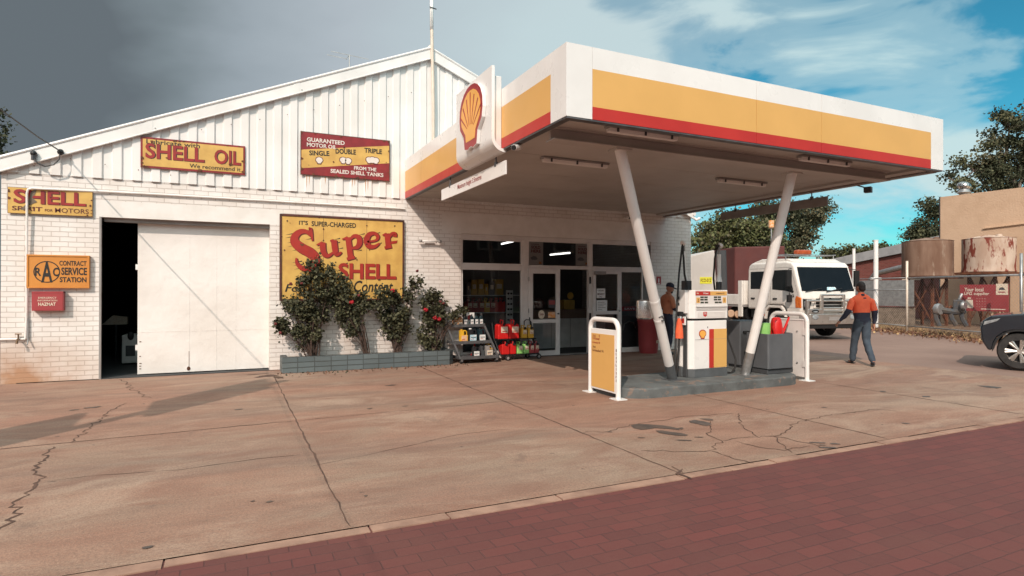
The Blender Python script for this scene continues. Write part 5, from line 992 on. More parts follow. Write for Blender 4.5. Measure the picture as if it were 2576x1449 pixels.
for i, (x, wd, hh, m, lb) in enumerate(((7.55, .3, .35, 'cloth_brown', 'brown heap of packets on the shop counter'), (7.95, .34, .38, 'timber', 'wire basket of goods on the shop counter'), (8.42, .35, .26, 'carton', 'cardboard box with a yellow disc on the shop counter'))):
    r = thing('counter_stock', lb, 'goods', (x, 1.9, 1.05)); t = MB(); t.ball((x + wd / 2, 1.9, 1.05 + hh * .4), (wd / 2, .15, hh * .5), m, 10, 7) if i < 2 else t.box(x, x + wd, 1.8, 2.05, 1.051, 1.05 + hh, m); t.build('body', r)
    if i == 2: t = MB(); t.lathe([(.10, -.004), (.10, .004)], (x + .2, 1.79, 1.05 + hh + .12), 'can_yellow', 18, M.Rotation(rad(90), 3, 'X')); t.build('disc', r)
for zx0, zy0, zx1, zy1, lb in ((725, 160, 925, 115, 'lit fluorescent tube seen through the left upper window'), (1230, 272, 1432, 252, 'lit fluorescent tube seen above the shop doorway')):
    yy = 3.0 if zx0 < 1000 else 3.4
    a, q = P5(zx0, zy0, yy), P5(zx1, zy1, yy - .3); q = cC + (q - cC) * ((a.z - CAMH) / (q.z - CAMH)); q.z = a.z
    r = thing('fluorescent_light', lb, 'light', a.lerp(q, .5), 0, 'shop ceiling lights'); t = MB(); t.tube([a, q], .022, 'tube_light', 8); t.build('tube', r); t = MB(); d = (q - a).normalized(); t.tube([a + V((0, 0, .05)), q + V((0, 0, .05))], .03, 'counter_white', 4); t.build('batten', r)
for zx0, zx1, zt_, zb_, lb in ((1008, 1155, 133, 378, 'left SOLD HERE poster inside the transom glass'), (1492, 1636, 158, 385, 'right SOLD HERE poster inside the transom glass')):
    a = P5(zx0, zb_, .075); q = P5(zx1, zt_, .075); r = thing('poster', lb, 'poster', (a.x, .075, a.z), 0, 'posters over the shop door'); PQ = PL((a.x, .075, a.z)); ww, hh = q.x - a.x, q.z - a.z; b = MB(); PQ.rect(b, 0, 0, ww, hh, 0, .003, 'poster'); b.build('sheet', r)
    t = MB(); text(t, PQ, 'SOLD', ww * .15, hh * .68, ww * .65, hh * .13, .0035, 'poster_red', .03); text(t, PQ, 'HERE', ww * .15, hh * .52, ww * .68, hh * .13, .0035, 'poster_red', .03); PQ.rect(t, ww * .15, hh * .86, ww * .7, hh * .88, .0035, .0045, 'poster_red')
    PQ.poly(t, [(ww * .10, hh * .30), (ww * .3, hh * .38), (ww * .5, hh * .36), (ww * .62, hh * .26), (ww * .5, hh * .22), (ww * .2, hh * .22)], .0035, .0045, 'trim_grey'); PQ.rect(t, ww * .7, hh * .05, ww * .9, hh * .15, .0035, .0045, 'label_orange'); t.build('printing', r, recalc=False)
r = thing('welding_machine', 'pale boxy machine with grilles just inside the garage door', 'machine', (-1.5, 2.0, 0)); c = W(306, 905, 2.0); q = W(350, 842, 2.0); b = MB(); b.box(c.x, c.x + .6, 2.0, 2.5, .05, q.z, 'counter_white'); b.build('case', r, .02); b = MB(); b.box(c.x + .07, c.x + .24, 1.99, 2.0, .2, .42, 'dark_grey'); b.build('grille', r); b = MB(); b.ball((c.x + .16, 1.99, .62), (.06, .02, .09), 'black', 10, 6); b.build('gauge', r)
r = thing('work_lamp', 'yellowish lamp shade in the dark workshop', 'lamp', W(290, 810, 3.0)); c = W(290, 805, 3.0); b = MB(); b.prism([c + V((-.25, 0, -.1)), c + V((.22, 0, -.1)), c + V((.22, 0, .06)), c + V((-.05, 0, .1))], (0, .2, 0), 'label_cream'); b.build('shade', r); b = MB(); b.tube([c + V((0, .1, -.1)), (c.x, 3.1, .0)], .02, 'dark_grey', 6); b.build('stand', r)
# ================================================================ people
def skinmesh(name, parent, J, B, bones_mat, sub=2, root=0):
    """J: joint -> (pos, radius); B: list of (a, b, material); grown by a Skin modifier into one surface"""
    keys = list(J); ix = {k: i for i, k in enumerate(keys)}
    me = bpy.data.meshes.new(name); me.from_pydata([J[k][0] for k in keys], [(ix[a], ix[b]) for a, b, _ in B], [])
    o = bpy.data.objects.new(name, me); COL.objects.link(o)
    q = o.modifiers.new('skin', 'SKIN'); q.branch_smoothing = .6
    for i, k in enumerate(keys):
        r = J[k][1]; rx, ry = (r, r) if isinstance(r, (int, float)) else r
        me.skin_vertices[0].data[i].radius = (rx, ry); me.skin_vertices[0].data[i].use_root = (i == root)
    s_ = o.modifiers.new('sub', 'SUBSURF'); s_.levels = sub; s_.render_levels = sub
    bpy.context.view_layer.update()
    dg = bpy.context.evaluated_depsgraph_get(); nm = bpy.data.meshes.new_from_object(o.evaluated_get(dg)); bpy.data.objects.remove(o); bpy.data.meshes.remove(me)
    names = []
    for *_, m in B:
        if m not in names: names.append(m)
    nm.materials.clear()
    for m in names: nm.materials.append(MATS[m])
    seg = [(V(J[a][0]), V(J[b][0]), names.index(m), J[a][1], J[b][1]) for a, b, m in B]
    R_ = lambda r: r if isinstance(r, (int, float)) else max(r)
    for p in nm.polygons:
        c = p.center; best, bi = 1e9, 0
        for a, b, i, ra, rb in seg:
            d = b - a; t = max(0, min(1, (c - a).dot(d) / max(d.length_squared, 1e-9))); e = (c - a - d * t).length - (R_(ra) + (R_(rb) - R_(ra)) * t) * .9
            if e < best: best, bi = e, i
        p.material_index = bi; p.use_smooth = True
    from mathutils import noise as mn
    cloth = set()
    for p in nm.polygons:
        if names[p.material_index] != 'skin': cloth.update(p.vertices)
    skin_v = {i for p in nm.polygons if names[p.material_index] == 'skin' for i in p.vertices}
    nrm = [v.normal.copy() for v in nm.vertices]
    for i in cloth - skin_v:   # folds in the cloth
        c = nm.vertices[i].co; nm.vertices[i].co = c + nrm[i] * (.011 * mn.noise(V((c.x * 13, c.y * 13, c.z * 8))) + .006 * mn.noise(c * 28))
    nm.name = name; o = bpy.data.objects.new(name, nm); COL.objects.link(o)
    if parent: o.parent = parent; XF[o.name] = XF.get(parent.name)
    return o
def hand(J, B, pre, wrist, d, side, up, m='skin', curl=.5):
    """palm and five fingers; d: pointing direction, side: towards the thumb, up: back of the hand"""
    d, side, up = (V(q).normalized() for q in (d, side, up)); w_ = V(wrist)
    J[pre + 'p'] = (w_ + d * .055, (.034, .017)); B.append((pre + 'w', pre + 'p', m))
    for k, (o, l) in enumerate(((.028, .070), (.010, .078), (-.009, .073), (-.027, .058))):
        b0 = w_ + d * .092 + side * o; p1 = b0 + d * l * .55 - up * l * .25 * curl * 2 * .6; p2 = p1 + d * l * .35 * (1 - curl) - up * l * .5 * curl
        J[f'{pre}k{k}'] = (b0, .0095); J[f'{pre}m{k}'] = (p1, .0085); J[f'{pre}t{k}'] = (p2, .0075)
        B += [(pre + 'p', f'{pre}k{k}', m), (f'{pre}k{k}', f'{pre}m{k}', m), (f'{pre}m{k}', f'{pre}t{k}', m)]
    J[pre + 'th0'] = (w_ + d * .035 + side * .035, .011); J[pre + 'th1'] = (w_ + d * .068 + side * .056 - up * .012, .0095); J[pre + 'th2'] = (w_ + d * .095 + side * .055 - up * .022, .008)
    B += [(pre + 'p', pre + 'th0', m), (pre + 'th0', pre + 'th1', m), (pre + 'th1', pre + 'th2', m)]
def head(parent, c, R, beard=None, hairm='hair', cap=False, neckw=.056):
    """head built as one shaped surface, x forward, z up"""
    c = V(c); b = MB(); seg, rg = 20, 16; vs = []
    for i in range(rg + 1):
        a = math.pi * i / rg; z = -math.cos(a)
        for k in range(seg):
            t = 2 * math.pi * k / seg; x, y = math.sin(a) * math.cos(t), math.sin(a) * math.sin(t)
            rx, ry, rz = .098, .077, .122
            if z < 0: rx *= 1 - .10 * z * z; ry *= 1 - .32 * z * z
            p = V((x * rx, y * ry, z * rz))
            if x > .3 and z < 0: p.x += .012 * (-z)
            if x < -.2 and z < -.2: p.x += .03 * (-z)
            vs.append(c + R @ p)
    b.add(vs, [(i * seg + k, i * seg + (k + 1) % seg, (i + 1) * seg + (k + 1) % seg, (i + 1) * seg + k) for i in range(rg) for k in range(seg)], 'skin', True)
    b.ball(c + R @ V((.105, 0, -.02)), (.017, .013, .022), 'skin', 8, 6, R)
    for s in (-1, 1): b.ball(c + R @ V((-.005, s * .078, -.005)), (.022, .009, .032), 'skin', 8, 6, R)
    b.ball(c + R @ V((.094, 0, -.06)), (.010, .024, .006), 'letter_maroon', 8, 5, R)
    for s in (-1, 1): b.ball(c + R @ V((.084, s * .030, .012)), (.010, .013, .007), 'black', 8, 5, R); b.ball(c + R @ V((.088, s * .030, .028)), (.008, .019, .004), 'hair', 8, 5, R)
    o = b.build('head', parent, recalc=False)
    if not cap:
        h = MB(); h.ball(c + R @ V((-.014, 0, .022)), (.098, .084, .112), hairm, 16, 10, R); h.ball(c + R @ V((-.045, 0, -.030)), (.060, .073, .075), hairm, 14, 8, R); h.build('hair', o)
    if beard: h = MB(); h.ball(c + R @ V((.045, 0, -.078)), (.050, .056, .045), beard, 12, 8, R); h.build('beard', o)
    return o
# ---- man walking away
fx = V((.43, .90, 0)).normalized(); rz = math.atan2(fx.y, fx.x)
r = thing('person', 'man in an orange and navy work shirt and jeans walking away towards the truck', 'person', (12.33, -4.2, 0), rz, local=True)
J, B = {}, []
def j(k, x, y, z, rd): J[k] = (V((x, y, z)), rd)
j('pel', 0, 0, .96, (.155, .115)); j('wst', .01, 0, 1.06, (.195, .145)); j('mid', .02, 0, 1.13, (.200, .148)); j('chs', .02, 0, 1.30, (.200, .14)); j('shl', .01, 0, 1.43, (.15, .10)); j('nek', .015, 0, 1.52, .062); j('hdb', .03, 0, 1.58, .058)
B += [('pel', 'wst', 'navy'), ('wst', 'mid', 'navy'), ('mid', 'chs', 'shirt_orange'), ('chs', 'shl', 'shirt_orange'), ('shl', 'nek', 'navy'), ('nek', 'hdb', 'skin')]
for s, pre, hip, knee, ank, toe in ((1, 'L', (.0, .085, .88), (.13, .085, .50), (.20, .09, .085), (.33, .11, .035)), (-1, 'R', (-.0, -.085, .88), (-.05, -.07, .49), (-.36, -.02, .115), (-.26, -.08, .04))):
    j(pre + 'h', *hip, .116); j(pre + 'q', *[(a + b_) / 2 for a, b_ in zip(hip, knee)], .098); j(pre + 'k', *knee, .078); j(pre + 'c', *[a * .5 + b_ * .5 for a, b_ in zip(knee, ank)], .074); j(pre + 'a', *ank, .066)
    j(pre + 'b', ank[0] + .005, ank[1], ank[2] - .03, .034); j(pre + 'e', (ank[0] + toe[0]) / 2, (ank[1] + toe[1]) / 2, (ank[2] + toe[2]) / 2 - .02, (.036, .026)); j(pre + 't', *toe, (.04, .017))
    B += [('pel', pre + 'h', 'jeans'), (pre + 'h', pre + 'q', 'jeans'), (pre + 'q', pre + 'k', 'jeans'), (pre + 'k', pre + 'c', 'jeans'), (pre + 'c', pre + 'a', 'jeans'), (pre + 'a', pre + 'b', 'skin'), (pre + 'b', pre + 'e', 'skin'), (pre + 'e', pre + 't', 'skin')]
for pre, s, sh, el, wr in (('l', 1, (.0, .20, 1.41), (-.02, .30, 1.14), (.08, .43, .93)), ('r', -1, (.0, -.20, 1.41), (-.05, -.25, 1.12), (-.02, -.255, .88))):
    m1 = [a + (b_ - a) * .82 for a, b_ in zip(sh, el)]
    j(pre + 's', *sh, .080); j(pre + 'm', *m1, .070); j(pre + 'e', *el, .066); j(pre + 'f', *[a * .35 + b_ * .65 for a, b_ in zip(el, wr)], .046); j(pre + 'w', *wr, .031)
    B += [('shl', pre + 's', 'shirt_orange'), (pre + 's', pre + 'm', 'shirt_orange'), (pre + 'm', pre + 'e', 'navy'), (pre + 'e', pre + 'f', 'navy'), (pre + 'f', pre + 'w', 'navy')]
    d = V(wr) - V(el); hand(J, B, pre, wr, d, V((1, 0, .2)), V((0, s, .3)), curl=.55)
skinmesh('body', r, J, B, None)
head(r, (.055, 0, 1.665), M.Rotation(.35, 3, 'Z') @ M.Rotation(.12, 3, 'Y'))
for pre, ank, toe in (('L', (.20, .09), (.33, .11)), ('R', (-.36, -.02), (-.26, -.08))):
    b = MB(); d = (V((toe[0], toe[1], 0)) - V((ank[0], ank[1], 0))).normalized(); a0 = V((ank[0], ank[1], .012)) - d * .07; zz_ = .012 if pre == 'L' else .028
    b.prism([a0 + V((0, 0, zz_ - .012)) + d * x + V((-d.y, d.x, 0)) * y for x, y in ((0, -.03), (0, .03), (.08, .036), (.18, .046), (.25, .03), (.25, -.03), (.18, -.046), (.08, -.036))], (0, 0, .014), 'black'); t0 = a0 + d * .19 + V((0, 0, .03)); b.tube([t0, t0 - d * .06 + V((-d.y, d.x, 0)) * .045 + V((0, 0, .02))], .007, 'black', 5); b.tube([t0, t0 - d * .06 - V((-d.y, d.x, 0)) * .045 + V((0, 0, .02))], .007, 'black', 5); b.build('thong_sandal', r)
b = MB(); b.lathe([(.066, 0), (.072, .02), (.060, .05)], (.015, 0, 1.475), 'navy', 14); b.build('collar', r)
# ---- man in a cap by the shop wall, looking down at what he holds
r = thing('person', 'man in a dark cap and faded orange shirt standing in the shade behind the pump', 'person', (9.72, -1.0, 0), rad(-8), local=True)
J, B = {}, []
j('pel', 0, 0, .96, (.145, .115)); j('wst', .01, 0, 1.04, (.155, .13)); j('mid', .02, 0, 1.14, (.165, .14)); j('chs', .0, 0, 1.30, (.170, .128)); j('shl', -.01, 0, 1.43, (.125, .085)); j('nek', .01, 0, 1.50, .062); j('hdb', .035, 0, 1.56, .056)
B += [('pel', 'wst', 'navy'), ('wst', 'mid', 'shirt_faded'), ('mid', 'chs', 'shirt_faded'), ('chs', 'shl', 'shirt_faded'), ('shl', 'nek', 'navy'), ('nek', 'hdb', 'skin')]
for s, pre, hip, knee, ank, toe in ((1, 'L', (.0, .085, .88), (.06, .10, .49), (.05, .11, .085), (.20, .14, .035)), (-1, 'R', (0, -.085, .88), (.02, -.10, .49), (-.06, -.11, .085), (.09, -.14, .035))):
    j(pre + 'h', *hip, .105); j(pre + 'q', *[(a + b_) / 2 for a, b_ in zip(hip, knee)], .09); j(pre + 'k', *knee, .068); j(pre + 'c', *[a * .5 + b_ * .5 for a, b_ in zip(knee, ank)], .064); j(pre + 'a', *ank, .055); j(pre + 'e', (ank[0] + toe[0]) / 2, (ank[1] + toe[1]) / 2, .05, (.046, .042)); j(pre + 't', *toe, (.045, .032))
    B += [('pel', pre + 'h', 'navy'), (pre + 'h', pre + 'q', 'navy'), (pre + 'q', pre + 'k', 'navy'), (pre + 'k', pre + 'c', 'navy'), (pre + 'c', pre + 'a', 'navy'), (pre + 'a', pre + 'e', 'black'), (pre + 'e', pre + 't', 'black')]
for pre, s, sh, el, wr in (('l', 1, (-.01, .20, 1.40), (.03, .25, 1.13), (.28, .12, 1.14)), ('r', -1, (-.01, -.20, 1.40), (.03, -.25, 1.13), (.28, -.10, 1.13))):
    m1 = [a + (b_ - a) * .85 for a, b_ in zip(sh, el)]
    j(pre + 's', *sh, .074); j(pre + 'm', *m1, .056); j(pre + 'e', *el, .052); j(pre + 'f', *[a * .35 + b_ * .65 for a, b_ in zip(el, wr)], .043); j(pre + 'w', *wr, .030)
    B += [('shl', pre + 's', 'shirt_faded'), (pre + 's', pre + 'm', 'shirt_faded'), (pre + 'm', pre + 'e', 'navy'), (pre + 'e', pre + 'f', 'navy'), (pre + 'f', pre + 'w', 'navy')]
    d = V(wr) - V(el); hand(J, B, pre, wr, d, V((0, -s * .3, 1)), V((0, s, 0)), curl=.6)
skinmesh('body', r, J, B, None)
Rh = M.Rotation(.0, 3, 'Z') @ M.Rotation(.22, 3, 'Y'); hc = V((.065, 0, 1.635)); ho = head(r, hc, Rh, 'hair', cap=True)
b = MB(); b.lathe([(.098, 0), (.103, .03), (.095, .075), (.065, .105), (.012, .12)], hc + Rh @ V((-.008, 0, .028)), 'navy', 18, Rh @ M.Diagonal((1.04, .84, 1))); b.prism([hc + Rh @ V(q) for q in ((.07, .065, .038), (.13, .06, .030), (.18, .035, .022), (.19, 0, .020), (.18, -.035, .022), (.13, -.06, .030), (.07, -.065, .038))], Rh @ V((0, 0, .008)), 'navy'); b.build('cap', ho)
b = MB(); b.lathe([(.066, 0), (.073, .02), (.060, .05)], (.012, 0, 1.455), 'navy', 14); b.build('collar', r)
b = MB(); b.obox((.40, .01, 1.15), (.09, .16, .012), M.Rotation(-.5, 3, 'Y'), 'black'); r2 = b.build('phone', None); r2.location = (9.72, -1.0, 0); r2.rotation_euler = (0, 0, rad(-8)); tag(r2, 'small black phone held by the man in the cap', 'phone')

# ================================================================ crew cab truck
hd = V((-.2, -.98, 0)).normalized(); trz = math.atan2(hd.y, hd.x)
tr = thing('truck', 'white crew cab tray truck with alloy bull bar parked beyond the pump', 'truck', (17.96, 1.81, 0), trz, local=True)
HW = 1.08
def side_poly(mb, pts, y0, y1, m): mb.prism([(x, y0, z) for x, z in pts], (0, y1 - y0, 0), m)
cab = [(1.16, .62), (1.22, .95), (1.24, 1.35), (1.20, 1.52), (.90, 2.40), (.78, 2.52), (.50, 2.57), (-1.30, 2.57), (-1.46, 2.50), (-1.52, 2.35), (-1.56, 1.5), (-1.54, .92), (-.62, .92), (-.52, 1.02), (-.36, 1.10), (.36, 1.10), (.50, 1.0), (.60, .80), (.66, .62)]
b = MB(); side_poly(b, cab, -HW, HW, 'truck_white'); b.build('cab', tr, .07, seg=3)
b = MB(); side_poly(b, [(.75, 2.53), (.45, 2.66), (-.9, 2.70), (-1.35, 2.60), (-1.38, 2.54), (.6, 2.54)], -HW + .12, HW - .12, 'truck_white'); b.build('roof', tr, .04)
for nm, pts in (('rear_window', [(-1.36, 1.64), (-.42, 1.64), (-.42, 2.26), (-1.36, 2.26)]), ('front_window', [(-.17, 1.62), (.50, 1.58), (.88, 1.50), (.86, 1.66), (.66, 2.24), (.60, 2.28), (-.17, 2.28)])):
    for s in (-1, 1):
        b = MB(); side_poly(b, pts, s * HW - .004, s * HW + .006, 'dark_glass'); b.build('side_window', tr, .003)
for s in (-1, 1):
    for pts in ([(-1.47, .95), (-.34, .95), (-.34, 2.36), (-1.47, 2.36)], [(-.25, 1.12), (.38, 1.12), (.52, 1.02), (1.05, 1.02), (1.08, 1.50), (.74, 2.36), (-.25, 2.36)]):
        b = MB(); n = len(pts); y = s * (HW + .001)
        for (xa, za), (xb, zb_) in zip(pts, pts[1:] + pts[:1]): b.tube([(xa, y, za), (xb, y, zb_)], .006, 'trim_grey', 4, sm=False)
        b.build('door_seam', tr)
    for x in (-1.32, -.12): b = MB(); b.box(x, x + .20, s * HW - .005 if s > 0 else s * HW - .03, s * HW + .03 if s > 0 else s * HW + .005, 1.28, 1.33, 'black'); b.build('door_handle', tr, .008)
    b = MB(); b.tube([(.78, s * HW, 2.32), (.95, s * (HW + .22), 2.30), (.98, s * (HW + .26), 2.2)], .016, 'black', 6); b.box(.92, 1.0, s * (HW + .24) - .09, s * (HW + .24) + .09, 1.72, 2.26, 'black'); b.tube([(.95, s * (HW + .2), 1.72), (.9, s * HW, 1.55)], .012, 'black', 6); b.build('mirror', tr, .02)
    b = MB(); b.box(.76, .86, s * (HW + .10) - .07, s * (HW + .10) + .07, 1.20, 1.44, 'black'); b.tube([(.8, s * (HW + .10), 1.44), (.7, s * HW, 1.52)], .012, 'black', 6); b.build('mirror', tr, .02)
    b = MB(); side_poly(b, [(.98, 1.02), (1.22, 1.02), (1.22, 1.36), (1.02, 1.42), (.96, 1.3)], s * (HW - .05), s * (HW + .010), 'amber'); b.build('indicator', tr, .02)
    b = MB(); b.box(.70, .88, s * HW - .01, s * HW + .012, .80, .90, 'poster_red'); b.build('side_marker', tr, .01)
P = PL((0, -HW - .008, 0), (1, 0, 0)); t = MB(); text(t, P, 'FG', .70, 1.37, .22, .09, 0, 'black', .03); t.build('lettering', tr, recalc=False)
# windscreen and front
def fr_quad(mb, za, zb_, y0, y1, off, m):  # panel on the raked windscreen plane
    X = lambda z: 1.20 - (z - 1.52) * (.30 / .88)
    mb.prism([(X(za) + off, y0, za), (X(za) + off, y1, za), (X(zb_) + off, y1 - (.03 if y1 > 0 else 0), zb_), (X(zb_) + off, y0 + .03, zb_)], (.012, 0, .004), m)
b = MB(); fr_quad(b, 1.57, 2.36, -HW + .07, HW - .07, .002, 'dark_glass'); b.build('windscreen', tr, .004)
b = MB(); fr_quad(b, 1.60, 1.70, -.05, .32, .016, 'label_blue'); b.build('permit_sticker', tr)
for y in (-.75, .05, .6): b = MB(); b.tube([(1.23, y - .15, 1.55), (1.22, y + .12, 1.60), (1.19, y + .5, 1.66)], .014, 'black', 6); b.build('wiper', tr)
b = MB(); b.box(1.215, 1.245, -.30, .45, 1.43, 1.47, 'black'); b.build('badge_strip', tr)
b = MB(); b.prism([(1.245, -.62, 1.02), (1.245, .62, 1.02), (1.250, .55, 1.36), (1.250, -.55, 1.36)], (.015, 0, 0), 'truck_white'); b.build('grille', tr, .01)
for z in (1.045, 1.15, 1.255): b = MB(); b.box(1.258, 1.270, -.54, .54, z, z + .072, 'black'); b.build('grille_slot', tr)
b = MB(); b.lathe([(.07, 0), (.09, .012), (.0, .02)], (1.265, 0, 1.26), 'black', 16, M.Rotation(rad(90), 3, 'Y')); b.build('badge', tr)
for s in (-1, 1):
    b = MB(); b.prism([(1.235, s * .66, 1.30), (1.235, s * 1.02, 1.32), (1.235, s * 1.0, .98), (1.235, s * .78, .95)], (.02, 0, 0), 'black'); b.build('headlight', tr, .01)
    b = MB(); b.prism([(1.255, s * .80, 1.22), (1.255, s * .98, 1.24), (1.255, s * .97, 1.06), (1.255, s * .84, 1.05)], (.012, 0, 0), 'lens'); b.build('headlight_lens', tr, .01)
# bull bar
b = MB()
for y in (-.95, -.42, .42, .95): b.box(1.33, 1.42, y - .045, y + .045, .58, 1.46 if abs(y) < .5 else 1.28, 'alloy')
for z, y in ((1.44, .46), (1.26, .98), (1.02, .46), (.94, .98)): b.tube([(1.375, -y, z), (1.375, y, z)], .035, 'alloy', 10)
b.build('bull_bar', tr, .015)
b = MB(); b.prism([(1.16, -1.10, .50), (1.32, -.98, .50), (1.45, -.90, .50), (1.45, .90, .50), (1.32, .98, .50), (1.16, 1.10, .50)], (0, 0, .34), 'alloy'); b.build('bumper', tr, .02)
b = MB(); b.box(1.12, 1.40, -.98, .98, .36, .50, 'black'); b.build('valance', tr, .02)
for s in (-1, 1): b = MB(); b.box(1.30, 1.43, s * .70 - .27, s * .70 + .27, .845, 1.0, 'alloy'); b.build('lamp_plate', tr, .02)
for s in (-1, 1): b = MB(); b.ball((1.432, s * .70, .92), (.012, .14, .06), 'black', 12, 8); b.ball((1.438, s * .70, .905), (.012, .09, .028), 'lens', 12, 8); b.build('fog_lamp', tr)
for s in (-1, 1): b = MB(); b.lathe([(.0, 0), (.09, 0), (.10, .02), (.07, .03)], (1.44, s * .72, .73), 'lens', 16, M.Rotation(rad(90), 3, 'Y') @ M.Diagonal((.8, 1.2, 1))); b.build('fog_lamp', tr)
b = MB(); b.box(1.452, 1.462, -.2, .2, .62, .74, 'trim_grey'); b.build('number_plate', tr)
# wheels, chassis, tray
def wheel(par, x, y, rd_, wd, m_rim, spokes=0, yaw=0.0, side=None):
    R = M.Rotation(yaw, 3, 'Z') @ M.Rotation(rad(90), 3, 'X'); b = MB()
    b.lathe([(rd_ * .60, -wd / 2), (rd_ * .93, -wd / 2), (rd_, -wd * .36), (rd_, wd * .36), (rd_ * .93, wd / 2), (rd_ * .60, wd / 2), (rd_ * .58, 0)], (x, y, rd_), 'rubber', 32, R, cap=False); t = b.build('tyre', par)
    b = MB(); s = side or (1 if y > 0 else -1)
    if not spokes:
        b.lathe([(rd_ * .60, s * -wd * .42), (rd_ * .58, s * -wd * .1), (rd_ * .34, s * -wd * .12), (rd_ * .30, s * -wd * .35), (.0, s * -wd * .38)], (x, y, rd_), m_rim, 28, R, cap=False)
        for k in range(8): a = k * math.pi / 4; b.ball(V((x, y, rd_)) + R @ V((rd_ * .46 * math.cos(a), rd_ * .46 * math.sin(a), s * -wd * .13)), .025, 'grey_steel', 6, 4)
    else:
        b.lathe([(rd_ * .60, s * -wd * .50), (rd_ * .70, s * -wd * .48), (rd_ * .66, s * -wd * .1), (rd_ * .60, s * -wd * .1)], (x, y, rd_), m_rim, 36, R, cap=False)
        b.lathe([(rd_ * .66, 0.02 * -s), (.0, .02 * -s)], (x, y, rd_), 'black', 24, R, cap=False); b.lathe([(.0, s * -wd * .36), (rd_ * .14, s * -wd * .36), (rd_ * .16, s * -wd * .2)], (x, y, rd_), m_rim, 16, R, cap=False)
        for k in range(spokes):
            a = 2 * math.pi * k / spokes
            for da in (-.11, .11):
                b.tube([V((x, y, rd_)) + R @ V((rd_ * .12 * math.cos(a), rd_ * .12 * math.sin(a), s * -wd * .34)), V((x, y, rd_)) + R @ V((rd_ * .64 * math.cos(a + da), rd_ * .64 * math.sin(a + da), s * -wd * .42))], [.022, .03], m_rim, 6)
    b.build('rim', t); return t
for x in (0, -3.75):
    for s in (-1, 1): wheel(tr, x, s * .92, .44, .27, 'truck_white')
b = MB(); b.box(-6.1, 1.1, -.42, -.30, .55, .80, 'black'); b.box(-6.1, 1.1, .30, .42, .55, .80, 'black'); b.box(-1.5, .9, -.95, .95, .62, .90, 'black'); b.lathe([(.28, -.5), (.3, -.45), (.3, .45), (.28, .5)], (-2.3, -.72, .72), 'black', 16, M.Rotation(rad(90), 3, 'Y')); b.build('chassis', tr)
for s in (-1, 1): b = MB(); side_poly(b, [(-.56, .60), (-.50, .94), (-.32, 1.08), (.32, 1.08), (.48, .96), (.56, .70), (.50, .70), (.42, .90), (.28, 1.0), (-.28, 1.0), (-.42, .88), (-.48, .60)], s * (HW - .04), s * (HW + .05), 'truck_white'); b.build('wheel_arch', tr, .01)
b = MB(); b.box(-6.2, -1.72, -1.18, 1.18, .98, 1.06, 'trim_grey'); b.build('tray_floor', tr)
for s in (-1, 1):
    b = MB(); b.box(-6.2, -1.95, s * 1.18 - .02, s * 1.18 + .02, 1.06, 1.42, 'truck_white'); b.build('drop_side', tr, .01)
    b = MB(); b.box(-1.95, -1.72, s * 1.17 - .03, s * 1.17 + .03, .62, 1.95, 'truck_white'); b.build('tray_post', tr, .01)
b = MB(); b.box(-1.76, -1.70, -1.13, 1.13, 1.06, 1.95, 'truck_white'); b.build('headboard', tr, .01)
b = MB(); b.box(-3.3, -1.95, -1.16, -.45, .10, .14, 'black'); [b.box(x, x + .05, -1.16, -1.12, .14, .98, 'black') for x in (-3.3, -2.0)]; b.build('hose_cradle', tr)
# roof rack, beacon and work light
b = MB(); 
for x in (.35, -.35): b.tube([(x, -.95, 2.62), (x, -.95, 2.80), (x, .95, 2.80), (x, .95, 2.62)], .02, 'galv', 6)
for y in (-.95, 0, .95): b.tube([(.45, y, 2.80), (-.45, y, 2.80)], .02, 'galv', 6)
b.build('roof_rack', tr)
b = MB(); b.prism([(-.05, -.35, 2.82), (.18, -.35, 2.82), (.18, .25, 2.82), (-.05, .25, 2.82)], (0, 0, .17), 'beacon_amber'); b.build('beacon', tr, .06, seg=3)
b = MB(); b.tube([(-.30, -1.0, 2.58), (-.30, -1.02, 3.75)], .022, 'galv', 8); b.box(-.40, -.2, -1.08, -.92, 2.56, 2.64, 'trim_grey'); b.tube([(-.30, -1.02, 3.74), (-.30, -1.02, 3.78)], [.04, .09], 'label_orange', 10); b.tube([(-.30, -1.02, 3.78), (-.30, -1.02, 4.02)], [.09, .10], 'label_orange', 12); b.build('light_mast', tr)
# rolled hoses carried beneath the tray
for i, (u, v) in enumerate(((1838.5, 789), (1857, 791), (1840, 814))):
    c = G(u, v, .62); c = AT(u, v, 22.6); r = thing('hose_roll', ('upper left', 'upper right', 'lower')[i] + ' of three tan hose rolls stowed under the truck tray', 'roll', c, 0, 'rolls under the truck tray'); b = MB(); R = M(((hd.y, 0, hd.x), (-hd.x, 0, hd.y), (0, 1, 0))); b.lathe([(.0, -.13), (.12, -.14), (.15, -.09), (.15, .5), (.12, .55)], c, 'tan_hose', 16, ray(u, v).normalized().to_track_quat('Z', 'Y').to_matrix()); b.build('roll', r)
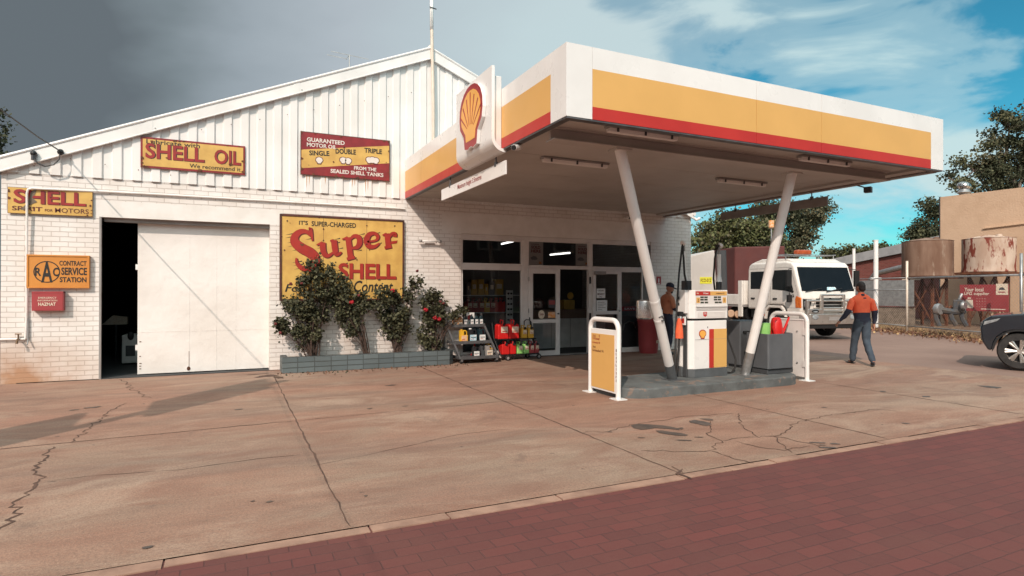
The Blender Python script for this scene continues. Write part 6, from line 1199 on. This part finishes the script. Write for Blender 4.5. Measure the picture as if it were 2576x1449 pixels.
# ---- tarpaulin container and white trailer behind
kc, kr, kl = AT(1848, 729, 28.0), AT(1975, 729, 27.3), AT(1795, 729, 30.5)
r = thing('tarped_container', 'tall container under a brown tarpaulin behind the white truck', 'container', (kc.x, kc.y, 0)); ex = V((kr.x - kc.x, kr.y - kc.y, 0)); ey = V((kl.x - kc.x, kl.y - kc.y, 0)); o_ = V((kc.x, kc.y, 0)); b = MB()
b.prism([o_ + V((0, 0, .6)), o_ + ex + V((0, 0, .6)), o_ + ex + ey * 1.3 + V((0, 0, .6)), o_ + ey * 1.3 + V((0, 0, .6))], (0, 0, 3.02), 'cloth_brown'); b.build('tarpaulin', r, .06, seg=3)
b = MB(); b.prism([o_ + ex * .05 + ey * .05 + V((0, 0, .0)), o_ + ex * .95 + ey * .05, o_ + ex * .95 + ey * 1.2, o_ + ex * .05 + ey * 1.2], (0, 0, .59), 'black'); b.build('base', r)
a, q = AT(1738, 729, 20.2), AT(1807, 729, 19.6); a.z = q.z = 0
r = thing('box_trailer', 'white slab sided trailer with yellow FCO-012 plate beyond the wall corner', 'trailer', (q.x, q.y, 0)); d = (q - a).normalized(); nn = V((d.y, -d.x, 0)); PT = PL(a - d * .6, d); W_ = (q - a).length + .6
b = MB(); b.prism([PT.p(0, .45, 0), PT.p(W_, .45, 0), PT.p(W_ - .13, 2.92, 0), PT.p(0, 2.62, 0)], -PT.n * 1.6 - d * 1.4, 'trailer_white'); b.build('body', r, .03); b = MB(); b.prism([PT.p(.0, .1, -.1), PT.p(W_ - .1, .1, -.1), PT.p(W_ - .1, .45, -.1), PT.p(0, .45, -.1)], -PT.n * 1.5 - d * 1.4, 'black'); b.build('chassis', r)
b = MB(); b.prism([PT.p(W_ + .02, .45, -.05), PT.p(W_ + .28, .45, -.05), PT.p(W_ + .2, 2.9, -.05), PT.p(W_ - .10, 2.9, -.05)], -PT.n * .1, 'dark_grey'); b.build('curtain', r)
b = MB(); PT.rect(b, W_ - .62, 1.81, W_ - .21, 2.03, .002, .01, 'plate_yellow'); pl_ = b.build('number_plate', r); t = MB(); text(t, PT, 'FCO-012', W_ - .59, 1.86, .35, .12, .011, 'letter_maroon', .02); t.build('lettering', pl_, recalc=False)

# ================================================================ dark car at the right
hd2 = V((-.38, .925, 0)).normalized(); c = G(2566, 929); car = thing('car', 'dark blue off road car with bright alloy wheels entering the forecourt', 'car', (c.x, c.y, 0), math.atan2(hd2.y, hd2.x), local=True)
YO = -.80   # the left wheels stand on y = 0
prof = [(.50, .36), (.60, .54), (.63, .80), (.59, .97), (.45, 1.08), (-.35, 1.17), (-.62, 1.16), (-1.25, 1.66), (-1.6, 1.74), (-3.2, 1.72), (-3.62, 1.18), (-3.72, 1.02), (-3.74, .55), (-3.6, .44), (-3.2, .40), (-3.18, .62), (-3.02, .80), (-2.80, .86), (-2.58, .80), (-2.44, .62), (-2.42, .38), (-.42, .36), (-.41, .52), (-.36, .64), (-.25, .74), (-.12, .785), (0, .795), (.12, .785), (.25, .74), (.36, .64), (.41, .52), (.43, .38)]
b = MB(); hw = .93
def loft(mb, prof, m):
    secs = [(-hw, .0), (-hw + .10, 1), (hw - .10, 1), (hw, .0)]
    side_poly(mb, prof, YO - hw + 0, YO + hw, m)
loft(b, prof, 'car_paint'); b.build('body', car, .09, seg=4)
for s in (-1, 1):
    y = YO + s * hw
    b = MB(); side_poly(b, [(-.72, 1.17), (-1.28, 1.58), (-2.0, 1.63), (-3.15, 1.62), (-3.42, 1.2)], y - .006, y + .006, 'dark_glass'); b.build('side_window', car)
    b = MB(); b.prism([(.58, y + s * .003, .88), (.56, y + s * .003, .96), (.30, y + s * .003, 1.035), (.36, y + s * .003, .97)], (0, s * .008, 0), 'lens'); b.prism([(.635, y - s * .10, .82), (.635, y - s * .38, .82), (.61, y - s * .34, .94), (.61, y - s * .10, .94)], (.01, 0, 0), 'lens'); b.build('headlight', car, .005)
    b = MB(); b.lathe([(.0, 0), (.05, 0), (.055, .02)], (.615, YO + s * .68, .60), 'lens', 12, M.Rotation(rad(90), 3, 'Y')); b.build('fog_lamp', car)
    b = MB(); pa = [(.44 * math.cos(rad(q)), .375 + .44 * math.sin(rad(q))) for q in range(-5, 186, 12)]; pi_ = [(.40 * math.cos(rad(q)), .375 + .405 * math.sin(rad(q))) for q in range(185, -6, -12)]
    for x in (0, -2.8): b = MB(); side_poly(b, [(x + a_, z_) for a_, z_ in pa + pi_], y - .02, y + .012, 'black'); b.build('wheel_arch', car)
    b = MB(); b.ball((-.85, y + s * .10, 1.2), (.06, .12, .08), 'car_paint', 10, 7); b.build('mirror', car)
b = MB(); b.prism([(-.66, YO - hw + .12, 1.175), (-.66, YO + hw - .12, 1.175), (-1.24, YO + hw - .2, 1.655), (-1.24, YO - hw + .2, 1.655)], (.012, 0, .012), 'dark_glass'); b.build('windscreen', car)
b = MB(); b.box(.60, .65, YO - .5, YO + .5, .62, .84, 'black'); b.build('grille', car, .01)
for x in (0, -2.8):
    for s in (-1, 1): wheel(car, x, YO + s * .785, .37, .24, 'alloy', 7, 0.0, s)

# ================================================================ right hand yard: fence, tanks, buildings
fpts = [(21.05, -6.0), (21.45, -2.95), (23.35, 1.55), (24.55, 4.6), (26.2, 9.2)]
fn = thing('chain_link_fence', 'sagging chain link fence with bare pipe posts along the dirt verge', 'fence', (23.35, 1.55, 0))
for i, (x, y) in enumerate(fpts): 
    b = MB(); h = 2.72 if i in (1, 2) else 2.15; b.tube([(x, y, -.1), (x, y, h)], .042, 'galv' if i != 2 else 'cream', 8); b.build('post', fn)
b = MB()
for (a, q) in zip(fpts, fpts[1:]):
    for z in (2.08, 1.62 if a[1] > 1 else 2.06, .25): b.tube([(a[0], a[1], z), (q[0], q[1], z)], .022, 'galv', 6)
b.build('rail', fn)
b = MB()
for (a, q) in zip(fpts, fpts[1:]):
    A_, Q_ = V((a[0], a[1], 0)), V((q[0], q[1], 0)); ln = (Q_ - A_).length; d = (Q_ - A_) / ln; hh = 2.0 if a[1] < 1 else 1.6; st = .11; nn = V((-d.y, d.x, 0)) * .003; k = -hh
    while k < ln:
        for sg in (1, -1):
            p0, p1 = (k, 0), (k + hh, hh)
            lo, hi_ = max(0, -p0[0]), min(hh, ln - p0[0])
            if hi_ > lo:
                z0, z1 = (lo, hi_) if sg > 0 else (hh - lo, hh - hi_)
                s0, s1 = A_ + d * (k + lo) + V((0, 0, z0 + .06)), A_ + d * (k + hi_) + V((0, 0, z1 + .06)); w_ = d * .0035
                b.add([s0 - w_, s0 + w_, s1 + w_, s1 - w_], [(0, 1, 2, 3)], 'galv')
        k += st
b.build('wire_mesh', fn, recalc=False)
# LPG sign wired to the fence
a, q = AT(2415, 729, 20.6), AT(2538, 729, 19.4); d = V((q.x - a.x, q.y - a.y, 0)); ln = d.length
r = thing('fence_sign', 'red LPG supplier sign wired to the chain link fence', 'sign', (a.x, a.y, 0)); z0, z1 = W(2477, 782, (a.y + q.y) / 2).z, 0; zb_ = CAMH - (781 - 729) / FOC * 20; zt_ = CAMH - (714 - 729) / FOC * 20
PS = PL((a.x, a.y, zb_), d); hh = zt_ - zb_; b = MB(); PS.rect(b, 0, 0, ln, hh, 0, .02, 'lpg_red'); b.build('board', r, .004); b = MB(); PS.rect(b, ln * .755, hh * .62, ln * .99, hh * 1.03, .021, .026, 'label_cream'); b.build('corner_panel', r)
t = MB(); text(t, PS, 'Your local', ln * .10, hh * .74, ln * .40, hh * .15, .021, 'cream', .02); text(t, PS, 'LPG supplier', ln * .10, hh * .57, ln * .52, hh * .15, .021, 'cream', .02); t.build('lettering', r, recalc=False); t = MB()
for i in range(4):
    for jx in range(4): PS.rect(t, ln * (.36 + jx * .055), hh * (.16 + i * .10), ln * (.375 + jx * .055), hh * (.175 + i * .10), .021, .022, 'cream')
PS.poly(t, [(ln * .13, hh * .12), (ln * .27, hh * .10), (ln * .29, hh * .16), (ln * .28, hh * .42), (ln * .13, hh * .43), (ln * .115, hh * .18)], .021, .023, 'cream'); PS.rect(t, ln * .17, hh * .46, ln * .24, hh * .51, .021, .023, 'cream')
PS.rect(t, ln * .80, hh * .70, ln * .94, hh * .74, .027, .028, 'lpg_red'); PS.poly(t, [(ln * (.87 + .06 * math.cos(q_ * .45)), hh * (.80 + .10 * math.sin(q_ * .45))) for q_ in range(8)], .027, .028, 'dark_grey'); PS.rect(t, ln * .45, hh * .07, ln * .94, hh * .10, .021, .022, 'cream'); t.build('lettering', r, recalc=False)
# water tanks
def tank(lb, u0, u1, vt, vb, Z, m, seam=True):
    um = (u0 + u1) / 2; c = AT(um, 729, Z); rd_ = (u1 - u0) / FOC * Z / 2 * .93; z0 = CAMH + (729 - vb) / FOC * Z; z1 = CAMH + (729 - vt) / FOC * Z
    r = thing('water_tank', lb, 'water tank', (c.x, c.y, 0)); b = MB(); pr = []; n = 7
    for k in range(n + 1): z = z0 + (z1 - z0) * k / n; pr += [(rd_, z), (rd_ * (1.004 if k not in (0, n) else 1.02), z + .02)]
    pr += [(rd_ * .5, z1 + .12), (0.001, z1 + .2)]; b.lathe(pr, (c.x, c.y, 0), m, 40); b.build('tank_body', r)
    b = MB(); b.lathe([(.12, 0), (.12, .12), (.05, .14)], (c.x - .2, c.y - .5, z1 + .04), m, 12); b.build('lid', r)
    b = MB(); h = z0
    for k in range(4):
        a = rad(45 + 90 * k); b.box(c.x + rd_ * .75 * math.cos(a) - .05, c.x + rd_ * .75 * math.cos(a) + .05, c.y + rd_ * .75 * math.sin(a) - .05, c.y + rd_ * .75 * math.sin(a) + .05, 0, h - .1, 'rust')
    for k in range(4):
        a, a2 = rad(45 + 90 * k), rad(135 + 90 * k); P0 = lambda a_, z: V((c.x + rd_ * .75 * math.cos(a_), c.y + rd_ * .75 * math.sin(a_), z)); bar(b, P0(a, .15), P0(a2, h - .15), .05, 'rust'); bar(b, P0(a2, .15), P0(a, h - .15), .05, 'rust')
    b.build('stand', r); b = MB(); b.box(c.x - rd_, c.x + rd_, c.y - rd_, c.y + rd_, h - .1, h - .005, 'rust'); b.build('platform', r)
    return c, rd_, z0, z1
tank('brown rusty water tank on a steel stand before the brick shed', 2274, 2391, 607, 694, 27.5, 'tank_rust')
tank('pale water tank streaked with red rust before the tan wall', 2428, 2545, 600, 683, 26.5, 'tank_pale')
# tan building with flue
tb = thing('tan_building', 'tan rendered building with a sloping parapet behind the water tanks', 'building', (36, -5, 0))
b = MB(); yA, yB = 5.3, -22; b.prism([(32.2, yA, 0), (32.2, yB, 0), (32.2, yB, 7.6), (32.2, 1.7, 6.24), (32.2, yA, 6.28)], (14, 0, 0), 'tan_render'); b.build('wall', tb)
b = MB(); b.prism([(32.12, 3.4, 4.55), (32.12, -8, 5.1), (32.12, -8, 5.06), (32.12, 3.4, 4.51)], (.075, 0, 0), 'tan_render'); b.box(32.18, 32.4, yA - .0, yA + .05, 0, 6.3, 'inner_dark'); b.build('ledge', tb)
cf = AT(2425, 729, 29.2); r = thing('flue_pipe', 'tan painted flue pipe with a silver spinning vent on the tan wall', 'flue', (cf.x, cf.y, 0)); zt_ = CAMH + (729 - 490) / FOC * 29.2
b = MB(); b.tube([(cf.x, cf.y, .2), (cf.x, cf.y, zt_)], .155, 'tan_render', 16); b.build('pipe', r)
b = MB(); b.lathe([(.17, 0), (.22, .1), (.30, .14), (.24, .22), (.2, .3)], (cf.x, cf.y, zt_), 'galv', 20); b.build('vent_base', r)
b = MB(); R = M.Rotation(.25, 3, 'X'); 
for k in range(14):
    a0, a1 = 2 * math.pi * k / 14, 2 * math.pi * (k + .8) / 14; vs = []
    for i in range(7): t_ = math.pi * (.08 + .84 * i / 6); vs += [V((cf.x, cf.y, zt_ + .48)) + R @ V((.30 * math.sin(t_) * math.cos(a_), .30 * math.sin(t_) * math.sin(a_), .2 * math.cos(t_))) * k2 for a_, k2 in ((a0, 1.0), (a1, 1.0))]
    b.add(vs, [(2 * i, 2 * i + 1, 2 * i + 3, 2 * i + 2) for i in range(6)], 'stainless', True)
b.ball((cf.x, cf.y, zt_ + .48), (.24, .24, .17), 'dark_grey', 14, 8); b.build('turbine_vent', r, recalc=False)
# brick shed
sh = thing('brick_shed', 'red brick shed with a sloping grey roof behind the fence', 'shed', (39, 10, 0)); b = MB(); b.prism([(36, 15.5, 0), (36, 5.6, 0), (36, 5.6, 4.35), (36, 15.5, 2.85)], (9, 0, 0), 'brick_red'); b.build('wall', sh)
b = MB(); b.prism([(35.8, 15.9, 2.82), (35.8, 5.5, 4.40), (35.8, 5.5, 4.95), (35.8, 15.9, 3.37)], (9.5, 0, 0), 'roof_metal'); b.build('roof', sh); 
b = MB(); b.prism([(35.95, 9.5, 2.2), (35.95, 8.3, 2.2), (35.95, 8.3, 2.9), (35.95, 9.5, 2.5)], (.04, 0, 0), 'cream'); b.tube([(35.6, 11.2, 2.2), (35.2, 10.6, 2.6), (35.0, 8.6, 3.0)], .16, 'galv', 10); b.build('downpipe', sh)
for i, (u, vt, vb, Z, rd_) in enumerate(((2203.5, 606, 722, 25.0, .09), (2148, 628, 668, 25.5, .06))):
    a = AT(u, vt, Z); r = thing('vent_pipe', ('tall white vent pipe clamped to the fence rail', 'short white vent pipe beside the truck windscreen')[i], 'pipe', (a.x, a.y, 0)); b = MB(); b.tube([(a.x, a.y, 0), (a.x, a.y, a.z)], rd_, 'white_gloss', 12); b.build('pipe', r); b = MB(); b.tube([(a.x, a.y, a.z), (a.x, a.y, a.z + .04)], rd_ * 1.1, 'white_gloss', 12); b.build('cap', r)
    if i == 0: b = MB(); z = CAMH + (729 - 700) / FOC * Z; b.tube([(a.x - .2, a.y + .1, z), (a.x + .2, a.y - .1, z)], .05, 'white_gloss', 8); b.build('clamp', r)
# long low grey water trough / sheet behind the fence
r = thing('steel_sheet', 'grey steel sheet panel leaning behind the fence', 'panel', (27, 6, 0)); a, q = AT(2150, 729, 28), AT(2300, 729, 26); d = V((q.x - a.x, q.y - a.y, 0)); PS = PL((a.x, a.y, 0), d); b = MB(); PS.rect(b, 0, .9, d.length, 2.05, 0, .04, 'galv'); b.build('sheet', r); b = MB(); PS.rect(b, 0, .0, d.length, .85, -.1, -.05, 'timber'); b.build('timber_edging', r)
# seized farm implement on legs
a = AT(2357, 729, 20.4); k = 20.4 / FOC; r = thing('farm_implement', 'weathered blue grey three legged farm implement by the fence sign', 'machine', (a.x, a.y, 0)); PI_ = PL((a.x, a.y, 0), (cR.x, cR.y, 0)); H_ = lambda u, v: ((u - 2357) * k, CAMH + (729 - v) * k)
b = MB(); b.tube([PI_.p(*H_(2352, 776), 0), PI_.p(*H_(2395, 783), 0), PI_.p(*H_(2425, 780), .0)], .11, 'machine', 8); b.build('beam', r)
for (p0, p1) in (((2352, 778), (2358, 818)), ((2390, 784), (2400, 816)), ((2417, 784), (2426, 818))): b = MB(); b.tube([PI_.p(*H_(*p0), .0), PI_.p(*H_((p0[0] + p1[0]) / 2 - 3, (p0[1] + p1[1]) / 2), .05), PI_.p(*H_(*p1), .1)], .07, 'machine', 6); b.build('leg', r)
b = MB(); c_ = PI_.p(*H_(2412, 768), 0); b.obox(c_, (.26, .3, .42), .4, 'machine'); b.tube([c_ + V((0, 0, .2)), c_ + V((.1, -.05, .42))], .05, 'galv', 8); b.lathe([(.13, -.06), (.15, 0), (.13, .06)], c_ + V((-.1, -.2, .02)), 'galv', 12, M.Rotation(rad(90), 3, 'X')); b.build('motor', r, .03); b = MB(); [b.tube([PI_.p(*H_(2352 + q, 776 + (q % 3)), -.1), PI_.p(*H_(2358 + q, 768), -.12), PI_.p(*H_(2366 + q, 780), -.1)], .03, ('galv', 'rust', 'machine')[q % 3], 6) for q in (0, 10, 20, 31, 40)]; b.build('linkage', r); b = MB(); b.lathe([(.18, -.08), (.2, 0), (.18, .08)], PI_.p(*H_(2358, 776), .05), 'galv', 12, M.Rotation(rad(90), 3, 'X')); b.build('drum', r)
# dry litter and grass on the verge
lt = MB()
for _ in range(5200):
    t_ = random.random(); i = random.randrange(4); a, q = fpts[i], fpts[i + 1]; x, y = a[0] + (q[0] - a[0]) * t_, a[1] + (q[1] - a[1]) * t_; o_ = random.gauss(.2, .75); x += o_ * .95; y += o_ * .3
    s = random.uniform(.04, .12); leaf(lt, (x, y, random.uniform(0, .05)), s, random.choice(('litter', 'litter', 'litter', 'drygrass')))
for _ in range(1800):
    t_ = random.random(); i = random.randrange(1, 4); a, q = fpts[i], fpts[i + 1]; x, y = a[0] + (q[0] - a[0]) * t_ + random.uniform(-.1, 1.6), a[1] + (q[1] - a[1]) * t_; h = random.uniform(.06, .25); w_ = V((random.gauss(0, .03), random.gauss(0, .03), 0)); p = V((x, y, -.01)); lt.add([p - w_ * .3, p + w_ * .3, p + w_ * 2 + V((0, 0, h))], [(0, 1, 2)], 'drygrass')
tag(lt.build('leaf_litter', recalc=False), None, None, None, 'stuff')

# ================================================================ trees
def tree(label, base, ells, n, ls, mats_, group, trunk_r=.2, seed=1, sub_n=40, spread=.5):
    random.seed(seed); base = V(base); r = thing('gum_tree', label, 'tree', base, 0, group); tk = MB(); lf = MB(); subs = []
    tot = sum(e[3] * e[5] for e in ells)
    top = max(e[2] for e in ells); fork = V((base.x, base.y, base.z + (min(e[2] - e[5] * .6 for e in ells) - base.z) * .75))
    tk.tube([base - V((0, 0, .2)), base.lerp(fork, .5) + V((.1, 0, 0)), fork], [trunk_r, trunk_r * .8, trunk_r * .7], 'bark', 10)
    for e in ells:
        m_ = fork.lerp(V(e[:3]), .5) + V((random.gauss(0, .2), random.gauss(0, .2), random.gauss(0, .2))); tk.tube([fork, m_, V(e[:3])], [trunk_r * .55, trunk_r * .35, trunk_r * .12], 'bark', 7)
        for _ in range(max(4, int(sub_n * e[3] * e[5] / tot))):
            s = inell(e, .3); subs.append((s, random.choice(mats_))); q = V(e[:3]).lerp(s, .5) + V((random.gauss(0, .1), random.gauss(0, .1), random.gauss(0, .1))); tk.tube([V(e[:3]), q, s], [trunk_r * .14, trunk_r * .09, trunk_r * .03], 'bark', 5)
    for _ in range(n):
        s, m = random.choice(subs); p = s + V((random.gauss(0, spread), random.gauss(0, spread), random.gauss(0, spread * .62))); leaf(lf, p, random.uniform(.6, 1.3) * ls, m if random.random() < .75 else random.choice(mats_))
    tk.build('trunk', r); lf.build('crown', r, recalc=False); return r
def E_(u, v, ru, rv, Z, dz=0): p = AT(u, v, Z + dz); k = Z / FOC; return (p.x, p.y, p.z, ru * k, ru * k * .8, rv * k)
gt_ = 'trees behind the truck'
def base_at(u, Z): p = AT(u, 729, Z); return (p.x, p.y, -.05)
tree('dense dark green tree behind the brown tarpaulin container', base_at(1850, 46), [E_(1790, 605, 55, 38, 46), E_(1850, 595, 60, 48, 46), E_(1905, 605, 50, 45, 46), E_(1830, 560, 22, 20, 46), E_(1880, 575, 40, 26, 46), E_(1760, 635, 30, 30, 46), E_(1930, 640, 40, 35, 46)], 17000, .21, ('bush_a', 'bush_a', 'gum_b', 'gum_c'), gt_, .35, 11, 85, .5)
tree('taller open crowned gum tree above the truck cab', base_at(1985, 50), [E_(1960, 540, 50, 30, 50), E_(2030, 535, 55, 26, 50), E_(2080, 515, 32, 16, 50), E_(2000, 575, 45, 22, 50), E_(2055, 560, 32, 16, 50), E_(1935, 520, 35, 22, 50), E_(1990, 620, 45, 26, 50), E_(2025, 605, 25, 16, 50), E_(1925, 570, 30, 25, 50)], 12500, .18, ('gum_a', 'gum_b', 'gum_b', 'gum_c'), gt_, .32, 12, 70, .38)
for i, (u, v, ru, rv, Z, lb) in enumerate(((2095, 640, 28, 14, 75, 'small sparse distant tree just right of the truck beacon'), (2145, 640, 34, 20, 72, 'distant round tree above the left end of the shed roof'), (2190, 632, 30, 22, 70, 'distant tree behind the tall white vent pipe'), (2240, 625, 36, 20, 68, 'distant tree at the right end of the shed roof line'), (2290, 630, 30, 16, 66, 'distant tree touching the rusty tank lid'))):
    tree(lb, base_at(u, Z), [E_(u, v, ru, rv, Z), E_(u - ru * .5, v + rv * .4, ru * .6, rv * .7, Z), E_(u + ru * .5, v + rv * .5, ru * .6, rv * .7, Z)], 1900, .26, ('gum_b', 'gum_a', 'bush_a'), 'distant trees over the shed', .2, 20 + i, 16, .42)
tree('large dark gum tree rising above the tan building roof', base_at(2500, 44), [E_(2540, 320, 60, 45, 44), E_(2580, 400, 80, 60, 44), E_(2500, 400, 55, 40, 44), E_(2450, 430, 60, 38, 44), E_(2400, 455, 45, 26, 44), E_(2545, 450, 70, 40, 44), E_(2600, 300, 60, 60, 44), E_(2640, 380, 80, 80, 44), E_(2480, 460, 60, 30, 44), E_(2520, 350, 35, 30, 44)], 21000, .17, ('gum_b', 'gum_b', 'gum_a', 'gum_c'), 'gum trees by the tan building', .4, 31, 95, .36)
tree('lower ragged gum tree filling the gap left of the tan building', base_at(2340, 46), [E_(2335, 520, 26, 14, 46), E_(2340, 575, 45, 28, 46), E_(2310, 590, 28, 20, 46), E_(2365, 545, 26, 24, 46), E_(2350, 610, 45, 16, 46)], 5600, .17, ('gum_b', 'gum_a', 'gum_b'), 'gum trees by the tan building', .25, 32, 38, .34)
tree('dark tree with only a few leaf sprays showing beside the power cable', base_at(-70, 22), [E_(-10, 280, 16, 12, 22), E_(-4, 355, 13, 17, 22), E_(-60, 320, 60, 50, 22), E_(-6, 390, 10, 12, 22), E_(-90, 400, 60, 50, 22)], 2600, .12, ('gum_b', 'gum_b'), None, .22, 33, 40, .18)
random.seed(5)
# buildings and car across the street, seen only as reflections in the shop glass
sb = thing('street_building', 'two storey brick shop across the street, seen reflected in the shop windows', 'building', (10, -32, 0)); b = MB(); b.box(-28, 48, -44, -32, 0, 8.5, 'brick_dark'); b.build('wall', sb)
for i in range(10): b = MB(); b.box(-24 + i * 7, -22 + i * 7, -31.98, -31.9, 4.8, 6.8, 'cream'); b.box(-23.8 + i * 7, -22.2 + i * 7, -31.9, -31.87, 4.95, 6.65, 'dark_glass'); b.build('window', sb)
b = MB(); b.box(-28, 48, -32, -29, 3.3, 3.5, 'roof_metal'); b.build('awning', sb)
# pylon sign out of frame whose shadow crosses the concrete at the left
r = thing('pylon_sign', 'tall pole sign at the street edge casting the long shadow on the concrete', 'sign', (-4.5, -7.5, 0)); b = MB(); b.tube([(-4.5, -7.55, 0), (-4.5, -7.55, 6.3)], .10, 'white_metal', 14); b.build('pole', r)
b = MB(); b.box(-4.56, -4.44, -7.95, -6.85, 4.2, 5.95, 'yellow'); b.build('panel', r); b = MB(); b.box(-4.55, -4.45, -7.6, -6.5, 2.2, 3.3, 'white_gloss'); b.build('panel', r)
